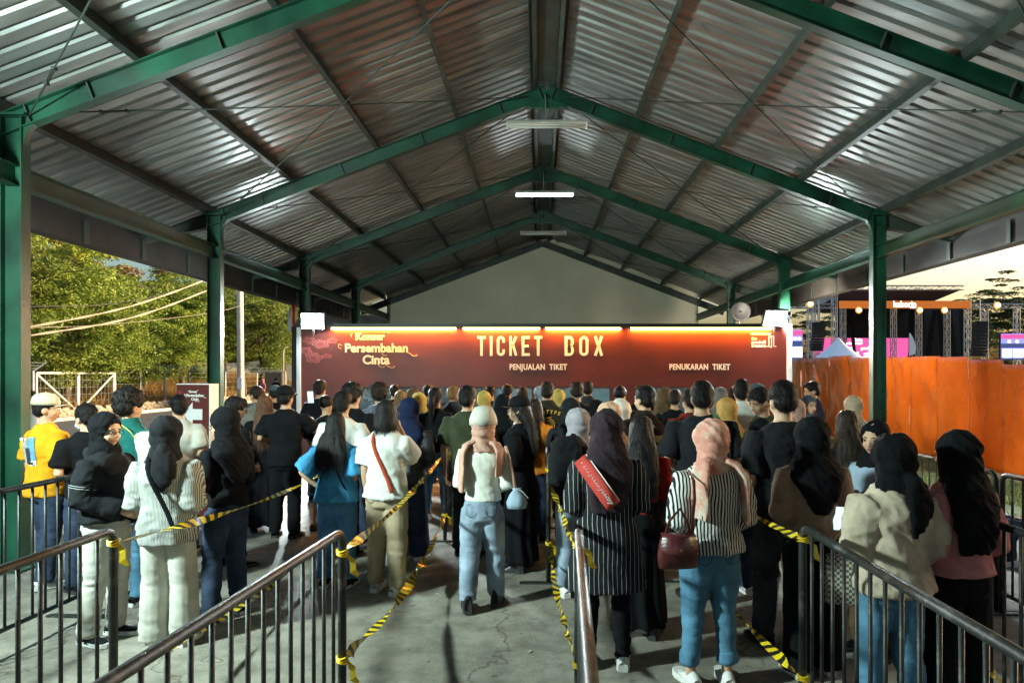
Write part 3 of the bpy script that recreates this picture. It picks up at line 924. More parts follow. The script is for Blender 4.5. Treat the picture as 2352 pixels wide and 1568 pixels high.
# ================================================================== people
def cloth(name, col, rough=0.9, var=0.18, vscale=9, bump=0.25, bscale=150, sheen=0.0, spec=0.08, col2=None, stretch=(1, 1, 1)):
    return make_mat("cloth_" + name, col, rough, var=var, vscale=vscale, bump=bump, bscale=bscale, sheen=sheen, spec=spec, col2=col2, stretch=stretch, crease=.4)
def denim(name, col):
    return make_mat("denim_" + name, col, 0.85, var=0.28, vscale=5, bump=0.35, bscale=180, spec=0.2, col2=tuple(min(1, c * 1.6 + .012) for c in col), crease=-.75)
C = dict(
    black=cloth("black", (0.0065, 0.007, 0.0085)), black2=cloth("washed_black", (0.013, 0.014, 0.016)), char=cloth("charcoal", (0.035, 0.037, 0.042)),
    white=cloth("white", (0.52, 0.52, 0.48)), offw=cloth("off_white", (0.42, 0.41, 0.36)), cream=cloth("cream", (0.47, 0.39, 0.29)),
    yellow=cloth("amber", (0.62, 0.27, 0.012)), teal=cloth("teal", (0.010, 0.085, 0.075)), olive=cloth("olive", (0.035, 0.042, 0.022)),
    grey=cloth("grey", (0.16, 0.16, 0.14)), maroon=cloth("maroon", (0.15, 0.018, 0.016)), red=cloth("red", (0.30, 0.012, 0.014)),
    blue=make_mat("chambray_blue", (0.035, 0.19, 0.36), 0.85, var=0.22, vscale=7, bump=0.3, bscale=170, spec=.2, col2=(0.045, 0.23, 0.42), crease=.38),
    navy=cloth("navy", (0.010, 0.016, 0.045)), pink=cloth("pink", (0.50, 0.20, 0.20)), mustard=cloth("mustard", (0.42, 0.24, 0.07)),
    lilac=cloth("lilac_grey", (0.30, 0.28, 0.31)), peach=cloth("peach", (0.58, 0.36, 0.25)), wht_h=cloth("white_hijab", (0.60, 0.60, 0.55)),
    brown=cloth("brown", (0.10, 0.062, 0.03)), beige=cloth("beige", (0.42, 0.33, 0.22)), khaki=cloth("khaki", (0.36, 0.29, 0.19)),
    slate=cloth("slate", (0.07, 0.09, 0.11)), yel_h=cloth("yellow_hijab", (0.50, 0.36, 0.10)), dusty=cloth("dusty_pink", (0.46, 0.27, 0.21)),
    aub=cloth("aubergine", (0.032, 0.022, 0.027)), taupe=cloth("taupe", (0.26, 0.19, 0.135)), orange=cloth("orange", (0.6, 0.2, 0.02)),
    sky=cloth("pale_blue", (0.28, 0.36, 0.45)), leather=make_mat("black_leather", (0.014, 0.014, 0.016), 0.42, var=.2, bump=.25, bscale=60),
    j_light=denim("light", (0.16, 0.205, 0.26)), j_blue=denim("blue", (0.05, 0.14, 0.27)), j_sky=denim("sky", (0.05, 0.13, 0.20)), j_dark=denim("dark", (0.013, 0.022, 0.045)), j_black=denim("black", (0.014, 0.018, 0.018)),
    stripe_g=stripe_mat("grey_fine_stripes", (0.40, 0.40, 0.36), (0.07, 0.085, 0.095), 0.009, 0.42),
    stripe_bw=stripe_mat("black_white_stripes", (0.62, 0.60, 0.55), (0.012, 0.014, 0.022), 0.019, 0.48),
    pin=stripe_mat("black_pinstripes", (0.011, 0.012, 0.014), (0.42, 0.42, 0.40), 0.029, 0.10),
    plaid=check_mat("blue_plaid", (0.03, 0.04, 0.07), (0.12, 0.14, 0.18), 0.03), hound=check_mat("black_white_check", (0.012, 0.012, 0.012), (0.55, 0.55, 0.5), 0.022),
    blkstr=stripe_mat("black_white_thin_stripes", (0.011, 0.012, 0.014), (0.4, 0.4, 0.4), 0.06, 0.08),
)
def floral():
    m = make_mat("floral_pink_hijab", (0.56, 0.25, 0.19), 0.85, var=0.1, vscale=9, bump=.2, bscale=150, spec=.2, col2=(0.60, 0.29, 0.22))
    nt, b = nodes_of(m)
    tc = nt.nodes.new("ShaderNodeTexCoord")
    n = nt.nodes.new("ShaderNodeTexNoise"); n.inputs["Scale"].default_value = 9; n.inputs["Detail"].default_value = 9; n.inputs["Roughness"].default_value = .8
    nt.links.new(tc.outputs["Object"], n.inputs[0])
    r = nt.nodes.new("ShaderNodeValToRGB"); r.color_ramp.elements[0].position = .50; r.color_ramp.elements[1].position = .60
    nt.links.new(n.outputs[0], r.inputs[0])
    mx = nt.nodes.new("ShaderNodeMix"); mx.data_type = 'RGBA'
    src = b.inputs["Base Color"].links[0].from_socket
    nt.links.new(r.outputs[0], mx.inputs[0]); nt.links.new(src, mx.inputs[6]); mx.inputs[7].default_value = (0.52, 0.44, 0.36, 1)
    nt.links.new(mx.outputs[2], b.inputs["Base Color"])
    return m
C["floral"] = floral()
SKIN = [make_mat("skin_%d" % i, c, 0.55, var=0.08, vscale=14, bump=.05, bscale=200, spec=.35, col2=tuple(x * 1.08 for x in c)) for i, c in
        enumerate(((0.50, 0.31, 0.20), (0.40, 0.235, 0.145), (0.28, 0.155, 0.092)))]
M_EYED = make_mat("dark_brown_eye", (0.012, 0.008, 0.006), 0.2, var=0)
M_EYEW = make_mat("eye_white", (0.6, 0.58, 0.54), 0.3, var=0)
M_LIP = make_mat("lips", (0.36, 0.11, 0.09), 0.45, var=0.1)
def hair_mat(name, col, col2):
    m = make_mat("hair_" + name, col, 0.58, var=.3, vscale=60, bump=.8, bscale=110, col2=col2, stretch=(1, 1, .08), spec=.16)
    return m
HAIR = dict(black=hair_mat("black", (0.005, 0.0045, 0.0045), (0.010, 0.008, 0.008)), dark=hair_mat("dark_brown", (0.013, 0.008, 0.006), (0.026, 0.016, 0.010)),
            brown=hair_mat("brown", (0.07, 0.035, 0.018), (0.11, 0.05, 0.025)), ginger=hair_mat("light_brown", (0.14, 0.075, 0.03), (0.2, 0.11, 0.045)))
DEFER = []
def defer(o, vox, smooth=3, fold=None, extra=None, post=None):
    md = o.modifiers.new("remesh", 'REMESH'); md.mode = 'VOXEL'; md.voxel_size = vox; md.use_smooth_shade = True
    if smooth:
        ms = o.modifiers.new("smooth", 'SMOOTH'); ms.factor = .5; ms.iterations = smooth
    DEFER.append((o, fold, extra, post))
def run_deferred():
    dg = bpy.context.evaluated_depsgraph_get()
    done = []
    for o, fold, extra, post in DEFER:
        me = bpy.data.meshes.new_from_object(o.evaluated_get(dg))
        done.append((o, me, fold, extra, post))
    for o, me, fold, extra, post in done:
        old = o.data
        mats = [m for m in old.materials]
        o.modifiers.clear()
        n = len(me.vertices)
        co = np.empty(n * 3, dtype=np.float32); me.vertices.foreach_get("co", co); co = co.reshape(-1, 3).astype(np.float64)
        no = np.empty(n * 3, dtype=np.float32); me.vertex_normals.foreach_get("vector", no); no = no.reshape(-1, 3)
        if fold is not None:
            co = co + no * fold(co)[:, None]
        if post is not None:
            co = post(co, no)
        ex = extra(co, no) if extra is not None else None
        if ex is None or not ex.v:
            me.vertices.foreach_set("co", co.astype(np.float32).ravel())
            me.polygons.foreach_set("use_smooth", [True] * len(me.polygons))
            me.update(); new = me
            new.materials.clear()
            for m in mats: new.materials.append(m)
        else:
            nl = len(me.loops); li = np.empty(nl, dtype=np.int32); me.loops.foreach_get("vertex_index", li)
            ls = np.empty(len(me.polygons), dtype=np.int32); me.polygons.foreach_get("loop_start", ls)
            lt = np.empty(len(me.polygons), dtype=np.int32); me.polygons.foreach_get("loop_total", lt)
            F = [tuple(li[a:a + b].tolist()) for a, b in zip(ls.tolist(), lt.tolist())]
            V = co.tolist() + [list(v) for v in ex.v]
            F2 = F + [tuple(i + n for i in q) for q in ex.f]
            new = bpy.data.meshes.new(o.name)
            new.from_pydata(V, [], F2)
            for m in mats: new.materials.append(m)
            new.polygons.foreach_set("material_index", [0] * len(F) + ex.m)
            new.polygons.foreach_set("use_smooth", [True] * len(F2))
            new.update()
            bpy.data.meshes.remove(me)
        o.data = new
        bpy.data.meshes.remove(old)
    DEFER.clear()

def fold_fn(amp, fx, fy, fz, seed, shear=0.0, hi=0.35):
    def f(co):
        x = co[:, 0] + shear * co[:, 2]
        p = np.c_[x * fx + seed, co[:, 1] * fy + seed * 1.7, co[:, 2] * fz + seed * .3]
        a = 1 - 2.2 * np.abs(vnoise(p))
        p2 = np.c_[(x - .5 * co[:, 2]) * fx * 2.1 + seed, co[:, 1] * fy * 2 + 9, (co[:, 2] + .4 * co[:, 0]) * fz * 2.0]
        b = vnoise(p2)
        p3 = np.c_[(x + .6 * co[:, 2]) * fx * 2.6, co[:, 1] * fy * 2.6 + seed, (co[:, 2] - .5 * co[:, 0]) * fz * 2.4]
        c = 1 - 2.2 * np.abs(vnoise(p3))
        return amp * (a + hi * b * 1.2 + .45 * c)
    return f

def strands(n, L, w, seed, mode, seg=3):
    """loose locks lying over the hair shell so that its outline breaks up"""
    rg = np.random.default_rng(seed)
    def f(co, no):
        mb = MB()
        idx = rg.integers(0, len(co), n)
        P = co[idx]; N = no[idx].astype(float)
        cen = co.mean(axis=0)
        for p, q in zip(P, N):
            q = Vector(q)
            rnd = Vector((rg.normal(), rg.normal(), rg.normal()))
            dn = Vector((0, 0, -1)) + Vector((p[0] - cen[0], p[1] - cen[1], 0)) * 6
            tan = dn - q * dn.dot(q)
            if tan.length > 1e-3: tan.normalize()
            if mode == 'short': t = tan + rnd * .28 + q * .10
            elif mode == 'curly': t = tan * .4 + rnd + q * .35
            else: t = Vector((rnd.x * .06, rnd.y * .06, -1)) + q * .06
            t.normalize()
            s = t.cross(q)
            if s.length < 1e-3: continue
            s.normalize()
            l = L * (.5 + rg.random()); a = Vector(p) - q * .003
            bend = Vector((rg.normal(), rg.normal(), -.6)) * .12
            V = []
            for k in range(seg):
                u = k / (seg - 1)
                c = a + t * (l * u) + bend * (l * u * u) + q * (.004 * math.sin(u * PI))
                ww = w * (1 - .85 * u)
                V += [c - s * ww, c + s * ww]
            mb.add(V, [(2 * k, 2 * k + 1, 2 * k + 3, 2 * k + 2) for k in range(seg - 1)])
        return mb
    return f

SHOE_CACHE = {}
def shoe_meshes(um, sm, style):
    key = (um.name, sm.name, style)
    if key in SHOE_CACHE: return SHOE_CACHE[key]
    up = MB(); seg = 12
    st = [(-.095, .030, .060, .0), (-.085, .036, .085, 0), (-.05, .040, .098 if style != 'sandal' else .05, 0), (-.01, .041, .090 if style != 'sandal' else .05, 0),
          (.03, .044, .066, 0), (.07, .047, .052, 0), (.11, .046, .045, 0), (.145, .038, .036, 0), (.162, .020, .022, 0)]
    if style == 'boot': st = [(a, b, c + (.07 if a < 0 else .02 if a < .04 else 0), d) for a, b, c, d in st]
    V = []
    for y, hw, h, _ in st:
        for k in range(seg):
            a = PI * k / (seg - 1)
            V.append((hw * math.cos(a), y, .018 + (h - .018) * math.sin(a) ** .7))
    F = []
    for i in range(len(st) - 1):
        for k in range(seg - 1):
            F.append((i * seg + k, i * seg + k + 1, (i + 1) * seg + k + 1, (i + 1) * seg + k))
    F.append(tuple(range(seg))); F.append(tuple(reversed([(len(st) - 1) * seg + k for k in range(seg)])))
    up.add(V, F)
    so = MB()
    out = [(.030, -.10), (.042, -.06), (.040, 0), (.046, .05), (.050, .10), (.040, .15), (.018, .172), (-.018, .172), (-.040, .15), (-.050, .10), (-.046, .05), (-.040, 0), (-.042, -.06), (-.030, -.10)]
    so.prism(out, 0.001, .030 if style != 'chunky' else .042, axis='z')
    r = (up.mesh("shoe", um, smooth=True), so.mesh("sole", sm))
    SHOE_CACHE[key] = r
    return r
M_SOLEW = make_mat("white_rubber", (0.62, 0.61, 0.57), 0.7, var=.12, vscale=20)
M_SOLEB = make_mat("black_rubber", (0.02, 0.02, 0.02), 0.7, var=.2)
SHOES = dict(black=(C["leather"], M_SOLEB, 'boot'), blkwht=(C["black2"], M_SOLEW, 'shoe'), white=(make_mat("white_sneaker", (0.66, 0.65, 0.62), .6, var=.1), M_SOLEW, 'chunky'),
             sandal=(C["brown"], M_SOLEB, 'sandal'), red=(C["red"], M_SOLEW, 'shoe'), blk=(C["black"], M_SOLEB, 'shoe'))

ARM = dict(
    down=((.128, -.012, .640), (.132, .030, .490)), down_out=((.150, -.01, .645), (.165, .02, .500)), front=((.132, -.022, .640), (.050, .100, .585)),
    phone=((.128, -.005, .640), (.045, .125, .690)), hip=((.205, -.055, .665), (.118, -.005, .575)), face=((.120, .085, .690), (.040, .085, .850)),
    cross=((.135, -.005, .650), (-.01, .095, .650)), reach=((.14, .07, .70), (.10, .21, .74)), back=((.150, -.05, .650), (.06, -.105, .560)), bag=((.140, -.03, .650), (.115, .075, .640)),
)
PEOPLE = []
def person(px, Y, H, yaw, label, hair=('short', 'black'), top=None, bottom=('straight', 'j_dark'), shoes='blk', arms=('down', 'down'),
           head=(0, 0), sex='f', skin=1, face=False, glasses=False, stance=(0, 0), lean=(0, 0), X=None, sit=False, extras=None, group="people queueing for tickets", wide=1.0, hair_w=1.2):
    top = dict(dict(mat='black', sleeve='short', fit=.014, hem=.49), **(top or {}))
    if X is None: X = (px - 1238) * Y / FPX
    seed = (len(PEOPLE) * 7.31) % 50 + 3
    root = empty("person", (X, Y, 0), R(yaw))
    tag(root, label, "person", group)
    near = Y < 6.3
    vox = .0100 if Y < 5.6 else .0122 if near else .019 if Y < 8.3 else .030
    if Y > 7.5 and not face and head == (0, 0): head = (random.uniform(-38, 38), random.uniform(-14, 8)); yaw_extra = random.uniform(-14, 14); root.rotation_euler.z += R(yaw_extra)
    if stance == (0, 0) and not sit: stance = (random.uniform(-.03, .03), random.uniform(-.03, .03))
    if lean == (0, 0) and not face: lean = (random.uniform(-.011, .011), random.uniform(-.004, .010))
    k = H
    shw = (.098 if sex == 'f' else .112) * (wide if wide < 1.2 else 1.1)
    wd = (0.93 if sex == 'f' else 1.0) * wide
    hipw = (1.08 if sex == 'f' else .98) * wide
    def S(*p): return Vector((p[0] * k, p[1] * k, p[2] * k))
    # ---------- joints
    lx, ly = lean
    arm_j = {}
    for s, an in ((-1, arms[0]), (1, arms[1])):
        e, w = ARM[an] if isinstance(an, str) else an
        q = (shw / .105)
        arm_j[s] = [S(s * shw + lx, ly - .004, .792), S(s * e[0] * q + lx, e[1] + ly, e[2]), S(s * w[0] * (q if an != 'cross' else 1) + lx, w[1] + ly, w[2])]
    leg_j = {}
    for s in (-1, 1):
        d = stance[0] if s < 0 else stance[1]
        if sit:
            leg_j[s] = [S(s * .05, 0, .49), S(s * .075, .215, .585), S(s * .07, .19, .375)]
        else:
            lift = max(0, -d) * .10
            leg_j[s] = [S(s * .05, 0, .50), S(s * .060, .012 + d * .55, .278), S(s * .070, -.004 + d, .048 + lift)]
    base_z = -.328 * k if sit else 0
    root.location.z = base_z
    # ---------- body (skin)
    b = MB()
    def tor(infl_x, infl_y, zs):
        Z = [.46, .50, .54, .60, .66, .72, .77, .80, .825, .845, .862]
        RXs = [.080 * hipw, .086 * hipw, .083 * hipw, .072 * wd, .075 * wd, .084 * wd, .090 * wd, .084 * wd, .062 * wd, .043, .033]
        RYs = [.058, .064, .062, .054, .055, .060, .060, .053, .043, .036, .033]
        CY = [-.008, -.012, -.010, -.002, 0, -.002, -.006, -.008, -.008, -.006, -.004]
        out = []
        for z in zs:
            f = lambda A: float(np.interp(z, Z, A))
            sh = float(np.interp(z, [.46, .86], [0, 1]))
            out.append((lx * sh * k, (f(CY) + ly * sh) * k, z * k, (f(RXs) + infl_x * float(np.interp(z, [.74, .80, .83, .86], [1, .75, .4, .2]))) * k, (f(RYs) + infl_y * float(np.interp(z, [.74, .80, .83, .86], [1, .75, .4, .2]))) * k))
        return out
    b.rings(tor(-.004, -.004, [.46, .52, .58, .64, .70, .75, .79, .815, .835, .85]), 16)
    b.tube([S(lx, -.006 + ly, .82), S(lx, -.004 + ly, .85), S(lx, .002 + ly, .905)], [.036 * k, .032 * k, .034 * k], 12)
    for s in (-1, 1):
        a, e, w = arm_j[s]
        a2 = a + S(-s * .006, 0, -.012)
        b.tube([a2.lerp(S(lx, ly, .775), .35), a2, a.lerp(e, .5), e, e.lerp(w, .35), w], [.024 * k, .025 * k, .0245 * k, .0225 * k, .024 * k, .0155 * k], 10)
        h, kn, an = leg_j[s]
        b.tube([h, h.lerp(kn, .5), kn, kn.lerp(an, .35), an, an - S(0, 0, .03)], [.048 * k, .042 * k, .031 * k, .032 * k, .020 * k, .022 * k], 10)
        d = (w - e).normalized()
        b.ell(w + d * .030 * k, (.020 * k, .020 * k, .030 * k), 8, 6, d.to_track_quat('Z', 'X').to_matrix())
    piv = S(lx, -.004 + ly, .865)
    HR = Matrix.Rotation(R(head[0]), 3, 'Z') @ Matrix.Rotation(R(head[1]), 3, 'X')
    off = Vector((lx * k, ly * k, 0))
    def hd(mb):
        mb.v = [tuple(HR @ (Vector(v) + off - piv) + piv) for v in mb.v]
        return mb
    def merge(dst, src):
        o = len(dst.v); dst.v += src.v; dst.f += [tuple(i + o for i in q) for q in src.f]; dst.m += src.m
    hm = MB()
    hm.ell(S(0, -.006, .945), S(.0465, .057, .054), 14, 10)
    hm.ell(S(0, .011, .908), S(.0385, .043, .043), 12, 8)
    hm.ell(S(0, .031, .880), S(.019, .018, .014), 8, 6)
    hm.ell(S(0, .053, .909), S(.009, .012, .013), 8, 6)
    hm.ell(S(0, .050, .921), S(.006, .008, .016), 8, 6)
    for s in (-1, 1):
        if not hair[0].startswith('hijab'): hm.ell(S(s * .0465, -.006, .915), S(.008, .013, .018), 8, 6)
        hm.ell(S(s * .019, .040, .938), S(.016, .010, .006), 8, 6)
        hm.ell(S(s * .022, .036, .905), S(.014, .012, .012), 8, 6)
    merge(b, hd(hm))
    def extra_body(co, no):
        ex = MB()
        if Y < 9.5 or face:
            for s in (-1, 1):                       # five unequal curled fingers a hand
                a, e, w = arm_j[s]
                d = (w - e).normalized()
                side = d.cross(Vector((s, 0, 0.2))).normalized()
                pal = side.cross(d).normalized()
                if pal.x * s > 0: pal = -pal
                for i, (o2, ln) in enumerate(((-.016, .036), (-.0055, .042), (.005, .040), (.0145, .031))):
                    r0 = w + d * .048 * k + side * o2 * k
                    p1 = r0 + d * ln * .5 * k + pal * .004 * k; p2 = p1 + d * ln * .38 * k + pal * .014 * k; p3 = p2 + d * ln * .15 * k + pal * .016 * k
                    ex.tube([r0 - d * .01 * k, p1, p2, p3], [.0056 * k, .0054 * k, .0048 * k, .0036 * k], 6)
                r0 = w + d * .022 * k - side * .018 * k
                ex.tube([r0, r0 - side * .012 * k + d * .018 * k + pal * .008 * k, r0 - side * .013 * k + d * .036 * k + pal * .014 * k], [.0068 * k, .006 * k, .0045 * k], 6)
        if face:
            fm = MB()
            for s in (-1, 1):
                fm.ell(S(s * .0185, .0440, .9245), S(.0086, .0052, .0046), 10, 6, mat=2)
                fm.ell(S(s * .0185, .0475, .9245), S(.0042, .0030, .0042), 8, 6, mat=1)
                fm.tube([S(s * .009, .0505, .936), S(s * .019, .0495, .9395), S(s * .029, .0425, .936)], [.0018 * k, .0024 * k, .0012 * k], 5, mat=1)
                fm.tube([S(s * .0105, .0465, .9265), S(s * .0185, .0490, .9290), S(s * .0275, .0425, .926)], [.0010 * k, .0014 * k, .0010 * k], 5, mat=1)
            fm.ell(S(0, .0500, .8885), S(.0135, .0050, .0026), 10, 6, mat=3)
            fm.ell(S(0, .0500, .8845), S(.0115, .0055, .0030), 10, 6, mat=3)
            merge(ex, hd(fm))
        return ex
    body = b.build("body", [SKIN[skin], M_EYED, M_EYEW, M_LIP], root)
    defer(body, (.0102 if Y < 7 else .014) if face else vox * 1.7, 2, None, extra_body)
    # ---------- trousers / skirt
    kind, bc = bottom
    bm_ = C[bc] if isinstance(bc, str) else bc
    t = MB()
    if kind in ('skirt', 'dress'):
        zb = .055
        rr = [(0, -.006 * k, .62 * k, .082 * k * hipw, .066 * k), (0, -.01 * k, .52 * k, .098 * k * hipw, .078 * k), (0, -.004 * k, .30 * k, .110 * k, .092 * k), (0, 0, .15 * k, .122 * k, .105 * k), (0, 0, zb * k, .128 * k, .112 * k)]
        t.rings(list(reversed(rr)), 24)
        o = t.build("skirt", bm_, root)
        defer(o, vox, 2, lambda co: (.012 * np.sin(np.arctan2(co[:, 1], co[:, 0]) * 9 + 2 * vnoise(co * 3)) * np.clip((.6 * k - co[:, 2]) / (.5 * k), 0, 1)))
    else:
        th, kn_r, an_r, end = dict(slim=(.058, .038, .028, 0), straight=(.058, .045, .040, 0), wide=(.062, .058, .062, -.01), cargo=(.062, .052, .042, 0), shorts=(.060, .056, .05, None), mom=(.063, .049, .042, .02), crop=(.064, .040, .033, .05))[kind]
        t.rings([r_ for r_ in tor(.006, .008, [.455, .50, .55, .60, .625])], 18)
        for s in (-1, 1):
            h, kn, an = leg_j[s]
            t.ell(S(s * .038 * hipw, -.036, .505), S(.048, .044, .054), 10, 8)
            if end is None:
                t.tube([h, h.lerp(kn, .5), h.lerp(kn, 1.05)], [th * k, .058 * k, .058 * k], 14)
            else:
                q = an + S(0, 0, end) if not sit else an
                t.tube([h + S(0, 0, .01), h.lerp(kn, .3), h.lerp(kn, .7), kn, kn.lerp(q, .35) - S(0, .004, 0), q - S(0, 0, .012)], [th * k * .95, th * k, (th + kn_r) / 2 * k, kn_r * k, max((kn_r + an_r) / 2, kn_r * .98) * k, an_r * k], 14)
        if kind == 'crop':
            for s in (-1, 1):
                q = leg_j[s][2] + S(0, 0, end)
                t.tube([q + S(0, 0, .034), q + S(0, 0, .030), q - S(0, 0, .012), q - S(0, 0, .014)], [(an_r + .001) * k, (an_r + .0075) * k, (an_r + .0065) * k, an_r * k], 14)
        o = t.build("trousers" if end is not None else "shorts", bm_, root)
        sd = seed
        def leg_fold(co, sd=sd, kind=kind):
            z = co[:, 2] / k
            w = .35 + np.exp(-((z - .27) / .07) ** 2) + 1.3 * np.exp(-((z - .07) / .06) ** 2) + .5 * np.exp(-((z - .46) / .05) ** 2)
            p = np.c_[co[:, 0] * 7 + sd, co[:, 1] * 7, co[:, 2] * 20 + 4 * co[:, 0]]
            return (.0058 * w * (1 - 2.2 * np.abs(vnoise(p))) + .0035 * w * vnoise(p * 2.1)) * (.5 if kind == 'wide' else 1) + (.007 * vnoise(np.c_[co[:, 0] * 16 + sd, co[:, 1] * 16, co[:, 2] * 1.5]) if kind in ('wide', 'cargo', 'mom') else 0)
        defer(o, vox * (1.12 if Y < 7.2 else 1.4), 2, leg_fold)
        if bc in ('j_light', 'j_blue', 'j_sky', 'j_dark', 'khaki', 'j_black') and Y < 7:
            dk = make_mat("seam_thread", (0.03, 0.035, 0.04), .9, var=.1) if bc in ('j_light', 'j_blue', 'j_sky') else make_mat("seam_thread_dark", (0.012, 0.012, 0.014), .9, var=.1)
            for s in (-1, 1):
                q = MB(); P = [(.020, .545), (.070, .540), (.068, .492), (.046, .478), (.024, .494), (.020, .545)]
                pts = [S(s * x_ * hipw, -.076 - .010 * math.cos((x_ - .045) * 40) + (.012 if z_ > .53 else .002), z_) for x_, z_ in P]
                q.tube(pts, .0022, 4); q.build("pocket_seam", dk, o)
    # ---------- shoes
    sh = SHOES[shoes]
    for s in (-1, 1):
        an = leg_j[s][2]
        mu, ms = shoe_meshes(*sh)
        so = link("shoe", mu, root); so.location = (an.x, an.y + .02, (an.z - .048 * k) if not sit else .328 * k)
        so.rotation_euler = (0, 0, -s * R(9)); so.scale = (k / 1.65,) * 3
        link("sole", ms, so)
    # ---------- top
    tm = C[top['mat']] if isinstance(top['mat'], str) else top['mat']
    t = MB(); fit = top['fit']; hem = top['hem']
    zs = [hem] + [z for z in (.56, .62, .68, .74, .78, .81, .83, .848) if z > hem + .02]
    rr = tor(fit, fit * .9, zs)
    if hem < .44:   # long coat: flare below the hips
        rr = [(0, -.004 * k, hem * k, (.098 + fit * 1.5) * k * hipw, (.08 + fit) * k), (0, -.008 * k, .44 * k, (.094 + fit) * k * hipw, (.074 + fit) * k), (0, -.008 * k, .50 * k, (.090 + fit) * k * hipw, (.07 + fit) * k)] + tor(fit, fit * .9, [.58, .64, .70, .75, .79, .82, .848])
    t.rings(rr, 22, power=2.1)
    slv = top['sleeve']
    for s in (-1, 1):
        a, e, w = arm_j[s]
        sr = .033 + fit * .45 + top.get('puff', 0) * .6; dn = Vector((0, 0, -(sr - .034) * k))
        if slv == 'short':
            q = a.lerp(e, top.get('sl', .78))
            t.tube([a.lerp(S(lx, ly, .785), .5) + dn, a + dn, a.lerp(q, .5) + dn * .6, q + dn * .3], [sr * .88 * k, sr * .96 * k, (sr + .003) * k, (sr + .007) * k], 14)
        elif slv == 'long':
            t.tube([a.lerp(S(lx, ly, .785), .5) + dn, a + dn, a.lerp(e, .5) + dn * .6, e, e.lerp(w, .5), w + (w - e).normalized() * .005], [sr * .88 * k, sr * .96 * k, (sr - .001) * k, (sr - .004) * k, (sr - .008) * k, (sr - .013) * k], 14)
    t.ell(S(lx, -.012 + ly, .772), S(shw + .014, .046 + fit * .7, .044), 16, 10)
    if top.get('collar'):
        t.tube([S(lx, -.004 + ly, .838), S(lx, -.004 + ly, .868)], [.048 * k, .043 * k], 14)
    if top.get('hood'):
        t.ell(S(lx, -.055 + ly, .825), S(.062, .040, .040), 12, 8)
    o = t.build(top.get('name', 'shirt'), tm, root)
    defer(o, vox, 3, fold_fn(top.get('fold', .0085) * (1 if near else 1.2), 8, 8, 6.5, seed, .55), None)
    # ---------- hair / headwear
    style, hc = hair[0], hair[1]
    seedi = int(seed * 100)
    if style in ('short', 'curly', 'buzz', 'bob', 'long', 'pony', 'bun', 'capped'):
        h = MB(); hmt = HAIR[hc]
        if style == 'buzz':
            h.ell(S(0, -.010, .949), S(.0485, .0565, .0535), 16, 10)
        else:
            g = .004 if style == 'curly' else 0.0
            h.ell(S(0, -.011, .953 + g), S(.0525 + g, .060 + g, .0545 + g), 16, 10)
            h.ell(S(0, -.030, .922), S(.048 + g, .038 + g, .040), 12, 8)
            if style in ('short', 'curly'): h.ell(S(.006, .022, .978), S(.038, .03, .020 + g), 10, 8)
        if style == 'bob':
            h.rings([(0, -.022 * k, .845 * k, .050 * k, .044 * k), (0, -.020 * k, .865 * k, .061 * k, .054 * k), (0, -.016 * k, .90 * k, .061 * k, .058 * k), (0, -.012 * k, .95 * k, .054 * k, .056 * k)], 16)
        ln = hair[2] if len(hair) > 2 else .70
        if style == 'long':
            h.rings([(0, -.082 * k, ln * k, .042 * hair_w * k, .012 * k), (0, -.084 * k, (ln + .02) * k, .056 * hair_w * k, .020 * k), (0, -.078 * k, (ln * .5 + .42) * k, .062 * hair_w * k, .030 * k), (0, -.060 * k, .85 * k, .058 * hair_w ** .7 * k, .040 * k), (0, -.030 * k, .90 * k, .058 * k, .050 * k), (0, -.015 * k, .95 * k, .052 * k, .056 * k)], 18)
        if style == 'pony':
            h.tube([S(0, -.055, .930), S(0, -.085, .925), S(0, -.094, .88), S(0, -.088, .80), S(0, -.085, .765)], [.020 * k, .022 * k, .026 * k, .022 * k, .008 * k], 10)
        if style == 'bun': h.ell(S(0, -.072, .955), S(.026, .024, .024), 10, 8)
        hd(h)
        o = h.build("hair", hmt, root)
        amp = dict(short=.0035, curly=.011, buzz=.001, bob=.004, long=.005, pony=.003, bun=.003, capped=.003)[style]
        fr = 26 if style != 'curly' else 34
        ff = fold_fn(amp, fr * 1.3, fr * 1.3, fr if style in ('short', 'curly') else 5, seed, .2)
        nst = (2000 if near else 1200 if Y < 9 else 550) if style != 'buzz' else 0
        md = dict(short='short', curly='curly', bob='long', long='long', pony='long', bun='short', buzz='short', capped='short')[style]
        Ls = dict(short=.032, curly=.024, bob=.06, long=.10, pony=.05, bun=.03, buzz=.01, capped=.02)[style]
        defer(o, .011 if near else .015 if Y < 8.3 else .02, 2, ff, strands(nst, Ls, .0017 if Y < 7 else .0027, seedi, md) if nst else None)
    elif style.startswith('hijab'):
        h = MB(); hmt = C[hc]
        hs_ = (.0585, .0680, .0650) if face else (.0650, .0730, .0665)
        h.ell(S(0, -.016 if face else -.014, .943), S(*hs_), 18, 12)
        h.ell(S(0, -.020, .905), S(.0560, .056, .050) if face else S(.0600, .061, .052), 16, 10)
        h.tube([S(0, -.010, .80), S(0, -.010, .835), S(0, -.008, .865), S(0, -.008, .90)], [(.080 * k, .064 * k), (.070 * k, .056 * k), (.052 * k, .050 * k), (.052 * k, .052 * k)], 16)
        merge_after = MB()
        drape = MB()
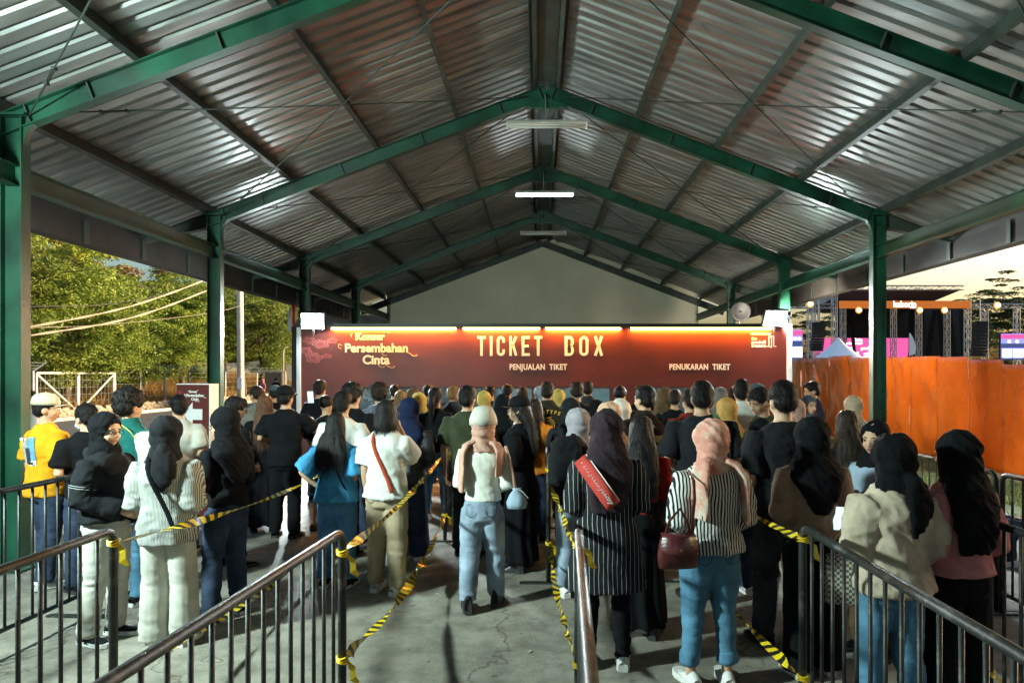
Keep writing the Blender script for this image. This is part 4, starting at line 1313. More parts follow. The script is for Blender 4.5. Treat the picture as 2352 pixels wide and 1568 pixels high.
        if style == 'hijab_drape':      # covers shoulders, points down the back
            drape.rings([(0, -.088 * k, .645 * k, .024 * k, .016 * k), (0, -.086 * k, .68 * k, .050 * k, .020 * k), (0, -.078 * k, .73 * k, .078 * k, .028 * k), (0, -.048 * k, .785 * k, .104 * k, .056 * k), (0, -.024 * k, .825 * k, .092 * k, .062 * k), (0, -.012 * k, .865 * k, .060 * k, .056 * k), (0, -.010 * k, .90 * k, .052 * k, .054 * k)], 20)
        elif style == 'hijab_long':     # long cloth falling straight from the crown
            drape.rings([(-.01 * k, -.092 * k, .62 * k, .060 * k, .018 * k), (-.005 * k, -.090 * k, .68 * k, .078 * k, .024 * k), (0, -.076 * k, .76 * k, .088 * k, .040 * k), (0, -.046 * k, .82 * k, .086 * k, .058 * k), (0, -.022 * k, .87 * k, .068 * k, .064 * k), (0, -.012 * k, .92 * k, .060 * k, .066 * k), (0, -.010 * k, .955 * k, .054 * k, .06 * k)], 20)
        elif style == 'hijab_tail':     # gathered at the nape with a knotted tail
            drape.rings([(0, -.02 * k, .81 * k, .082 * k, .060 * k), (0, -.014 * k, .84 * k, .064 * k, .056 * k), (0, -.012 * k, .88 * k, .052 * k, .054 * k)], 18)
            drape.tube([S(.012, -.060, .885), S(.016, -.084, .862), S(.020, -.096, .80), S(.024, -.096, .73), S(.014, -.092, .685)], [(.022 * k, .016 * k), (.026 * k, .020 * k), (.038 * k, .018 * k), (.034 * k, .014 * k), (.010 * k, .006 * k)], 12)
            drape.tube([S(.02, -.066, .875), S(.045, -.082, .845), S(.060, -.088, .79), S(.066, -.086, .745)], [(.016 * k, .012 * k), (.022 * k, .014 * k), (.024 * k, .011 * k), (.008 * k, .005 * k)], 10)
        elif style == 'hijab_wrap':     # snug wrap with both ends thrown forward over the shoulders
            drape.rings([(0, -.012 * k, .805 * k, .088 * k, .064 * k), (0, -.012 * k, .84 * k, .066 * k, .058 * k), (0, -.012 * k, .88 * k, .053 * k, .055 * k)], 18)
        elif style == 'hijab_shawl':    # twisted at the nape, a broad end hanging over each shoulder
            drape.rings([(0, -.014 * k, .825 * k, .070 * k, .056 * k), (0, -.014 * k, .85 * k, .056 * k, .054 * k), (0, -.012 * k, .88 * k, .053 * k, .055 * k)], 18)
            drape.tube([S(-.035, -.056, .862), S(-.062, -.070, .845), S(-.076, -.082, .80), S(-.078, -.090, .72), S(-.075, -.090, .645)], [(.020 * k, .014 * k), (.038 * k, .013 * k), (.040 * k, .011 * k), (.039 * k, .009 * k), (.038 * k, .008 * k)], 12)
            drape.tube([S(.035, -.052, .855), S(.075, -.056, .835), S(.100, -.060, .79), S(.106, -.066, .71), S(.108, -.064, .625)], [(.020 * k, .014 * k), (.036 * k, .014 * k), (.040 * k, .013 * k), (.041 * k, .010 * k), (.042 * k, .009 * k)], 12)
        hd(h)
        drape.v = [tuple(Vector(v) + off * .9) for v in drape.v]
        # carry the drape partly with the head turn so the neck cloth stays joined
        merge(h, drape)
        o = h.build("hijab", hmt, root)
        cfac = piv + HR @ S(0, .062, .048)
        fdir = HR @ Vector((0, 1, 0))
        def open_face(co, no, cfac=cfac, fdir=fdir, k=k, HR=HR, piv=piv):
            q = (co - np.array(piv)) @ np.array(HR)          # back into head space
            x, y, z = q[:, 0] / k, q[:, 1] / k, q[:, 2] / k + .865 - .0
            inside = (x / .0385) ** 2 + ((z - .916) / .047) ** 2 < 1
            m = inside & (y > .015)
            q[m, 1] -= .040 * k
            return q @ np.array(HR).T + np.array(piv)
        defer(o, .0088 if Y < 5.6 else .0105 if (near or face) else .015 if Y < 8.3 else .021, 2, fold_fn(.0072, 18, 13, 5.5, seed, .8, .35), None, open_face if (face or abs(((yaw + head[0]) + 180) % 360 - 180) > 40) else None)
    if len(hair) > 2 and isinstance(hair[-1], dict):
        cp = hair[-1]; cs_ = 1.25 if style.startswith('hijab') else 1.0
        cm = C[cp['cap']] if isinstance(cp['cap'], str) else cp['cap']
        c = MB()
        zc_ = .936 if cs_ > 1 else .948
        c.rings([(0, -.010 * k, zc_ * k, .0570 * cs_ * k, .0650 * cs_ * k), (0, -.010 * k, .962 * k, .0570 * cs_ * k, .0650 * cs_ * k), (0, -.010 * k, .988 * k, .0505 * cs_ * k, .0590 * cs_ * k), (0, -.010 * k, (1.004 + (cs_ - 1) * .08) * k, .036 * cs_ * k, .042 * cs_ * k), (0, -.010 * k, (1.012 + (cs_ - 1) * .08) * k, .010 * k, .012 * k)], 22)
        c.ell(S(0, -.010, 1.012), S(.006, .006, .004), 8, 5)
        hd(c); co_ = c.build("cap", cm, root, smooth=True)
        v = MB()
        pts = []
        for i in range(11):
            a = PI * i / 10
            pts.append((.050 * k * math.cos(a), (.040 + .060 * math.sin(a)) * k))
        V = [(p[0], p[1], (.951 - 1.2 * (p[0] / k) ** 2 * 3) * k) for p in pts] + [(p[0], p[1], (.955 - 1.2 * (p[0] / k) ** 2 * 3) * k) for p in pts]
        n = len(pts)
        v.add(V, [tuple(range(n)), tuple(reversed(range(n, 2 * n)))] + [(i, n + i, n + (i + 1) % n, (i + 1) % n) for i in range(n)])
        hd(v); v.build("visor", cm, co_, smooth=False)
    if glasses:
        g = MB()
        for s in (-1, 1):
            ring = [S(s * .0195 + .0125 * math.cos(a), .0560, .9235 + .0115 * math.sin(a)) for a in [2 * PI * i / 14 for i in range(15)]]
            g.tube(ring, .0013 * k, 5, cap=False)
            g.tube([S(s * .032, .0545, .927), S(s * .047, .030, .928), S(s * .050, -.006, .924)], .0012 * k, 5)
        g.tube([S(-.007, .0575, .926), S(.007, .0575, .926)], .0012 * k, 5)
        hd(g); g.build("glasses", M_BLACKM, root)
    info = dict(root=root, k=k, S=S, arm=arm_j, leg=leg_j, hd=hd, tor=tor, Y=Y, vox=vox, near=near, off=off)
    if extras: extras(info)
    PEOPLE.append(info)
    return info

# ---- add-ons
def strap(info, mat, pts, w=.028, name="strap"):
    """thin webbing following the given points (fractions of height)"""
    S = info['S']; P = [S(*p) for p in pts]
    mb = MB(); mb.tube(P, [(w * .5, .004)] * len(P), 8)
    return mb.build(name, mat, info['root'], smooth=True)
def back_z(info, z, infl=.02):
    r = info['tor'](infl, infl, [z])[0]
    return r[1] - r[4]
def print_on_back(info, body, size, x, z, mat, xs=1.0, infl=.03, bold=0.0, rotz=0.0, curve=0.0):
    y = back_z(info, z, infl)
    k = info['k']
    return text_obj("lettering", body, size, (x * k, y - .006, z * k), (R(90) - R(6), rotz, 0), mat, info['root'], xs, bold, 'CENTER', .002)
def crossbody(matname, infl=.022, side=1):
    m = C[matname] if isinstance(matname, str) else matname
    def f(info):
        k = info['k']; pts = []
        for i in range(15):
            u = i / 14
            z = .838 - .30 * u
            r = info['tor'](infl, infl, [z])[0]
            x = side * (-.055 + .13 * u)
            xx = x * k / r[3]; xx = max(-.93, min(.93, xx))
            y = r[1] - r[4] * (1 - abs(xx) ** 2.3) ** (1 / 2.3) - .003
            pts.append((x, y / k, z))
        strap(info, m, pts, .03)
    return f
# ------------------------------------------------------------------ the crowd, nearest rows first
M_DENIMST = make_mat("white_topstitch", (0.5, 0.55, 0.55), .8, var=.05)
def stitch(info):
    k = info['k']
    for z in (.535, .615):
        pts = [(.132 * math.cos(a) * .93, .095 * math.sin(a) - .004, z) for a in [R(t) for t in range(-175, 6, 15)]]
    a, e, w = info['arm'][-1]
    for s in (-1, 1):
        a, e, w = info['arm'][s]
        for t, rr in ((.62, .052), (.68, .052)):
            c = a.lerp(e, t); d = (e - a).normalized(); u = d.cross(Vector((0, 1, 0))).normalized(); v = d.cross(u)
            mb = MB(); mb.tube([c + (u * math.cos(q) + v * math.sin(q)) * rr * k for q in [2 * PI * i / 16 for i in range(17)]], .0014, 4, cap=False)
            mb.build("topstitch", M_DENIMST, info['root'])
def mask_fn(info):
    S = info['S']; k = info['k']
    mb = MB(); mb.ell(S(0, .040, .893), S(.032, .026, .026), 12, 8)
    for s in (-1, 1):
        mb.tube([S(s * .028, .048, .905), S(s * .047, .01, .918)], .0012 * k, 4); mb.tube([S(s * .028, .044, .880), S(s * .047, .004, .905)], .0012 * k, 4)
    info['hd'](mb); mb.build("face_mask", make_mat("mask_cloth", (0.55, 0.66, 0.68), .9, var=.05), info['root'], smooth=True)
M_PBLUE = make_mat("print_blue", (0.10, 0.26, 0.42), .8, var=.3, vscale=30); M_PBLK = make_mat("print_black", (0.02, 0.02, 0.025), .8, var=.2); M_PGREY = make_mat("print_grey", (0.30, 0.31, 0.32), .8, var=.5, vscale=40)
def tee_print(info):
    k = info['k']; root = info['root']
    def patch(x0, x1, z0, z1, m, lift, n=6):
        mb = MB(); V = []; F = []
        for j in range(n + 1):
            z = z0 + (z1 - z0) * j / n
            r = info['tor'](.026, .0234, [z])[0]
            for i in range(n + 1):
                x = x0 + (x1 - x0) * i / n
                q = min(.98, abs(x * k / r[3]))
                V.append((x * k, r[1] - r[4] * (1 - q ** 2.3) ** (1 / 2.3) - .009 - lift, z * k))
        for j in range(n):
            for i in range(n):
                a = j * (n + 1) + i; F.append((a, a + 1, a + n + 2, a + n + 1))
        mb.add(V, F); return mb.build("shirt_print", m, root, smooth=True)
    patch(-.060, -.030, .665, .775, M_PBLUE, 0); patch(-.045, .0, .64, .765, M_PGREY, .003); patch(.000, .045, .665, .785, M_PBLUE, .001)
    patch(-.062, -.035, .762, .785, M_PBLK, .004); patch(-.005, .045, .638, .664, M_FW, .002); patch(-.020, .012, .645, .73, M_PBLK, .0045)
    text_obj("lettering", "NO TH", .036, (-.030 * k, back_z(info, .772, .026) - .017, .773 * k), (R(90), 0, 0), M_FW, root, .8, .001, 'CENTER', .001)
    text_obj("lettering", "ING", .036, (.025 * k, back_z(info, .65, .026) - .016, .651 * k), (R(90), 0, 0), M_PBLK, root, 1, .001, 'CENTER', .001)
def pocket_seams(info):
    pass
def scarf_red(info):
    """red shawl end with script lettering lying across the back"""
    k = info['k']; root = info['root']; S = info['S']
    m = make_mat("red_shawl", (0.42, 0.035, 0.025), .85, var=.12, vscale=20)
    V = []; F = []; n = 12
    def pt(u, v):
        x = -.105 + .115 * u; z = .822 - .165 * u
        dx, dz = .046 * v, .032 * v
        xx = x + dx; zz = z + dz
        r = info['tor'](.034, .032, [min(max(zz, .5), .84)])[0]
        q = min(.97, abs(xx * k / r[3]))
        y = r[1] - r[4] * (1 - q ** 2.3) ** (1 / 2.3)
        y -= .030 + .055 * math.exp(-((xx + .005) / .06) ** 2)
        return (xx * k, y + .012 * math.sin(u * 5), zz * k)
    for i in range(n + 1):
        for v in (-.5, -.17, .17, .5): V.append(pt(i / n, v))
    for i in range(n):
        for j in range(3): F.append((i * 4 + j, i * 4 + j + 1, i * 4 + j + 5, i * 4 + j + 4))
    mb = MB(); mb.add(V, F); o = mb.build("shawl_end", m, root, smooth=True)
    so = o.modifiers.new("solid", 'SOLIDIFY'); so.thickness = .008; so.offset = -1
    e = MB(); e.tube([Vector(pt(i / n, .52)) + Vector((0, -.004, 0)) for i in range(n + 1)], .004, 5); e.build("white_edge", M_FW, o)
    # handwriting-like line following the band
    txt = "dennydennydenny"
    for i, ch in enumerate(txt):
        u = .06 + .88 * (i + .5) / len(txt)
        p = Vector(pt(u, 0.02)); d = Vector(pt(min(1, u + .04), 0)) - Vector(pt(max(0, u - .04), 0))
        ang = math.atan2(d.z, d.x)
        c = text_obj("lettering", ch, .044, (p.x, p.y - .008, p.z), (0, 0, 0), M_FW, o, .9, .0005, 'CENTER', .001, .35)
        c.rotation_euler = (Matrix.Rotation(-ang, 3, 'Y') @ Matrix.Rotation(R(90), 3, 'X')).to_euler()
def shawl_ends(matname):
    def f(info):
        S = info['S']; k = info['k']
        mb = MB()
        mb.tube([S(-.03, -.03, .855), S(-.075, -.045, .838), S(-.096, -.066, .80), S(-.098, -.076, .70), S(-.102, -.074, .605)], [(.024 * k, .012 * k), (.036 * k, .013 * k), (.038 * k, .012 * k), (.034 * k, .010 * k), (.033 * k, .009 * k)], 12)
        mb.tube([S(.03, -.03, .855), S(.075, -.045, .838), S(.092, -.066, .80), S(.092, -.076, .74), S(.088, -.074, .68)], [(.024 * k, .012 * k), (.036 * k, .013 * k), (.039 * k, .012 * k), (.036 * k, .010 * k), (.037 * k, .009 * k)], 12)
        o = mb.build("shawl", C[matname], info['root']); defer(o, .011, 2, fold_fn(.005, 24, 8, 3, 5, .1))
    return f
def jacket_back(info):
    k = info['k']; root = info['root']
    m = make_mat("gold_print", (0.62, 0.33, 0.05), .7, var=.08)
    word = "RAWTYPE"
    for i, ch in enumerate(word):
        a = (i - 3) * .15
        x = .088 * math.sin(a * 1.25) / math.sin(.56) * .95; z = .758 + .028 * math.cos(a * 2.2)
        c = text_obj("lettering", ch, .062, (x * k, back_z(info, .76, .034) - .008 + .02 * abs(a), z * k), (R(86), 0, 0), m, root, .85, .003, 'CENTER', .002)
        c.rotation_euler = (R(86), a * .9, 0)
    mb = MB(); y = back_z(info, .69, .034) - .011
    for r, t in ((.052, .0035), (.040, .0022), (.030, .002)):
        mb.tube([((r * math.cos(q)) * k, y, (.690 + r * math.sin(q)) * k) for q in [2 * PI * i / 30 for i in range(31)]], t, 5, cap=False)
    for q in range(18):
        a = 2 * PI * q / 18
        mb.tube([(.041 * k * math.cos(a), y, (.69 + .041 * math.sin(a)) * k), (.051 * k * math.cos(a), y, (.69 + .051 * math.sin(a)) * k)], .0014, 4)
    mb.tube([(-.018 * k, y - .002, .690 * k), (-.004 * k, y - .002, .703 * k), (.012 * k, y - .002, .69 * k), (.0, y - .002, .675 * k), (-.018 * k, y - .002, .69 * k)], .003, 5)
    mb.tube([(-.03 * k, y, .748 * k), (-.01 * k, y, .744 * k), (0, y, .749 * k), (.01 * k, y, .744 * k), (.03 * k, y, .748 * k)], .004, 5)
    mb.build("emblem", m, root)
    text_obj("lettering", "K!", .06, (-.045 * k, y - .003, .60 * k), (R(86), 0, 0), m, root, .9, .003, 'CENTER', .002)
def two_tone(info):
    k = info['k']
    mb = MB(); r = [(a, b - .004, c, d + .004, e + .004) for a, b, c, d, e in info['tor'](.027, .0245, [.50, .56, .62, .68, .735])]
    mb.rings(r, 22, power=2.3); mb.build("lower_panel", cloth("khaki_panel", (0.17, 0.135, 0.07)), info['root'], smooth=True)
    lg = MB(); y = back_z(info, .79, .027) - .004
    lg.tube([(.02 * k * math.cos(q), y - .004, (.785 + .009 * math.sin(q)) * k) for q in [2 * PI * i / 18 for i in range(19)]], .003, 5, cap=False)
    lg.tube([(-.012 * k, y - .005, .785 * k), (.012 * k, y - .005, .785 * k)], .004, 5)
    lg.tube([(-.03 * k, y - .001, .769 * k), (.03 * k, y - .001, .769 * k)], .0015, 4)
    lg.build("emblem", M_FW, info['root'])
def letterman(info):
    k = info['k']
    for s in (-1, 1):
        a, e, w = info['arm'][s]
        mb = MB(); mb.tube([a.lerp(e, -.05), a.lerp(e, .5), e, e.lerp(w, .5), w], [.062 * k, .058 * k, .052 * k, .046 * k, .04 * k], 14)
        o = mb.build("sleeve_panel", C['offw'], info['root']); defer(o, .0125, 2, fold_fn(.006, 8, 8, 9, 3))
        y = back_z(info, .80, .03)
        mb = MB(); mb.tube([Vector((s * .03 * k, y - .004, .845 * k)), Vector((s * .075 * k, back_z(info, .80, .03), .815 * k)), Vector((s * .098 * k, -.045 * k, .74 * k)), Vector((s * .10 * k, -.055 * k, .62 * k))], .004, 5)
        mb.build("piping", make_mat("lime_piping", (0.45, 0.5, 0.05), .8, var=.05), info['root'])
def white_lines(info):
    k = info['k']
    for s in (-1, 1):
        a, e, w = info['arm'][s]
        mb = MB(); mb.tube([a + Vector((s * .03, -.05, 0)), a.lerp(e, .5) + Vector((s * .025, -.05, 0)), e + Vector((s * .02, -.05, 0)), e.lerp(w, .8) + Vector((s * .03, -.03, 0))], .0035, 4)
        mb.build("piping", M_FW, info['root'])
def green_strap(info):
    k = info['k']; m = cloth("sage_strap", (0.09, 0.13, 0.055))
    strap(info, m, [(.055, -.01, .856), (.058, -.058, .838), (.062, -.083, .80), (.07, -.086, .72), (.08, -.08, .64), (.088, -.07, .57)], .055)

W = 'white'
# front, left lane
person(246, 4.85, 1.60, -98, "person in black denim jacket and cream trousers, hijab, smiling in glasses", ('hijab_wrap', 'black'), dict(mat='black2', sleeve='long', fit=.030, hem=.535, puff=.012, hood=1, name='jacket', fold=.008), ('straight', 'offw'), 'blkwht', ('down_out', 'front'), (-8, -4), skin=0, face=True, glasses=True, extras=stitch)
person(386, 4.75, 1.58, 4, "person in oversized grey striped shirt and white cargo trousers, black hijab", ('hijab_tail', 'black2'), dict(mat='stripe_g', sleeve='long', fit=.034, hem=.46, puff=.016, fold=.012), ('wide', 'offw'), 'white', ('front', 'front'), (0, -6), extras=crossbody('black', .055, 1))
person(520, 5.30, 1.62, 62, "person in black top and dark blue jeans, dark hijab and glasses, in profile", ('hijab_drape', 'black'), dict(mat='black', sleeve='long', fit=.014, hem=.54), ('straight', 'j_dark'), 'blkwht', ('phone', 'phone'), (25, -14), skin=0, face=True, glasses=True)
person(775, 6.08, 1.53, -6, "person in loose blue shirt, long black hair, hand on hip", ('long', 'black', .70), dict(mat='blue', sleeve='short', fit=.034, hem=.50, puff=.020, sl=.92, fold=.010), ('mom', 'j_blue'), 'blkwht', ('hip', 'front'), (0, -4), hair_w=1.55, extras=lambda i: (strap(i, C['black'], [(.0, -.095, .72), (-.05, -.097, .66), (-.085, -.07, .60)], .02), strap(i, C['black'], [(.03, -.095, .70), (.06, -.09, .62), (.085, -.07, .56)], .02)))
person(888, 5.90, 1.65, -14, "person in white T-shirt and beige cargo trousers, black bob hair, red strap", ('bob', 'black'), dict(mat='white', sleeve='short', fit=.030, hem=.50, puff=.014, sl=.80, fold=.010), ('cargo', 'khaki'), 'white', ('down', 'face'), (10, -6), skin=1, stance=(.02, -.02), extras=crossbody(cloth("red_strap", (0.35, 0.05, 0.025)), .036, 1))
person(1108, 5.50, 1.58, 0, "person in cream cap, ribbed white top, pink shawl and light jeans", ('hijab_wrap', 'dusty', dict(cap='offw')), dict(mat=make_mat("ribbed_white_knit", (0.62, 0.62, 0.55), .9, var=.1, bump=.5, bscale=70, stretch=(1, 1, 3)), sleeve='long', fit=.012, hem=.555, fold=.005), ('mom', 'j_light'), 'black', ('front', 'front'), (0, 0), stance=(-.06, .05), extras=shawl_ends('dusty'))
person(1390, 4.40, 1.64, 3, "person in long black pinstriped coat, dark hijab and red shawl end", ('hijab_long', 'aub'), dict(mat='pin', sleeve='long', fit=.027, hem=.315, puff=.004, name='coat', fold=.006), ('slim', 'black'), 'white', ('front', 'front'), (4, -4), wide=1.08, extras=scarf_red)
person(1468, 4.95, 1.57, -12, "person in red long-sleeved top and long black skirt, long straight hair", ('long', 'black', .66), dict(mat='red', sleeve='long', fit=.010, hem=.55), ('skirt', 'black'), 'black', ('front', 'phone'), (8, -8))
person(1632, 4.12, 1.60, 8, "person in black and white striped shirt, pink floral hijab and blue jeans", ('hijab_shawl', 'floral'), dict(mat='stripe_bw', sleeve='long', fit=.030, hem=.515, puff=.010, fold=.009), ('crop', 'j_sky'), 'white', ('front', 'front'), (14, -8), skin=0, wide=1.05)
person(1797, 4.75, 1.83, 6, "tall person in plain black T-shirt and dark jeans, short black hair", ('short', 'black'), dict(mat='black2', sleeve='short', fit=.026, hem=.485, sl=.88), ('straight', 'j_black'), 'blk', ('front', 'front'), (4, -6), sex='m', skin=0, stance=(.015, -.01))
person(1866, 4.30, 1.60, 2, "person in brown top and wide black trousers, long black hijab over the back", ('hijab_drape', 'black'), dict(mat='taupe', sleeve='long', fit=.024, hem=.545, puff=.012), ('wide', 'black'), 'white', ('front', 'phone'), (-6, -6), wide=1.04)
person(2046, 3.52, 1.565, 8, "person in oversized cream sweatshirt and blue jeans, black knotted hijab", ('hijab_tail', 'black'), dict(mat='cream', sleeve='long', fit=.036, hem=.50, puff=.018, fold=.013), ('straight', 'j_sky'), 'white', ('phone', 'front'), (6, -6), wide=1.02)
person(2196, 3.60, 1.575, 14, "person in pink shirt and wide black trousers, black hijab and glasses", ('hijab_long', 'black'), dict(mat='pink', sleeve='long', fit=.030, hem=.535, puff=.022, fold=.009), ('wide', 'black'), 'blk', ('front', 'front'), (22, -4), skin=0, face=True, glasses=True)
person(2008, 4.62, 1.56, 120, "person in black cap-like hijab and pale blue top, looking back over the shoulder", ('hijab_wrap', 'black'), dict(mat='sky', sleeve='long', fit=.016, hem=.54), ('straight', 'brown'), 'blk', ('front', 'phone'), (12, -4), skin=0, face=True)
person(1945, 5.40, 1.59, -10, "person in black top with very long dark hair beside the checked shirt", ('long', 'dark', .62), dict(mat='black', sleeve='long', fit=.014, hem=.50), ('straight', 'j_black'), 'blk', ('down', 'phone'), (0, -6))
# left edge
person(108, 6.10, 1.70, -24, "person in amber T-shirt with a back print and cream cap", ('capped', 'black', dict(cap=cloth("cream_cap", (0.42, 0.40, 0.29)))), dict(mat='yellow', sleeve='short', fit=.026, hem=.475, sl=.86, fold=.009), ('straight', 'j_dark'), 'white', ('down', 'front'), (-42, -2), sex='m', skin=1, face=True, stance=(.04, -.05), extras=tee_print)
person(200, 6.0, 1.62, 52, "person in black T-shirt and pale face mask, black hair", ('short', 'black'), dict(mat='black', sleeve='short', fit=.024, hem=.50), ('straight', 'j_dark'), 'blk', ('front', 'down'), (16, -8), sex='m', skin=0, face=True, extras=mask_fn)
person(300, 5.65, 1.75, -12, "person in teal jacket with pale sleeves and curly black hair", ('curly', 'black'), dict(mat='teal', sleeve='long', fit=.024, hem=.52, collar=1, name='jacket'), ('straight', 'j_sky'), 'blkwht', ('front', 'front'), (-20, -2), sex='m', extras=letterman)
person(413, 7.20, 1.66, 12, "person in plain white T-shirt with black undercut hair near the arrow sign", ('short', 'black'), dict(mat='offw', sleeve='short', fit=.022, hem=.49), ('straight', 'j_dark'), 'blkwht', ('front', 'front'), (30, 0), sex='m', skin=0)
person(536, 6.70, 1.66, -38, "person in black T-shirt and glasses behind the dark hijab profile", ('short', 'black'), dict(mat='black', sleeve='short', fit=.018, hem=.49), ('straight', 'black'), 'blk', ('front', 'front'), (-20, -10), sex='m', glasses=True)
person(68, 9.6, 1.66, -30, "person in white shirt and red shoes behind the amber T-shirt", ('short', 'dark'), dict(mat='white', sleeve='short', fit=.024, hem=.49), ('shorts', 'brown'), 'red', ('front', 'front'), (0, 0), sex='m')
# second rows, left lanes
person(655, 7.9, 1.74, 0, "person in black T-shirt and black cap raising a phone", ('capped', 'black', dict(cap='black')), dict(mat='black', sleeve='short', fit=.022, hem=.48), ('straight', 'black'), 'blk', ('bag', 'reach'), (-12, 0), sex='m', wide=1.1)
person(606, 8.2, 1.63, 18, "person with long reddish brown hair and long black skirt", ('long', 'brown', .66), dict(mat='black', sleeve='long', fit=.016, hem=.5), ('skirt', 'black'), 'blk', ('front', 'down'), (0, -6))
person(592, 9.5, 1.72, 30, "person in grey polo shirt looking down, short dark hair", ('short', 'dark'), dict(mat='grey', sleeve='short', fit=.022, hem=.49, collar=1), ('straight', 'j_dark'), 'blk', ('phone', 'phone'), (30, -14), sex='m', face=True)
person(632, 10.6, 1.70, 4, "person in dark cap behind the black cap with the phone", ('capped', 'black', dict(cap='slate')), dict(mat='black', sleeve='short', fit=.02, hem=.49), ('straight', 'black'), 'blk', sex='m')
person(737, 10.2, 1.79, -6, "tall person in black shirt against the booth's grey end", ('short', 'dark'), dict(mat='black', sleeve='short', fit=.02, hem=.48), ('straight', 'j_dark'), 'blk', ('front', 'front'), (-6, 0), sex='m')
person(746, 8.3, 1.63, -10, "person with shaved fade haircut, black T-shirt and brown shorts", ('buzz', 'black'), dict(mat='black', sleeve='short', fit=.022, hem=.48), ('shorts', 'brown'), 'sandal', ('front', 'down'), (-14, 0), sex='m', skin=1)
person(783, 7.0, 1.70, -4, "person in white T-shirt behind the loose blue shirt", ('short', 'black'), dict(mat='white', sleeve='short', fit=.024, hem=.48), ('straight', 'black'), 'blk', ('down', 'front'), (-6, -2), sex='m', skin=1)
person(812, 7.7, 1.77, -14, "person in black T-shirt with wavy black hair behind the white T-shirts", ('curly', 'black'), dict(mat='black', sleeve='short', fit=.022, hem=.48), ('straight', 'j_dark'), 'blk', ('front', 'front'), (-14, 0), sex='m')
person(868, 8.6, 1.76, 6, "person in blue plaid shirt with thick curly hair", ('curly', 'dark'), dict(mat='plaid', sleeve='short', fit=.024, hem=.48), ('straight', 'j_dark'), 'blk', ('front', 'front'), (10, 0), sex='m')
person(908, 12.0, 1.70, 0, "person with short dark hair close to the booth's dark window", ('short', 'dark'), dict(mat='black', fit=.02), sex='m')
person(917, 10.6, 1.63, 0, "person with light brown hair glowing under the tube lights", ('bob', 'ginger'), dict(mat='black', fit=.02))
person(938, 6.95, 1.63, -6, "person in dark navy hijab and glossy black jacket with white piping", ('hijab_drape', 'navy'), dict(mat='leather', sleeve='long', fit=.028, hem=.48, puff=.018, name='jacket'), ('wide', 'j_dark'), 'white', ('front', 'front'), (-6, -4), extras=white_lines)
person(963, 9.5, 1.62, 10, "person in pale yellow hijab lit by the booth", ('hijab_drape', 'yel_h'), dict(mat='char', sleeve='long', fit=.018), ('straight', 'black'))
person(946, 11.2, 1.64, -10, "person in brown hijab behind the pale yellow hijab", ('hijab_drape', 'brown'), dict(mat='brown', sleeve='long', fit=.018), ('straight', 'black'))
person(1000, 8.8, 1.71, -4, "person in black top with a tied low ponytail", ('pony', 'black'), dict(mat='black', sleeve='long', fit=.014, hem=.5), ('slim', 'j_blue'), 'white', ('down', 'front'), (-8, 0))
person(1042, 10.2, 1.70, -8, "person with light brown cropped hair and dark collar", ('short', 'ginger'), dict(mat='char', fit=.02, collar=1), sex='m')
person(1078, 7.1, 1.76, -6, "person in olive T-shirt with thick black hair", ('short', 'black'), dict(mat='olive', sleeve='short', fit=.024, hem=.475, sl=.85), ('straight', 'j_black'), 'blk', ('down', 'front'), (-10, 0), sex='m', skin=1, wide=1.04)
person(1112, 10.4, 1.62, 10, "person in bright yellow hijab beside the grey-blue window", ('hijab_wrap', 'yel_h'), dict(mat='mustard', sleeve='long', fit=.02), ('straight', 'black'))
person(1126, 11.8, 1.68, 0, "person with black hair in front of the grey-blue window's near edge", ('short', 'black'), dict(mat='char', fit=.02), sex='m')
person(1152, 8.3, 1.63, 4, "person in plain black hood-like hijab behind the cream cap", ('hijab_long', 'black'), dict(mat='black', sleeve='long', fit=.022), ('skirt', 'black'))
person(1162, 11.4, 1.71, 6, "person with round black hair before the grey-blue window", ('short', 'black'), dict(mat='navy', fit=.02), sex='m')
person(1196, 11.0, 1.68, -10, "person with brown hair before the grey-blue window, by the jacket", ('bob', 'dark'), dict(mat='char', fit=.02), ('straight', 'black'))
person(1192, 6.6, 1.66, 66, "person in black cap and glasses, in profile, long dark curls, black dress", ('long', 'black', .66, dict(cap='black')), dict(mat='black', sleeve='long', fit=.024, hem=.45, puff=.012), ('skirt', 'black'), 'black', ('front', 'phone'), (18, -4), skin=0, face=True, glasses=True)
person(1224, 7.7, 1.60, -4, "person in orange and cream vest behind the black cap", ('bob', 'dark'), dict(mat='orange', sleeve='short', fit=.026, hem=.48), ('straight', 'j_dark'), 'blk', ('front', 'front'), extras=lambda i: strap(i, C['black'], [(.03, -.06, .845), (.045, -.09, .78), (.05, -.095, .66)], .03))
person(1257, 9.0, 1.78, 0, "person in dark jacket with gold RAWTYPE lettering and round emblem", ('short', 'dark'), dict(mat=cloth("dark_jacket", (0.03, 0.026, 0.016)), sleeve='long', fit=.028, hem=.48, collar=1, name='jacket'), ('straight', 'brown'), 'blk', ('front', 'front'), (-4, 0), sex='m', extras=jacket_back)
person(1282, 10.6, 1.64, 0, "person in yellow hijab tucked behind the gold-lettered jacket", ('hijab_wrap', 'yel_h'), dict(mat='mustard', sleeve='long', fit=.02), ('straight', 'black'))
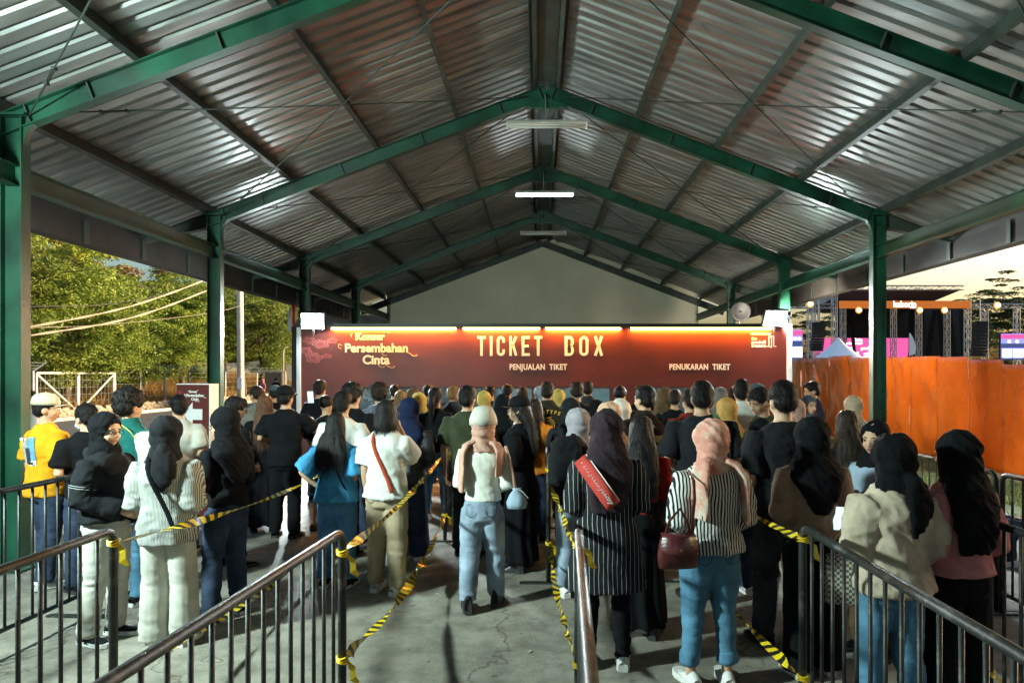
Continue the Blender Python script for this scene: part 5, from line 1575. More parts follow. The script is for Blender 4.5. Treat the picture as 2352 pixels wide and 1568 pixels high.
# middle and right lanes
person(1323, 5.85, 1.58, 8, "person in lilac grey hijab with a black backpack", ('hijab_wrap', 'lilac'), dict(mat='black', sleeve='long', fit=.020, hem=.50), ('mom', 'j_light'), 'white', ('front', 'front'), (12, -4))
person(1312, 7.3, 1.62, 4, "person in black hooded jacket, hood up, before the gold-lettered jacket", ('hijab_long', 'black2'), dict(mat='black2', sleeve='long', fit=.034, hem=.48, puff=.016), ('straight', 'black'), 'blk', ('phone', 'phone'))
person(1324, 10.0, 1.75, 0, "person with bushy curly hair before the lighter window", ('curly', 'dark'), dict(mat='black', fit=.02), sex='m')
person(1350, 11.0, 1.77, 6, "person with short brown hair before the lighter window's far half", ('short', 'dark'), dict(mat='char', fit=.02, collar=1), sex='m')
person(1368, 8.4, 1.56, 0, "person in small black hijab between the peach hijab and the booth", ('hijab_wrap', 'black'), dict(mat='black', sleeve='long', fit=.02), ('straight', 'black'))
person(1402, 6.2, 1.62, -4, "person in peach hijab beside the dark pinstriped coat", ('hijab_drape', 'peach'), dict(mat='beige', sleeve='long', fit=.02), ('straight', 'black'), 'white', ('front', 'front'), (0, -4))
person(1428, 6.9, 1.62, -6, "person in white hijab beside the peach hijab", ('hijab_drape', 'wht_h'), dict(mat='black', sleeve='long', fit=.02), ('straight', 'black'), 'blk', ('front', 'front'))
person(1425, 8.6, 1.74, 10, "person with close-cropped black hair and black shirt above the white hijab", ('buzz', 'black'), dict(mat='black', sleeve='short', fit=.024), ('straight', 'black'), 'blk', ('front', 'front'), (0, 0), sex='m')
person(1480, 6.6, 1.77, 14, "person in black and khaki jacket with a small oval emblem", ('short', 'black'), dict(mat=cloth("dark_brown_jacket", (0.022, 0.016, 0.014)), sleeve='long', fit=.028, hem=.495, collar=1, name='jacket'), ('straight', 'black'), 'blk', ('front', 'front'), (26, 0), sex='m', skin=0, face=True, extras=two_tone)
person(1522, 10.0, 1.68, 0, "person in brown hijab before the dark right-hand window", ('hijab_drape', 'brown'), dict(mat='brown', sleeve='long', fit=.02), ('straight', 'black'))
person(1548, 9.0, 1.68, -6, "person with glossy parted hair and black top lit yellow", ('short', 'dark'), dict(mat='black', sleeve='short', fit=.02), ('straight', 'black'), 'blk', ('front', 'front'), (-12, -4), sex='m', skin=0)
person(1584, 7.6, 1.71, 0, "person in maroon long-sleeved shirt behind the broad black T-shirt", ('short', 'black'), dict(mat='maroon', sleeve='long', fit=.024), ('straight', 'j_dark'), 'white', ('front', 'front'), sex='m')
person(1612, 5.7, 1.82, -4, "broad person in black T-shirt with a sage green shoulder strap", ('short', 'black'), dict(mat='black2', sleeve='short', fit=.026, hem=.48, sl=.85), ('shorts', 'brown'), 'black', ('front', 'front'), (-6, 0), sex='m', skin=1, wide=1.14, extras=green_strap)
person(1668, 6.9, 1.63, -10, "person in mustard hijab beside the broad black T-shirt", ('hijab_drape', 'mustard'), dict(mat='mustard', sleeve='long', fit=.02), ('straight', 'j_dark'), 'blkwht', ('front', 'front'), (0, -6))
person(1700, 7.6, 1.82, -2, "person in white shirt with a fade haircut above the mustard hijab", ('short', 'black'), dict(mat='white', sleeve='short', fit=.026, collar=1), ('straight', 'j_dark'), 'blk', ('front', 'phone'), (-6, 0), sex='m', skin=1)
person(1736, 9.3, 1.74, 74, "person in black cap and glasses, in profile, lit yellow", ('capped', 'black', dict(cap='slate')), dict(mat='brown', sleeve='short', fit=.022), ('straight', 'j_dark'), 'blk', ('reach', 'reach'), (10, 0), sex='m', skin=1, face=True, glasses=True)
person(1688, 9.8, 1.68, 8, "person with black curls behind the white shirt", ('curly', 'black'), dict(mat='char', fit=.02), sex='m')
person(1652, 10.2, 1.68, 0, "person in grey hijab far behind the mustard hijab", ('hijab_wrap', 'grey'), dict(mat='grey', sleeve='long', fit=.02), ('straight', 'black'))
person(1752, 6.5, 1.76, 96, "person with a short dark haircut bowing the head, in profile", ('short', 'black'), dict(mat='olive', sleeve='short', fit=.022), ('straight', 'j_dark'), 'blk', ('phone', 'phone'), (16, -22), sex='m', skin=2, face=True)
person(1741, 5.9, 1.50, 6, "person in black hijab between the mustard hijab and the tall T-shirt", ('hijab_drape', 'black'), dict(mat='black', sleeve='long', fit=.02), ('straight', 'j_dark'), 'white', ('front', 'front'))
person(1858, 8.2, 1.62, 172, "person in slate grey hijab facing the camera", ('hijab_wrap', 'slate'), dict(mat='slate', sleeve='long', fit=.02), ('straight', 'black'), 'blk', ('front', 'front'), (22, 0), skin=0, face=True)
person(1873, 9.6, 1.78, 62, "person in navy polo shirt leaning over, in profile", ('short', 'black'), dict(mat='navy', sleeve='short', fit=.024, collar=1), ('straight', 'black'), 'blk', ('front', 'reach'), (24, -8), sex='m', skin=1, face=True, lean=(0, .02))
person(1957, 8.4, 1.61, 14, "person in beige hijab and black and white checked shirt", ('hijab_wrap', 'beige'), dict(mat='hound', sleeve='long', fit=.026), ('straight', 'j_dark'), 'blk', ('front', 'front'), (-10, 0), skin=0)
person(1828, 7.4, 1.60, 4, "person in dusty pink hijab just behind the tall T-shirt", ('hijab_drape', 'dusty'), dict(mat='pink', sleeve='long', fit=.02), ('straight', 'black'))
person(1470, 11.2, 1.70, 0, "person with black hair before the maroon pier at the booth", ('short', 'black'), dict(mat='black', fit=.02), sex='m')
person(1240, 12.4, 1.66, 0, "person in blue hijab close to the booth counter", ('hijab_wrap', 'sky'), dict(mat='slate', sleeve='long', fit=.02), ('straight', 'black'))
person(1600, 11.6, 1.70, 0, "person with short hair close to the dark window by PENUKARAN", ('short', 'black'), dict(mat='slate', fit=.02), sex='m')
person(980, 11.8, 1.70, 0, "person with dark hair at the dark window by the pale hijabs", ('short', 'black'), dict(mat='slate', fit=.02), sex='m')
# ticket sellers behind the windows
person(843, 15.0, 1.62, 172, "seller in white hijab behind the booth's dark window", ('hijab_wrap', 'wht_h'), dict(mat='black', sleeve='long', fit=.02), ('straight', 'black'), 'blk', ('front', 'front'), (0, -4), skin=0, face=True, group="ticket sellers in the booth")
person(1712, 15.0, 1.66, 180, "seller in dark shirt behind the booth's end window", ('short', 'black'), dict(mat='char', fit=.02), ('straight', 'black'), 'blk', ('front', 'front'), (0, -10), sex='m', face=True, group="ticket sellers in the booth")
# people sitting out of the queue
person(2340, 6.7, 1.65, 70, "person in black with jeans and white shoes sitting by the far barrier", ('short', 'black'), dict(mat='black', fit=.022), ('straight', 'j_dark'), 'white', ('front', 'front'), sex='m', sit=True, X=4.95, group="people sitting at the sides")
person(600, 0, 1.6, 160, "person in pink headscarf sitting far off by the cloth-hung gate", ('hijab_wrap', 'pink'), dict(mat='pink', sleeve='long', fit=.02), ('straight', 'black'), 'blk', ('front', 'front'), face=False, sit=True, X=-17.9, group="people sitting at the sides") if False else None
person(603, 44, 1.6, 150, "person in pink headscarf standing far off by the cloth-hung gate", ('hijab_wrap', 'pink'), dict(mat='pink', sleeve='long', fit=.02), ('straight', 'black'), 'blk', ('front', 'front'), group="people far off by the road")
person(634, 44, 1.66, 10, "person in black shirt standing far off by the cloth-hung gate", ('short', 'black'), dict(mat='black', fit=.02), ('straight', 'black'), 'blk', ('front', 'front'), sex='m', group="people far off by the road")
run_deferred()
# ================================================================== barriers
def barrier_mat():
    m = make_mat("scuffed_black_rail", (0.013, 0.015, 0.014), 0.5, var=0.3, vscale=6, bump=.12, bscale=60)
    nt, b = nodes_of(m)
    tc = nt.nodes.new("ShaderNodeTexCoord")
    n = nt.nodes.new("ShaderNodeTexNoise"); n.inputs["Scale"].default_value = 9; n.inputs["Detail"].default_value = 8; n.inputs["Roughness"].default_value = .72
    nt.links.new(tc.outputs["Object"], n.inputs[0])
    r = nt.nodes.new("ShaderNodeValToRGB"); r.color_ramp.elements[0].position = .53; r.color_ramp.elements[1].position = .62
    nt.links.new(n.outputs[0], r.inputs[0])
    mx = nt.nodes.new("ShaderNodeMix"); mx.data_type = 'RGBA'
    src = b.inputs["Base Color"].links[0].from_socket
    nt.links.new(r.outputs[0], mx.inputs[0]); nt.links.new(src, mx.inputs[6]); mx.inputs[7].default_value = (0.075, 0.068, 0.058, 1)
    nt.links.new(mx.outputs[2], b.inputs["Base Color"])
    return m
M_BAR = barrier_mat()
def barrier(x0, y0, x1, y1, label, h=1.10, group="black steel crowd barriers"):
    L = math.hypot(x1 - x0, y1 - y0)
    t = empty("crowd_barrier", (x0, y0, 0), math.atan2(y1 - y0, x1 - x0))
    tag(t, label, "barrier", group)
    r = .021; c = .07
    pts = [(0, 0, .02), (0, 0, h - c)]
    for i in range(1, 6):
        a = PI / 2 * i / 5; pts.append((c - c * math.cos(a), 0, h - c + c * math.sin(a)))
    for i in range(0, 6):
        a = PI / 2 * i / 5; pts.append((L - c + c * math.sin(a), 0, h - c + c * math.cos(a)))
    pts.append((L, 0, .02))
    mb = MB(); mb.tube(pts, r, 12); mb.build("frame", M_BAR, t, smooth=True)
    mb = MB(); mb.tube([(0, 0, .17), (L, 0, .17)], .016, 10); mb.build("bottom_rail", M_BAR, t, smooth=True)
    n = int(L / .118)
    bm_ = MB(); bm_.tube([(0, 0, .172), (0, 0, h - .004)], .0095, 8); bme = bm_.mesh("bar", M_BAR, smooth=True)
    for i in range(1, n):
        link("bar", bme, t, (L * i / n, 0, 0))
    for x in (.0, L):
        f = MB(); f.beam((x, -.26, .012), (x, .26, .012), (0, 0, 1), [(-.025, -.012), (.025, -.012), (.025, .004), (-.025, .004)])
        f.build("foot", M_BAR, t)
    return t
barrier(-2.165, 1.20, -2.145, 3.44, "black barrier at the queue's left, ending beside the grey striped shirt")
barrier(-1.135, 1.15, -0.98, 3.40, "black barrier with two tapes tied to its end, left of the middle lane")
barrier(0.11, 1.15, 0.198, 3.44, "black barrier seen end-on beside the pinstriped coat")
barrier(1.335, 1.20, 1.352, 3.50, "black barrier slanting down beside the cream sweatshirt")
barrier(2.405, 1.35, 2.385, 3.62, "black barrier at the picture's right edge beside the pink shirt")
barrier(3.60, 3.10, 3.63, 5.35, "black barrier in front of the sitting person, by the lawn")
barrier(3.63, 5.42, 3.68, 7.60, "black barrier by the lawn, behind the black hijabs")
barrier(-3.66, 3.05, -3.56, 5.30, "black barrier behind the black denim jacket, by the green column")
barrier(-1.06, 7.70, -1.06, 9.9, "black barrier deep in the crowd beside the olive T-shirt")
barrier(0.085, 6.15, 0.10, 8.35, "black barrier deep in the crowd below the gold-lettered jacket")
barrier(-2.2, 8.75, -2.2, 10.95, "black barrier deep in the crowd behind the black cap with the phone")
barrier(1.36, 6.2, 1.36, 6.24 + 2.2, "black barrier deep in the crowd beside the mustard hijab")

# hazard tape
def tape_mat():
    m = bpy.data.materials.new("hazard_tape"); m.use_nodes = True
    nt, b = nodes_of(m)
    uv = nt.nodes.new("ShaderNodeUVMap"); sx = nt.nodes.new("ShaderNodeSeparateXYZ")
    nt.links.new(uv.outputs[0], sx.inputs[0])
    a = nt.nodes.new("ShaderNodeMath"); a.operation = 'MULTIPLY_ADD'; a.inputs[1].default_value = .35
    nt.links.new(sx.outputs[1], a.inputs[0]); nt.links.new(sx.outputs[0], a.inputs[2])
    f = nt.nodes.new("ShaderNodeMath"); f.operation = 'FRACT'; nt.links.new(a.outputs[0], f.inputs[0])
    g = nt.nodes.new("ShaderNodeMath"); g.operation = 'GREATER_THAN'; g.inputs[1].default_value = .52; nt.links.new(f.outputs[0], g.inputs[0])
    mx = nt.nodes.new("ShaderNodeMix"); mx.data_type = 'RGBA'; nt.links.new(g.outputs[0], mx.inputs[0])
    mx.inputs[6].default_value = (0.78, 0.55, 0.015, 1); mx.inputs[7].default_value = (0.014, 0.014, 0.012, 1)
    nt.links.new(mx.outputs[2], b.inputs["Base Color"]); b.inputs["Roughness"].default_value = .28
    return m
M_TAPE = tape_mat()
M_TAPEY = make_mat("tape_yellow", (0.75, 0.52, 0.015), .3, var=.1)
def tape(A, B, sag, label, twist=5.0, w=.055, seed=0, ends=(True, True), off=(0, 0, 0)):
    A = Vector(A); B = Vector(B); n = 70
    rg = random.Random(seed)
    t = empty("hazard_tape", A); tag(t, label, "tape", "yellow and black hazard tapes")
    L = (B - A).length; dirv = (B - A).normalized()
    side = dirv.cross(Vector((0, 0, 1))).normalized(); up = side.cross(dirv).normalized()
    ph = rg.random() * 6
    V = []; F = []; UV = []
    for i in range(n + 1):
        u = i / n
        p = (B - A) * u + Vector((0, 0, -sag * 4 * u * (1 - u)))
        a = twist * math.sin(u * 3.1 + ph) + 2.0 * math.sin(u * 11 + ph * 2)
        d = side * math.cos(a) + up * math.sin(a)
        ww = w * (.55 + .45 * abs(math.sin(u * 6 + ph)))
        if u < .04 or u > .96: ww *= .45
        V += [p - d * ww / 2, p + d * ww / 2]; UV += [(u * L / .115, 0), (u * L / .115, 1)]
    for i in range(n): F.append((2 * i, 2 * i + 1, 2 * i + 3, 2 * i + 2))
    mb = MB(); mb.add(V, F); me = mb.mesh("ribbon", M_TAPE, smooth=True)
    ul = me.uv_layers.new(name="UVMap")
    for lp in me.loops: ul.data[lp.index].uv = UV[lp.vertex_index]
    link("ribbon", me, t)
    for e, p in zip(ends, (Vector((0, 0, 0)), B - A)):
        if not e: continue
        k = MB()
        for j in range(3):
            k.tube([p + Vector((.024 * math.cos(q), .024 * math.sin(q), (j - 1) * .012 + .004 * math.sin(q * 2 + j))) for q in [2 * PI * i / 14 for i in range(15)]], [(.007, .003)] * 15, 6, cap=False)
        k.build("wrap", M_TAPEY, t)
        tl = MB(); q = p + Vector((.026, -.005, -.01))
        tl.ribbon([q, q + Vector((.03, -.01, -.03)), q + Vector((.035, -.02, -.075)), q + Vector((.06, -.015, -.10))], [.012, .03, .035, .015], [Vector((.7, .3, .5))] * 4)
        tl.build("loose_end", M_TAPEY, t)
tape((-2.145, 3.44, 1.035), (-2.16, 8.75, 1.02), .14, "upper hazard tape crossing in front of the grey striped shirt", 2.5, .05, 1)
tape((-2.145, 3.44, .34), (-2.16, 8.75, .30), .14, "lower hazard tape seen through the bars of the tied barrier", 3, .05, 2)
tape((-0.98, 3.40, .995), (-1.06, 7.70, 1.02), .07, "upper hazard tape passing in front of the beige cargo trousers", 3.5, .05, 3)
tape((-0.98, 3.40, .465), (-1.06, 7.70, .30), .16, "lower hazard tape sagging towards the floor in the open lane", 2.2, .075, 4)
tape((0.198, 3.44, 1.02), (0.085, 6.15, 1.02), .08, "upper hazard tape rising behind the end-on barrier", 3.5, .05, 5)
tape((0.198, 3.44, .42), (0.085, 6.15, .36), .12, "lower hazard tape beside the end-on barrier", 3.0, .055, 6)
tape((1.352, 3.50, 1.04), (1.36, 6.20, 1.02), .05, "upper hazard tape leading to the slanting barrier beside the cream sweatshirt", 3.0, .05, 7)
tape((1.352, 3.50, .33), (1.36, 6.20, .26), .06, "lower hazard tape low on the floor behind the blue jeans", 2.6, .06, 8)
tape((2.385, 3.62, .30), (2.4, 6.4, .28), .08, "lower hazard tape behind the cream sweatshirt's legs", 2.6, .055, 9)

# ================================================================== bags and small things
M_BURG = make_mat("burgundy_leather", (0.085, 0.016, 0.016), .30, var=.2, vscale=12, bump=.15, bscale=80, coat=.25)
def handbag():
    p = at(1556, 1262, 3.93)
    t = empty("handbag", (p.x, p.y, p.z), R(6)); tag(t, "burgundy leather handbag hanging at the striped shirt's hip", "handbag")
    b = MB(); b.rings([(0, 0, -.105, .085, .028), (0, 0, -.10, .112, .040), (0, 0, -.03, .118, .048), (0, 0, .05, .105, .040), (0, 0, .085, .092, .026), (0, 0, .09, .08, .014)], 22, power=3)
    b.build("bag_body", M_BURG, t, smooth=True)
    f = MB(); n = 10; V = []; F = []
    for i in range(n + 1):
        u = i / n
        z = .095 - .105 * u; y = -.028 - .028 * math.sin(u * 1.6); w = .098 + .010 * u - (.03 if i == n else 0)
        if i == 0: y = .01
        V += [(-w, y, z), (0, y - .006, z - .012 * u), (w, y, z)]
    for i in range(n):
        for j in range(2): F.append((3 * i + j, 3 * i + j + 1, 3 * i + j + 4, 3 * i + j + 3))
    f.add(V, F); fo = f.build("flap", M_BURG, t, smooth=True)
    so = fo.modifiers.new("solid", 'SOLIDIFY'); so.thickness = .005
    c = MB(); c.tube([(0, -.066, .012), (0, -.072, .012)], .008, 10); c.build("clasp", make_mat("brass", (.5, .36, .15), .3, metal=.9, var=.1), fo)
    s = MB(); s.tube([(-.075, 0, .07), (-.05, -.01, .17), (.01, -.02, .24), (.055, -.01, .16), (.085, 0, .07)], [(.009, .004)] * 5, 8); s.build("handle", M_BURG, t, smooth=True)
    s = MB(); s.tube([(.09, .0, .07), (.08, -.03, .18), (.085, -.05, .30), (.09, -.02, .40), (.095, .08, .435)], [(.010, .004)] * 5, 8); s.build("shoulder_strap", M_BURG, t, smooth=True)
handbag()
def pouch():
    p = at(1187, 1148, 5.42)
    t = empty("pouch_bag", p); tag(t, "pale blue drawstring pouch bag hanging beside the cream cap's hip", "pouch")
    b = MB(); b.rings([(0, 0, -.07, .03, .02), (0, 0, -.062, .075, .05), (0, 0, -.02, .085, .06), (0, 0, .04, .06, .045), (0, 0, .08, .03, .025), (0, 0, .095, .04, .03)], 18)
    b.v = [(x * (1 + .06 * math.sin(14 * math.atan2(y, x))), y * (1 + .06 * math.sin(14 * math.atan2(y, x))), z) for x, y, z in b.v]
    b.build("pouch_body", C['sky'], t, smooth=True)
    s = MB(); s.tube([(-.01, 0, .08), (-.03, 0, .2), (-.065, 0, .33), (-.09, .0, .43)], .012, 8); s.build("strap", C['dusty'], t, smooth=True)
    s = MB(); s.tube([(.01, -.02, .09), (.05, -.03, .07), (.09, -.02, .02)], .004, 5); s.build("drawstring", C['offw'], t)
pouch()
def tote():
    p = at(1935, 1330, 4.15)
    t = empty("tote_bag", p, R(-20)); tag(t, "small checked cloth tote hanging behind the slanting barrier", "tote bag")
    b = MB(); b.rings([(0, 0, -.15, .085, .016), (0, 0, -.14, .098, .024), (0, 0, .0, .10, .03), (0, 0, .14, .092, .02), (0, 0, .15, .09, .012)], 20, power=3.5)
    b.build("bag_body", check_mat("cream_houndstooth", (0.5, 0.46, 0.36), (0.07, 0.07, 0.06), .017), t, smooth=True)
    s = MB(); s.tube([(-.05, 0, .14), (-.045, 0, .25), (0, 0, .32), (.045, 0, .25), (.05, 0, .14)], .006, 6); s.build("handle", C['cream'], t)
tote()
def backpack():
    t = empty("backpack", (at(1300, 1060, 5.62).x, 5.64, 1.17), R(8)); tag(t, "black backpack on the person in the lilac grey hijab", "backpack")
    b = MB(); b.rings([(0, 0, -.2, .12, .05), (0, 0, -.18, .14, .07), (0, -.01, -.02, .145, .085), (0, 0, .14, .125, .07), (0, .02, .2, .08, .04)], 20, power=3)
    o = b.build("bag_body", C['black2'], t); defer(o, .013, 2, fold_fn(.006, 9, 9, 9, 4))
    b = MB(); b.rings([(0, -.075, -.17, .09, .02), (0, -.09, -.10, .10, .03), (0, -.085, .0, .095, .02)], 16, power=3); b.build("front_pocket", C['black'], t, smooth=True)
    for s in (-1, 1):
        st = MB(); st.tube([(s * .07, .02, .18), (s * .08, .10, .21), (s * .085, .17, .12)], [(.02, .006)] * 3, 8); st.build("strap", C['black'], t)
backpack()
run_deferred()
def phone(p, rz, label, lit):
    lit *= .3
    t = empty("smartphone", p, rz); tag(t, label, "phone", "smartphones in hands")
    b = MB(); b.box((0, 0, 0), (.072, .009, .15)); o = b.build("case", M_BLACKM, t); o.rotation_euler = (R(-20), 0, 0)
    s = MB(); s.box((0, -.0055, 0), (.066, .002, .142)); o2 = s.build("screen", emit_mat("phone_screen", (.55, .8, .75), lit), o)
phone(at(713, 912, 8.05), R(30), "smartphone held up beside the black cap", 1.0)
phone(at(1925, 1190, 4.2), R(-25), "smartphone glowing in the hands of the brown top's wearer", 2.0)

# direction sign
def sign():
    Y = 9.0; p = at(452, 883, Y)
    t = empty("arrow_sign", (p.x, Y, 0), R(-14)); tag(t, "maroon box sign with a white arrow pointing to the side", "sign")
    b = MB(); b.box2((-.25, -.07, .02), (.25, .09, p.z)); b.build("panel", M_MAROON, t)
    e = MB(); e.box2((.25, -.072, .02), (.262, .092, p.z + .002)); e.build("side_board", M_FW, t)
    e = MB(); e.box2((-.25, -.074, p.z + .001), (.262, .094, p.z + .012)); e.build("top_board", M_FW, t)
    a = MB(); zc = 1.36
    a.prism([(-.14, zc), (.0, zc + .16), (.0, zc + .07), (.15, zc + .07), (.15, zc - .07), (.0, zc - .07), (.0, zc - .16)], -.078, -.071); a.build("arrow", M_FW, t)
    concert_logo(t, .03, p.z - .14, .036, -.074, M_PRINTW)
    for x, z in ((-.2, -.1), (-.17, -.2), (-.1, -.22)):
        c = MB(); c.prism([(x + .05 * math.cos(q) * (1 + .2 * math.cos(4 * q)), p.z + z + .025 * math.sin(q)) for q in [2 * PI * i / 20 for i in range(20)]], -.0735, -.0705); c.build("cloud_print", M_PINKP, t)
sign()

# ================================================================== left: fence, gate, pole, cables, trees
M_GALV = make_mat("galvanised_post", (0.20, 0.24, 0.26), .5, metal=.3, var=.2)
M_GATE = make_mat("pale_gate_paint", (0.48, 0.46, 0.42), .6, var=.15)
FXL = -21.5
fence = empty("wire_fence", (FXL, 0, 0)); tag(fence, "barbed wire fence with bent-topped steel posts along the dry bank", "fence")
posts = [22, 25.5, 29.0, 34.6, 36.8, 39.2, 41.9, 44.4, 46.8, 49.4, 52, 56, 60, 64, 68]
pmb = MB(); pmb.tube([(0, 0, -.1), (0, 0, 2.0), (.0, 0, 2.05), (.42, .18, 2.42)], .055, 8); pme = pmb.mesh("post", M_GALV)
for y in posts: link("post", pme, fence, (0, y, 0))
for z, dx in ((.35, 0), (.7, 0), (1.05, 0), (1.4, 0), (1.75, 0), (2.0, 0), (2.16, .14), (2.28, .26), (2.4, .40)):
    for y0, y1 in ((22, 28.9), (34.6, 68)):
        w = MB(); n = 24
        w.tube([(dx, y0 + (y1 - y0) * i / n + dx * .43, z - .03 * abs(math.sin(i * 1.3))) for i in range(n + 1)], .009, 4); w.build("wire", M_GALV, fence)
gate = empty("double_gate", (FXL, 29.15, 0)); tag(gate, "pale double gate with diagonal braces in the wire fence", "gate")
for j, (ya, yb) in enumerate(((.05, 2.66), (2.74, 5.35))):
    f = MB()
    for a, b in (((ya, .12), (yb, .12)), ((ya, 1.95), (yb, 1.95)), ((ya, .12), (ya, 1.95)), ((yb, .12), (yb, 1.95))):
        f.tube([(0, a[0], a[1]), (0, b[0], b[1])], .05, 8)
    lf = f.build("gate_leaf", M_GATE, gate)
    d = MB(); d.tube([(.01, ya if j == 0 else yb, 1.9), (.01, yb if j == 0 else ya, .15)], .045, 8); d.build("brace", M_GATE, lf)
    for q in range(9):
        w = MB(); w.tube([(-.02, ya + .28 * (q + 1), .14), (-.02, ya + .28 * (q + 1), 1.93)], .007, 4); w.build("wire", M_GALV, lf)
    for q in range(5):
        w = MB(); w.tube([(-.03, ya, .3 + .33 * q), (-.03, yb, .3 + .33 * q)], .007, 4); w.build("wire", M_GALV, lf)
# smaller gate with a cloth hung over it, far along
g2 = empty("cloth_hung_gate", at(590, 0, 46.5).xy.to_3d()); tag(g2, "small steel gate frame with brown cloth hung over it", "gate")
f = MB()
for a, b in (((0, .05), (0, 2.05)), ((1.95, .05), (1.95, 2.05)), ((0, 2.05), (1.95, 2.05)), ((0, .1), (1.95, .1)), ((.95, .1), (.95, 2.05))): f.tube([(a[0], 0, a[1]), (b[0], 0, b[1])], .045, 8)
f.build("gate_frame", M_GATE, g2)
cl = MB(); V = []; F = []
for i in range(13):
    for j in range(9): V.append((.55 + 1.2 * i / 12, -.08 + .05 * math.sin(i * 1.4), .7 + 1.38 * j / 8))
for i in range(12):
    for j in range(8): q = i * 9 + j; F.append((q, q + 9, q + 10, q + 1))
cl.add(V, F); o = cl.build("hung_cloth", C['taupe'], g2, smooth=True); so = o.modifiers.new("solid", 'SOLIDIFY'); so.thickness = .02
# utility pole and road lamp
M_POLE = make_mat("pale_concrete_pole", (0.52, 0.47, 0.42), .8, var=.15, vscale=3)
up = empty("utility_pole", (at(553, 0, 30).x, 30, 0)); tag(up, "pale concrete utility pole beside the road", "pole")
b = MB(); b.tube([(0, 0, -.1), (-.05, 0, 8.5)], [.16, .11], 14); b.build("pole", M_POLE, up, smooth=True)
b = MB(); b.box((-.05, 0, 6.4), (1.5, .08, .1)); b.build("crossarm", M_GREY, up)
b = MB(); b.box((0.02, -.155, 1.5), (.2, .01, .5)); b.build("notice", M_FW, up)
sl = empty("street_lamp", (at(651, 0, 50).x, 50, 0)); tag(sl, "slim grey street lamp with a bent arm far by the trees", "street lamp")
b = MB(); b.tube([(0, 0, 0), (0, 0, 3.6), (.1, 0, 3.85), (.5, 0, 4.0)], .05, 8); b.build("mast", M_GATE, sl, smooth=True)
b = MB(); b.ell((.6, 0, 4.0), (.26, .12, .07), 10, 6); b.build("lamp_head", make_mat("lamp_head", (.6, .5, .35), .5, var=.05), sl, smooth=True)
M_CAB = make_mat("pale_cable", (0.26, 0.22, 0.18), .7, var=.1); M_CABD = make_mat("dark_cable", (0.03, 0.03, 0.03), .7, var=.1)
for i, (pts, r, m, nm) in enumerate((
    (((-220, 790), (70, 750), (300, 703), (475, 641), (560, 600)), .03, M_CAB, "upper of the two pale twisted cables above the trees"),
    (((-220, 812), (70, 770), (300, 730), (475, 667), (560, 626)), .032, M_CAB, "lower of the two pale twisted cables above the trees"),
    (((-220, 705), (70, 704), (260, 697), (400, 668), (560, 610)), .014, M_CABD, "thin dark cable above the pale ones"),
    (((-220, 757), (70, 752), (250, 745), (475, 720), (560, 700)), .009, M_CAB, "thin pale wire below the twisted cables"))):
    ys = (18, 21, 24, 28, 29.9)
    P = [at(px, py, y) for (px, py), y in zip(pts, ys)]
    # smooth the hanging line
    Q = []
    for a in range(len(P) - 1):
        p0 = P[max(a - 1, 0)]; p1 = P[a]; p2 = P[a + 1]; p3 = P[min(a + 2, len(P) - 1)]
        for j in range(6):
            t_ = j / 6
            Q.append(.5 * ((2 * p1) + (p2 - p0) * t_ + (2 * p0 - 5 * p1 + 4 * p2 - p3) * t_ ** 2 + (3 * p1 - p0 - 3 * p2 + p3) * t_ ** 3))
    Q.append(P[-1])
    mb = MB()
    if i < 2:
        for s in (0, PI):
            mb.tube([q + Vector((0, .02 * math.cos(s + j * 1.6), .02 * math.sin(s + j * 1.6))) for j, q in enumerate(Q)], r * .75, 6)
    else: mb.tube(Q, r, 5)
    o = mb.build("overhead_cable", m, smooth=True); tag(o, nm, "cable", "overhead cables")

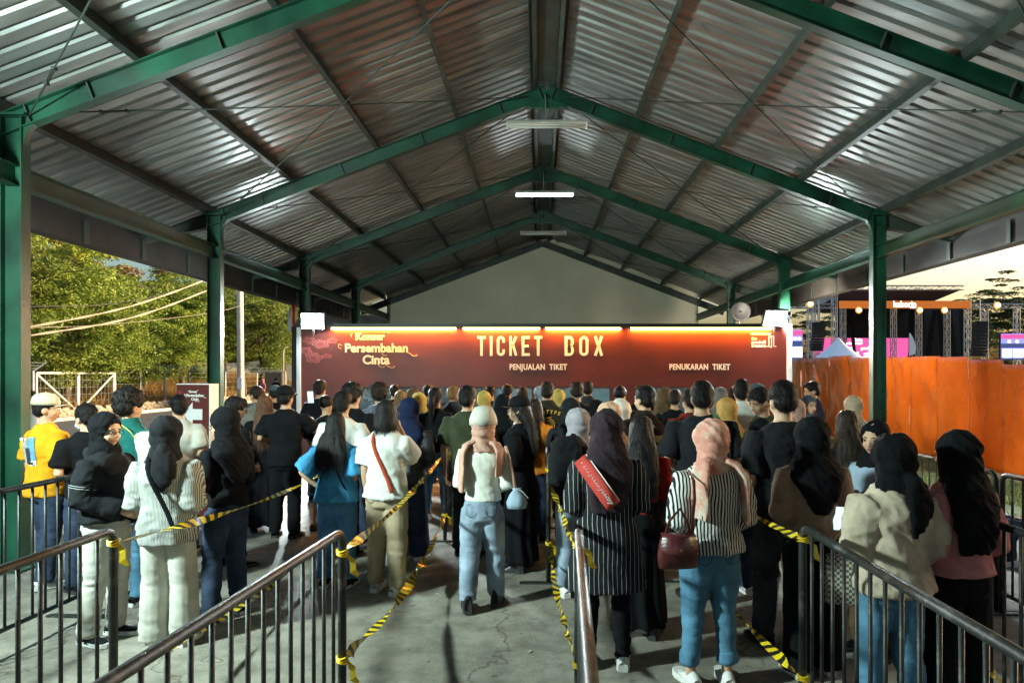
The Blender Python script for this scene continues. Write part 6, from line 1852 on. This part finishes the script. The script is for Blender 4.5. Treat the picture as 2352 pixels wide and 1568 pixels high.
# trees
def leaf_mat(name, c1, c2, c3):
    m = bpy.data.materials.new(name); m.use_nodes = True
    nt, b = nodes_of(m)
    gi = nt.nodes.new("ShaderNodeNewGeometry")
    tc = nt.nodes.new("ShaderNodeTexCoord"); n = nt.nodes.new("ShaderNodeTexNoise"); n.inputs["Scale"].default_value = .55; n.inputs["Detail"].default_value = 3
    oi = nt.nodes.new("ShaderNodeObjectInfo")
    nt.links.new(tc.outputs["Object"], n.inputs[0])
    ad = nt.nodes.new("ShaderNodeMath"); ad.operation = 'MULTIPLY_ADD'; ad.inputs[1].default_value = .45; nt.links.new(gi.outputs["Random Per Island"], ad.inputs[0])
    sb = nt.nodes.new("ShaderNodeMath"); sb.operation = 'MULTIPLY_ADD'; sb.inputs[1].default_value = 1.1; sb.inputs[2].default_value = -.28
    nt.links.new(n.outputs[0], sb.inputs[0]); nt.links.new(sb.outputs[0], ad.inputs[2])
    r = nt.nodes.new("ShaderNodeValToRGB")
    r.color_ramp.elements[0].color = (*c1, 1); r.color_ramp.elements[1].color = (*c3, 1)
    e = r.color_ramp.elements.new(.5); e.color = (*c2, 1)
    nt.links.new(ad.outputs[0], r.inputs[0])
    hs = nt.nodes.new("ShaderNodeHueSaturation"); 
    mr = nt.nodes.new("ShaderNodeMapRange"); mr.inputs[3].default_value = .7; mr.inputs[4].default_value = 1.25
    nt.links.new(oi.outputs["Random"], mr.inputs[0]); nt.links.new(mr.outputs[0], hs.inputs["Value"]); nt.links.new(r.outputs[0], hs.inputs["Color"])
    nt.links.new(hs.outputs[0], b.inputs["Base Color"])
    b.inputs["Roughness"].default_value = .6; b.inputs["Specular IOR Level"].default_value = .3
    tr = nt.nodes.new("ShaderNodeBsdfTranslucent"); nt.links.new(hs.outputs[0], tr.inputs[0])
    ms = nt.nodes.new("ShaderNodeMixShader"); ms.inputs[0].default_value = .35
    out = nt.nodes["Material Output"]
    nt.links.new(b.outputs[0], ms.inputs[1]); nt.links.new(tr.outputs[0], ms.inputs[2]); nt.links.new(ms.outputs[0], out.inputs[0])
    return m
M_LEAF = leaf_mat("feathery_leaf", (0.07, 0.135, 0.022), (0.17, 0.235, 0.036), (0.31, 0.30, 0.055))
M_LEAFD = leaf_mat("dark_leaf", (0.022, 0.045, 0.018), (0.04, 0.07, 0.026), (0.06, 0.085, 0.03))
M_LEAFR = leaf_mat("rusty_leaf", (0.09, 0.07, 0.03), (0.17, 0.11, 0.05), (0.26, 0.15, 0.07))
M_BARK = make_mat("bark", (0.10, 0.075, 0.05), .95, var=.3, vscale=6, bump=.6, bscale=18)
def crown_mesh(seed, R_, Hh, nclump, per, leaf, layered=False, droop=.3):
    rg = np.random.default_rng(seed)
    cs = []
    while len(cs) < nclump:
        p = rg.uniform(-1, 1, 3)
        r = np.linalg.norm(p)
        if r > 1 or r < .35: continue
        q = np.array([p[0] * R_, p[1] * R_, p[2] * Hh])
        if vnoise(np.array([q * .55 + seed]))[0] < -.25: continue
        if layered: q[2] = round(q[2] / (Hh * .3)) * Hh * .3 + rg.normal() * .12
        cs.append(q)
    cs = np.array(cs)
    N = nclump * per
    cen = np.repeat(cs, per, axis=0)
    sz = np.repeat(rg.uniform(.35, .95, nclump), per)
    d = rg.normal(size=(N, 3)); d /= np.linalg.norm(d, axis=1)[:, None]
    rad = rg.random(N) ** .5
    pos = cen + d * (rad * sz)[:, None] * np.array([1.1, 1.1, .55 if not layered else .18]) * (R_ / 3.6)
    pos[:, 2] -= droop * (rad * sz) ** 2
    a = rg.normal(size=(N, 3)); a[:, 2] = a[:, 2] * .5 - .35; a /= np.linalg.norm(a, axis=1)[:, None]
    b = np.cross(a, rg.normal(size=(N, 3))); b /= np.linalg.norm(b, axis=1)[:, None]
    L = (leaf * rg.uniform(.6, 1.5, N))[:, None]; Wd = L * .36
    v = np.empty((N, 4, 3)); v[:, 0] = pos - a * L; v[:, 1] = pos + b * Wd; v[:, 2] = pos + a * L; v[:, 3] = pos - b * Wd
    me = bpy.data.meshes.new("crown")
    me.vertices.add(N * 4); me.vertices.foreach_set("co", v.astype(np.float32).ravel())
    me.loops.add(N * 4); me.loops.foreach_set("vertex_index", np.arange(N * 4, dtype=np.int32))
    me.polygons.add(N); me.polygons.foreach_set("loop_start", np.arange(0, N * 4, 4, dtype=np.int32))
    me.update(calc_edges=True); me.validate()
    return me, cs
def trunk_mesh(seed, h, r, cs, zc):
    rg = random.Random(seed); mb = MB()
    top = Vector((rg.uniform(-.4, .4), rg.uniform(-.4, .4), h))
    mid = Vector((rg.uniform(-.25, .25), rg.uniform(-.25, .25), h * .5))
    mb.tube([(0, 0, -.6), (0, 0, h * .2), mid, top], [r * 1.3, r, r * .8, r * .55], 9)
    for i in range(9):
        c = Vector(cs[(i * 13) % len(cs)]) + Vector((0, 0, zc))
        s = mid.lerp(top, rg.random())
        m2 = s.lerp(c, .5) + Vector((0, 0, .35))
        mb.tube([s, m2, c], [r * .42, r * .26, r * .06], 6)
    return mb.mesh("trunk", M_BARK, smooth=True)
VAR = []
for i, (seed, R_, Hh, nc, per, lf, lay) in enumerate(((1, 3.6, 3.2, 150, 200, .088, False), (2, 3.9, 2.9, 160, 200, .084, False), (3, 3.2, 3.6, 150, 190, .088, False), (4, 3.6, 2.6, 140, 200, .09, False), (5, 3.9, 2.8, 105, 170, .10, True), (6, 3.4, 3.3, 95, 160, .10, True))):
    me, cs = crown_mesh(seed, R_, Hh, nc, per, lf, lay)
    VAR.append((me, cs, seed))
CR = {}
def tree(x, y, z0, var, hc, s, mat, label, group, cat="tree", tr=.20):
    me, cs, seed = VAR[var]
    key = var
    if key not in CR:
        me.materials.append(mat); CR[key] = me
    t = empty("tree", (x, y, z0), random.uniform(0, 6.28)); tag(t, label, cat, group)
    c = link("crown", CR[key], t, (0, 0, hc)); c.material_slots[0].link = 'OBJECT'; c.material_slots[0].material = mat; c.scale = (s, s, s * random.uniform(.9, 1.1))
    tk = (var, 'trunk', round(hc, 1))
    if tk not in CR: CR[tk] = trunk_mesh(seed + 40, hc, tr, [q * s for q in cs], hc)
    link("trunk", CR[tk], t)
    return t
GL = "trees on the bank behind the wire fence"
def bank(x): return 5.2 * min(1, max(0, (-22.5 - x) / 26)) ** 1.2
tl = [  # px, Y, hc, var, scale, mat
 (40, 31, 7.2, 0, 1.05, M_LEAF, "bright green feathery tree rising behind the green column"),
 (-90, 27, 5.5, 3, 1.0, M_LEAF, "green tree cut by the picture's left edge"),
 (150, 33, 4.2, 1, .95, M_LEAF, "low bushy green tree right above the double gate"),
 (120, 42, 8.4, 4, 1.15, M_LEAFR, "rusty sparse tree reaching up to the roof edge"),
 (235, 40, 4.6, 2, 1.05, M_LEAF, "tall yellow-green tree over the gate's far half"),
 (268, 50, 6.6, 5, 1.1, M_LEAFR, "brownish tree top just below the gutter"),
 (330, 44, 4.6, 1, 1.05, M_LEAF, "broad yellow-green tree crossed by the pale cables"),
 (372, 52, 6.4, 0, 1.15, M_LEAF, "tall green tree beside the second column"),
 (420, 46, 4.8, 2, 1.05, M_LEAF, "green tree just before the second column"),
 (450, 58, 7.0, 5, 1.2, M_LEAFR, "sparse brownish tree above the second column's foliage"),
 (560, 50, 5.8, 3, 1.05, M_LEAF, "olive green tree behind the utility pole"),
 (520, 60, 6.6, 1, 1.15, M_LEAF, "taller tree between column and utility pole"),
 (600, 56, 5.5, 0, 1.0, M_LEAF, "rounded olive tree just past the utility pole"),
 (655, 68, 8.6, 2, 1.3, M_LEAFD, "dark tree behind the street lamp"),
 (705, 74, 8.4, 3, 1.35, M_LEAFD, "dark tree behind the booth's flag"),
 (760, 82, 9.0, 1, 1.3, M_LEAFD, "dark tree glimpsed beside the flood-lit booth corner"),
 (290, 36.5, 3.0, 3, .62, M_LEAF, "small light green tree by the gate's far post"),
 (205, 56, 6.6, 0, 1.2, M_LEAF, "green tree filling the gap above the gate"),
 (40, 60, 11.5, 1, 1.3, M_LEAFD, "dark tree high behind the first column"),
]
for px, Y, hc, var, s, m, lab in tl:
    X = (px - 1238) * Y / FPX
    tree(X, Y, bank(X) * .9 - .1, var, hc - bank(X) * .5, s, m, lab, GL)
GR = "trees beyond the stage"
for px, Y, hc, var, s, lab in ((2265, 92, 9.5, 4, 1.5, "layered dark tree beside the hanging loudspeakers"), (2345, 84, 11.0, 5, 1.5, "tall layered tree at the picture's right edge"), (2215, 100, 8.0, 5, 1.4, "dark tree just past the stage tower"),
                              (2420, 80, 8.0, 4, 1.4, "layered tree beyond the right edge screen"), (2310, 110, 7.0, 4, 1.6, "low dark tree between the loudspeakers and the side screen"), (1880, 96, 9.0, 5, 1.5, "tree behind the stage's sloping roof end"),
                              (2160, 112, 7.5, 4, 1.7, "dark tree behind the stage curtains"), (2040, 108, 7.0, 0, 1.7, "dense dark tree behind the stage screen")):
    tree((px - 1238) * Y / FPX, Y, 0, var, hc, s, M_LEAFD, lab, GR)
for k, y in enumerate((-14, -8, -2, 4, 10, 16, 22)):  # row out of view, added to keep low sun from entering the shed
    tree(27 + (k % 2) * 2.5, y, 0, k % 4, 3.6, 1.2, M_LEAFD, "unseen leafy tree added to block low sun beside the shed, %s in the row from the road's near end" % ("first", "second", "third", "fourth", "fifth", "sixth", "seventh")[k], "added unseen trees that keep low sun out")
# fallen leaves and scraps on the floor
# dry grass on the bank and lawn by the hoarding
def blades(name, n, xr, yr, hr, w, m, zf, lean=.5, seed=5, clump=.0):
    rg = np.random.default_rng(seed)
    x = rg.uniform(*xr, n); y = rg.uniform(*yr, n)
    if clump:
        keep = vnoise(np.c_[x * clump, y * clump, np.zeros(n)]) > -.35
        x, y = x[keep], y[keep]; n = len(x)
    z = np.array([zf(a) for a in x]); h = rg.uniform(*hr, n)
    dx, dy = rg.normal(size=n) * lean * h, rg.normal(size=n) * lean * h
    a = rg.uniform(0, PI, n); wx, wy = np.cos(a) * w / 2, np.sin(a) * w / 2
    v = np.empty((n, 3, 3)); v[:, 0] = np.c_[x - wx, y - wy, z]; v[:, 1] = np.c_[x + wx, y + wy, z]; v[:, 2] = np.c_[x + dx, y + dy, z + h]
    me = bpy.data.meshes.new(name); me.vertices.add(n * 3); me.vertices.foreach_set("co", v.astype(np.float32).ravel())
    me.loops.add(n * 3); me.loops.foreach_set("vertex_index", np.arange(n * 3, dtype=np.int32))
    me.polygons.add(n); me.polygons.foreach_set("loop_start", np.arange(0, n * 3, 3, dtype=np.int32)); me.update(calc_edges=True); me.validate()
    me.materials.append(m)
    return link(name, me)
M_DRY = leaf_mat("dry_grass_blade", (0.20, 0.115, 0.03), (0.34, 0.20, 0.055), (0.44, 0.30, 0.10))
M_LAWN = leaf_mat("lawn_blade", (0.045, 0.085, 0.014), (0.08, 0.12, 0.022), (0.16, 0.15, 0.04))
def gz(x): return -.04 + (0 if x > -22.5 else 5.2 * min(1, (-22.5 - x) / 26) ** 1.2 * .9)
rg_ = random.Random(3); lm = MB()
for i in range(90):
    x, y = (rg_.uniform(2.4, 6.2), rg_.uniform(2.5, 9)) if i < 60 else (rg_.uniform(-6.5, 2), rg_.uniform(2.8, 9))
    a = rg_.uniform(0, 6.28); L_ = rg_.uniform(.012, .035); w_ = L_ * rg_.uniform(.3, .6); dx, dy = math.cos(a), math.sin(a)
    lm.add([(x - dx * L_, y - dy * L_, .003), (x + dy * w_, y - dx * w_, .004 + rg_.random() * .01), (x + dx * L_, y + dy * L_, .005), (x - dy * w_, y + dx * w_, .004 + rg_.random() * .008)], [(0, 1, 2, 3)])
o = lm.build("leaf_litter", make_mat("dry_leaf_scrap", (0.24, 0.15, 0.06), .9, var=.5, vscale=2, col2=(0.5, 0.45, 0.35))); tag(o, "scattered dry leaves and paper scraps on the concrete", "litter", kind="stuff")
o = blades("dry_grass", 60000, (-36, -21.2), (22, 74), (.3, 1.35), .05, M_DRY, gz, .35, 5, .35); tag(o, "tall dry straw-coloured grass covering the bank", "grass", kind="stuff")
o = blades("lawn_grass", 52000, (6.4, 8.72), (3.5, 24), (.03, .09), .010, M_LAWN, lambda x: -.03, .6, 6, 1.5); tag(o, "short green lawn in front of the orange hoarding", "grass", kind="stuff")

# ================================================================== right: concert stage
M_TRUSS = make_mat("aluminium_truss", (0.42, 0.42, 0.42), .4, metal=.5, var=.1)
M_CURT = make_mat("black_stage_cloth", (0.018, 0.017, 0.016), .9, var=.3)
M_ROOFC = make_mat("stage_roof_cloth", (0.05, 0.055, 0.065), .7, var=.2)
SY = 72.0; sk = SY / FPX
def truss_h(mb, A, B, s, n):
    A, B = Vector(A), Vector(B); d = (B - A).normalized()
    u = Vector((0, 1, 0)) if abs(d.y) < .9 else Vector((1, 0, 0)); w = d.cross(u).normalized(); u = w.cross(d)
    cs = [(-1, -1), (1, -1), (1, 1), (-1, 1)]
    for a, b in cs: mb.tube([A + u * a * s + w * b * s, B + u * a * s + w * b * s], .05, 5)
    for i in range(n):
        p = A.lerp(B, i / n); q = A.lerp(B, (i + 1) / n)
        for j in range(4):
            a, b = cs[j]; c, e = cs[(j + 1) % 4]
            if i % 2: (a, b), (c, e) = (c, e), (a, b)
            mb.tube([p + u * a * s + w * b * s, q + u * c * s + w * e * s], .032, 4)
st = empty("concert_stage", at(2070, 860, SY)); st.location.z = 0
tag(st, "concert stage with truss towers, dark roof and orange banner beyond the hoarding", "stage")
ox = st.location.x
def sp(px, py, dy=0.0): v = at(px, py, SY + dy); return Vector((v.x - ox, dy, v.z))
for px, top, dy in ((1916, 666, 0), (2222, 690, 0), (1860, 696, -1), (1876, 700, 3), (2175, 712, 5), (2262, 712, 2), (1936, 660, 4), (2052, 660, 4), (2110, 660, 4), (2335, 705, 1)):
    p = sp(px, top, dy); mb = MB(); truss_h(mb, (p.x, dy, 0), (p.x, dy, p.z), .22, int(p.z / .7)); mb.build("truss_tower", M_TRUSS, st)
for (a, b, dy) in (((1925, 661), (2212, 661), 0), ((1812, 703), (1916, 703), 0), ((2222, 703), (2352, 703), 1)):
    mb = MB(); A, B = sp(*a, dy), sp(*b, dy); truss_h(mb, A, B, .22, int((B - A).length / .7)); mb.build("truss_beam", M_TRUSS, st)
rf = MB(); a, b, c, d = sp(1925, 664), sp(2208, 664), sp(2216, 694), sp(1923, 694)
V = [(a.x, .3, a.z), (b.x, .3, b.z), (c.x - 1.5, 9, c.z - .2), (d.x, 9, d.z - .2)]
rf.add(V + [(x, y, z - .12) for x, y, z in V], [(0, 1, 2, 3), (7, 6, 5, 4), (0, 4, 5, 1), (1, 5, 6, 2), (2, 6, 7, 3), (3, 7, 4, 0)]); rf.build("roof_cloth", M_ROOFC, st)
rf = MB(); a, b, c = sp(1925, 660), sp(1925, 690), sp(1835, 700)
rf.prism([(a.x, a.z), (c.x, c.z + .4), (c.x, c.z), (b.x - 1.2, b.z - .2), (a.x, a.z - .8)], .5, .7); rf.build("roof_wing", make_mat("pale_tarpaulin", (.42, .40, .38), .7, var=.15), st)
bk = MB(); a, b = sp(1920, 705, 9), sp(2216, 860, 9); bk.box2((a.x, 8.9, 0), (b.x, 9.0, a.z)); bk.build("backdrop", M_CURT, st)
for px, w in ((2120, 16), (2140, 12), (2155, 10), (2188, 16), (2205, 14), (1945, 12), (1962, 10), (2085, 12)):
    p = sp(px, 712, 6); mb = MB(); n = 14; V = []; F = []
    for i in range(n + 1):
        for z in (0.5, p.z * .5, p.z):
            sw = .5 * math.sin(z * .35 + px)
            V.append((p.x + (i / n - .5) * w * sk * (1.2 if z < 1 else .9) + sw, 6 + .2 * math.sin(i * 2.2), z))
    for i in range(n):
        for j in range(2): q = i * 3 + j; F.append((q, q + 3, q + 4, q + 1))
    mb.add(V, F); mb.build("curtain", M_CURT, st, smooth=True)
M_BANN = make_mat("glowing_orange_banner", (0.40, 0.10, 0.01), .5, var=.05, emit=(1.0, .25, .02), estr=.075)  # banner cloth emits weakly, brightness put into the material
bn = MB(); a, b = sp(1923, 692), sp(2223, 709); bn.box2((a.x, -.5, b.z), (b.x, -.42, a.z)); bno = bn.build("banner", M_BANN, st)
M_SGLOW = emit_mat("white_screen_print", (1, .97, .95), .4)
p = sp(2072, 700); text_obj("lettering", "keborin", .92, (p.x, -.53, p.z), FR, M_SGLOW, bno, .85, .02)
p = sp(2090, 707); text_obj("lettering", "2023", .28, (p.x, -.53, p.z), FR, M_SGLOW, bno, 1, .01)
deck = MB(); a, b = sp(1905, 820, 0), sp(2230, 820, 0); deck.box2((a.x, -1, 0), (b.x, 9, 1.5)); deck.build("stage_deck", M_CURT, st)
# LED wall and side screens
def screen(x0, x1, y0, y1, Y, label, m, inner):
    a, b = at(x0, y0, Y), at(x1, y1, Y)
    t = empty("led_screen", ((a.x + b.x) / 2, Y, b.z)); tag(t, label, "screen", "lit stage screens")
    w, h = (b.x - a.x) / 2, a.z - b.z
    mb = MB(); mb.box2((-w, 0, 0), (w, .3, h)); mb.build("cabinet", M_CURT, t)
    mb = MB(); mb.box2((-w, -.02, 0), (w, -.004, h)); s = mb.build("display", m, t)
    mb = MB(); 
    for x in (-w * .8, w * .8): mb.tube([(x, .2, 0), (x, .2, -b.z)], .08, 6)
    mb.build("stand", M_TRUSS, t)
    inner(t, w, h)
M_SPINK = emit_mat("pink_screen", (0.80, 0.10, 0.36), .22); M_SBLUE = emit_mat("blue_screen", (.20, .22, .75), .35); M_SWHT = emit_mat("bright_screen", (.85, .85, 1), .5); M_SDK = emit_mat("dark_screen", (.03, .05, .14), .3)
M_SPINKD = emit_mat("deep_pink_screen", (0.62, 0.03, 0.22), .22)
def main_inner(t, w, h):
    for body, x, z, s in (("Cinta", -.12, .92, .62), ("media partner", -.2, .78, .42), ("AUDI", -.62, .56, .5), ("ABL", -.22, .56, .55), ("goods", .05, .58, .5), ("tempo", -.66, .36, .4), ("OSCULUS", -.22, .38, .4), ("radio", .08, .36, .42)):
        text_obj("lettering", body, s, (x * w, -.03, z * h), FR, M_SGLOW, t, .9, .015)
    for x in (-.62, -.22, .06):
        mb = MB(); mb.prism([(x * w + .55 * math.cos(q), .12 * h + .42 * math.sin(q)) for q in [2 * PI * i / 20 for i in range(20)]], -.035, -.022); mb.build("badge", M_SGLOW, t)
    for i in range(4):
        mb = MB(); r = .6 + i * .45
        mb.tube([(w * .62 + r * .8 * math.cos(q), -.025, h * .45 + r * math.sin(q) * .8) for q in [PI * .6 + PI * .9 * i2 / 16 for i2 in range(17)]], .035, 4); mb.build("arc_print", M_SPINKD, t)
screen(1868, 2096, 776, 832, 78, "wide pink screen on the stage with sponsor names", M_SPINK, main_inner)
def side_inner(t, w, h):
    for x0, x1, z0, z1, m in ((-1, 1, .80, .98, M_SPINK), (-1, 1, .45, .62, M_SDK), (-.9, -.35, .08, .42, M_SWHT), (-.25, .35, .08, .42, M_SWHT), (.42, .95, .08, .42, M_SWHT), (-1, 1, .0, .08, M_SDK)):
        mb = MB(); mb.box2((x0 * w, -.04, z0 * h), (x1 * w, -.022, z1 * h)); mb.build("picture_patch", m, t)
    for x in (-.5, .0, .55):
        mb = MB(); mb.ell((x * w, -.05, .70 * h), (.16, .02, .14), 8, 6); mb.build("picture_lamp", emit_mat("screen_lamp", (1, .7, .35), .8), t)
screen(1811, 1843, 757, 826, 64, "narrow lit side screen just past the booth's edge", M_SBLUE, side_inner)
screen(2299, 2372, 766, 826, 64, "lit side screen at the picture's right edge", M_SBLUE, side_inner)
# line arrays
def line_array(px, py0, py1, Y, label, w=.62):
    a, b = at(px, py0, Y), at(px, py1, Y)
    t = empty("line_array", a); tag(t, label, "loudspeaker", "hanging loudspeaker arrays")
    n = 11; H_ = a.z - b.z
    for i in range(n):
        u = i / n; x = -.25 * u * u
        mb = MB(); mb.box((x, 0, -H_ * (u + .5 / n)), (w * 2, .6, H_ / n * .92), Matrix.Rotation(R(6 * u), 3, 'X')); mb.build("cabinet", M_CURT, t)
    mb = MB(); mb.tube([(0, 0, 0), (0, 0, 2.2)], .05, 5); mb.build("chain", M_TRUSS, t)
line_array(2251, 738, 818, 68, "curved black loudspeaker array hanging by the trees")
line_array(1880, 740, 806, 68, "black loudspeaker array hanging beside the pink screen", .55)
# stage lamps
M_WARML = emit_mat("warm_stage_lamp", (1.0, .66, .26), 6)
for k, (px, py, Y, lab) in enumerate(((1861, 698, 66, "glaring warm lamp on the low truss past the booth"), (1973, 712, 71, "glaring warm lamp under the banner's near end"), (2113, 712, 71, "glaring warm lamp under the banner, past its lettering"),
                                      (2170, 712, 71, "glaring warm lamp under the banner's far end"), (2291, 701, 66, "glaring warm lamp among the trees by the side screen"))):
    p = at(px, py, Y); t = empty("stage_lamp", p); tag(t, lab, "stage lamp", "warm stage lamps")
    mb = MB(); mb.tube([(0, .5, .05), (0, .1, 0)], [.16, .26], 10); mb.build("can", M_CURT, t)
    mb = MB(); mb.ell((0, .05, 0), (.36, .10, .36), 14, 8); mb.build("glowing_reflector", emit_mat("amber_lamp_glow", (1.0, .42, .06), .22), t, smooth=True)  # amber disc around the lens emits, standing in for the lamp's glow
    mb = MB(); mb.ell((0, -.04, 0), (.20, .06, .20), 12, 8); mb.build("lens", M_WARML, t, smooth=True)
    mb = MB(); mb.tube([(0, .4, .1), (0, .4, .5)], .03, 5); mb.build("clamp", M_TRUSS, t)
# white peaked tent
p = at(1925, 775, 46); t = empty("peaked_tent", (p.x, 46, 0)); tag(t, "white peaked tent top showing above the hoarding", "tent")
mb = MB(); n = 4; V = []; F = []; L = 9
for i in range(L + 1):
    u = i / L; r = .06 + 1.9 * u ** 1.25
    for k in range(16):
        a = 2 * PI * (k + .5) / 16; sq = max(abs(math.cos(a)), abs(math.sin(a)))
        V.append((r * math.cos(a) / sq, r * math.sin(a) / sq, p.z - (p.z - 2.4) * u))
for i in range(L):
    for k in range(16): F.append((i * 16 + k, i * 16 + (k + 1) % 16, (i + 1) * 16 + (k + 1) % 16, (i + 1) * 16 + k))
mb.add(V, F); mb.build("canopy", make_mat("white_canvas", (.72, .74, .78), .8, var=.05), t, smooth=True)
for sx in (-1.9, 1.9):
    for sy in (-1.9, 1.9):
        m2 = MB(); m2.tube([(sx, sy, 0), (sx, sy, 2.45)], .04, 8); m2.build("leg", M_TRUSS, t)
# white fin flags by the stage
for px, y0, y1, Y in ((2088, 765, 812, 58),):
    a, b = at(px, y0, Y), at(px, y1, Y); t = empty("fin_flag", (a.x, Y, 0)); tag(t, "tall white fin-shaped flag in front of the stage curtains", "flag")
    mb = MB(); mb.prism([(0, b.z - .2), (.55, b.z), (.6, b.z + .6), (.35, a.z - .4), (.1, a.z), (0, a.z)], -.01, .01); mb.build("cloth", M_FW, t)
    mb = MB(); mb.tube([(-.02, 0, 0), (-.02, 0, a.z)], .025, 6); mb.build("pole", M_CURT, t)
# distant house glimpsed between booth and shed end
hs = empty("far_house", (at(800, 0, 40).x, 40, 0)); tag(hs, "small pale building with a row of windows glimpsed behind the booth", "building")
mb = MB(); mb.box2((-2.6, 0, 0), (2.6, 5, 4.6)); mb.build("wall", make_mat("house_wall", (.30, .28, .24), .9, var=.15), hs)
mb = MB(); mb.prism([(-3.1, 4.6), (3.1, 4.6), (2.6, 5.3), (-2.6, 5.3)], -.6, 5.5); mb.build("roof", M_GUT, hs)
for i in range(6):
    w = MB(); w.box2((-2.2 + i * .78, -.05, 3.5), (-1.65 + i * .78, .02, 4.3)); wo = w.build("window", M_FW, hs)
    q = MB(); q.box2((-2.15 + i * .78, -.07, 3.56), (-1.70 + i * .78, -.052, 4.24)); q.build("pane", M_BLUEGREY, wo)

texts_to_meshes()
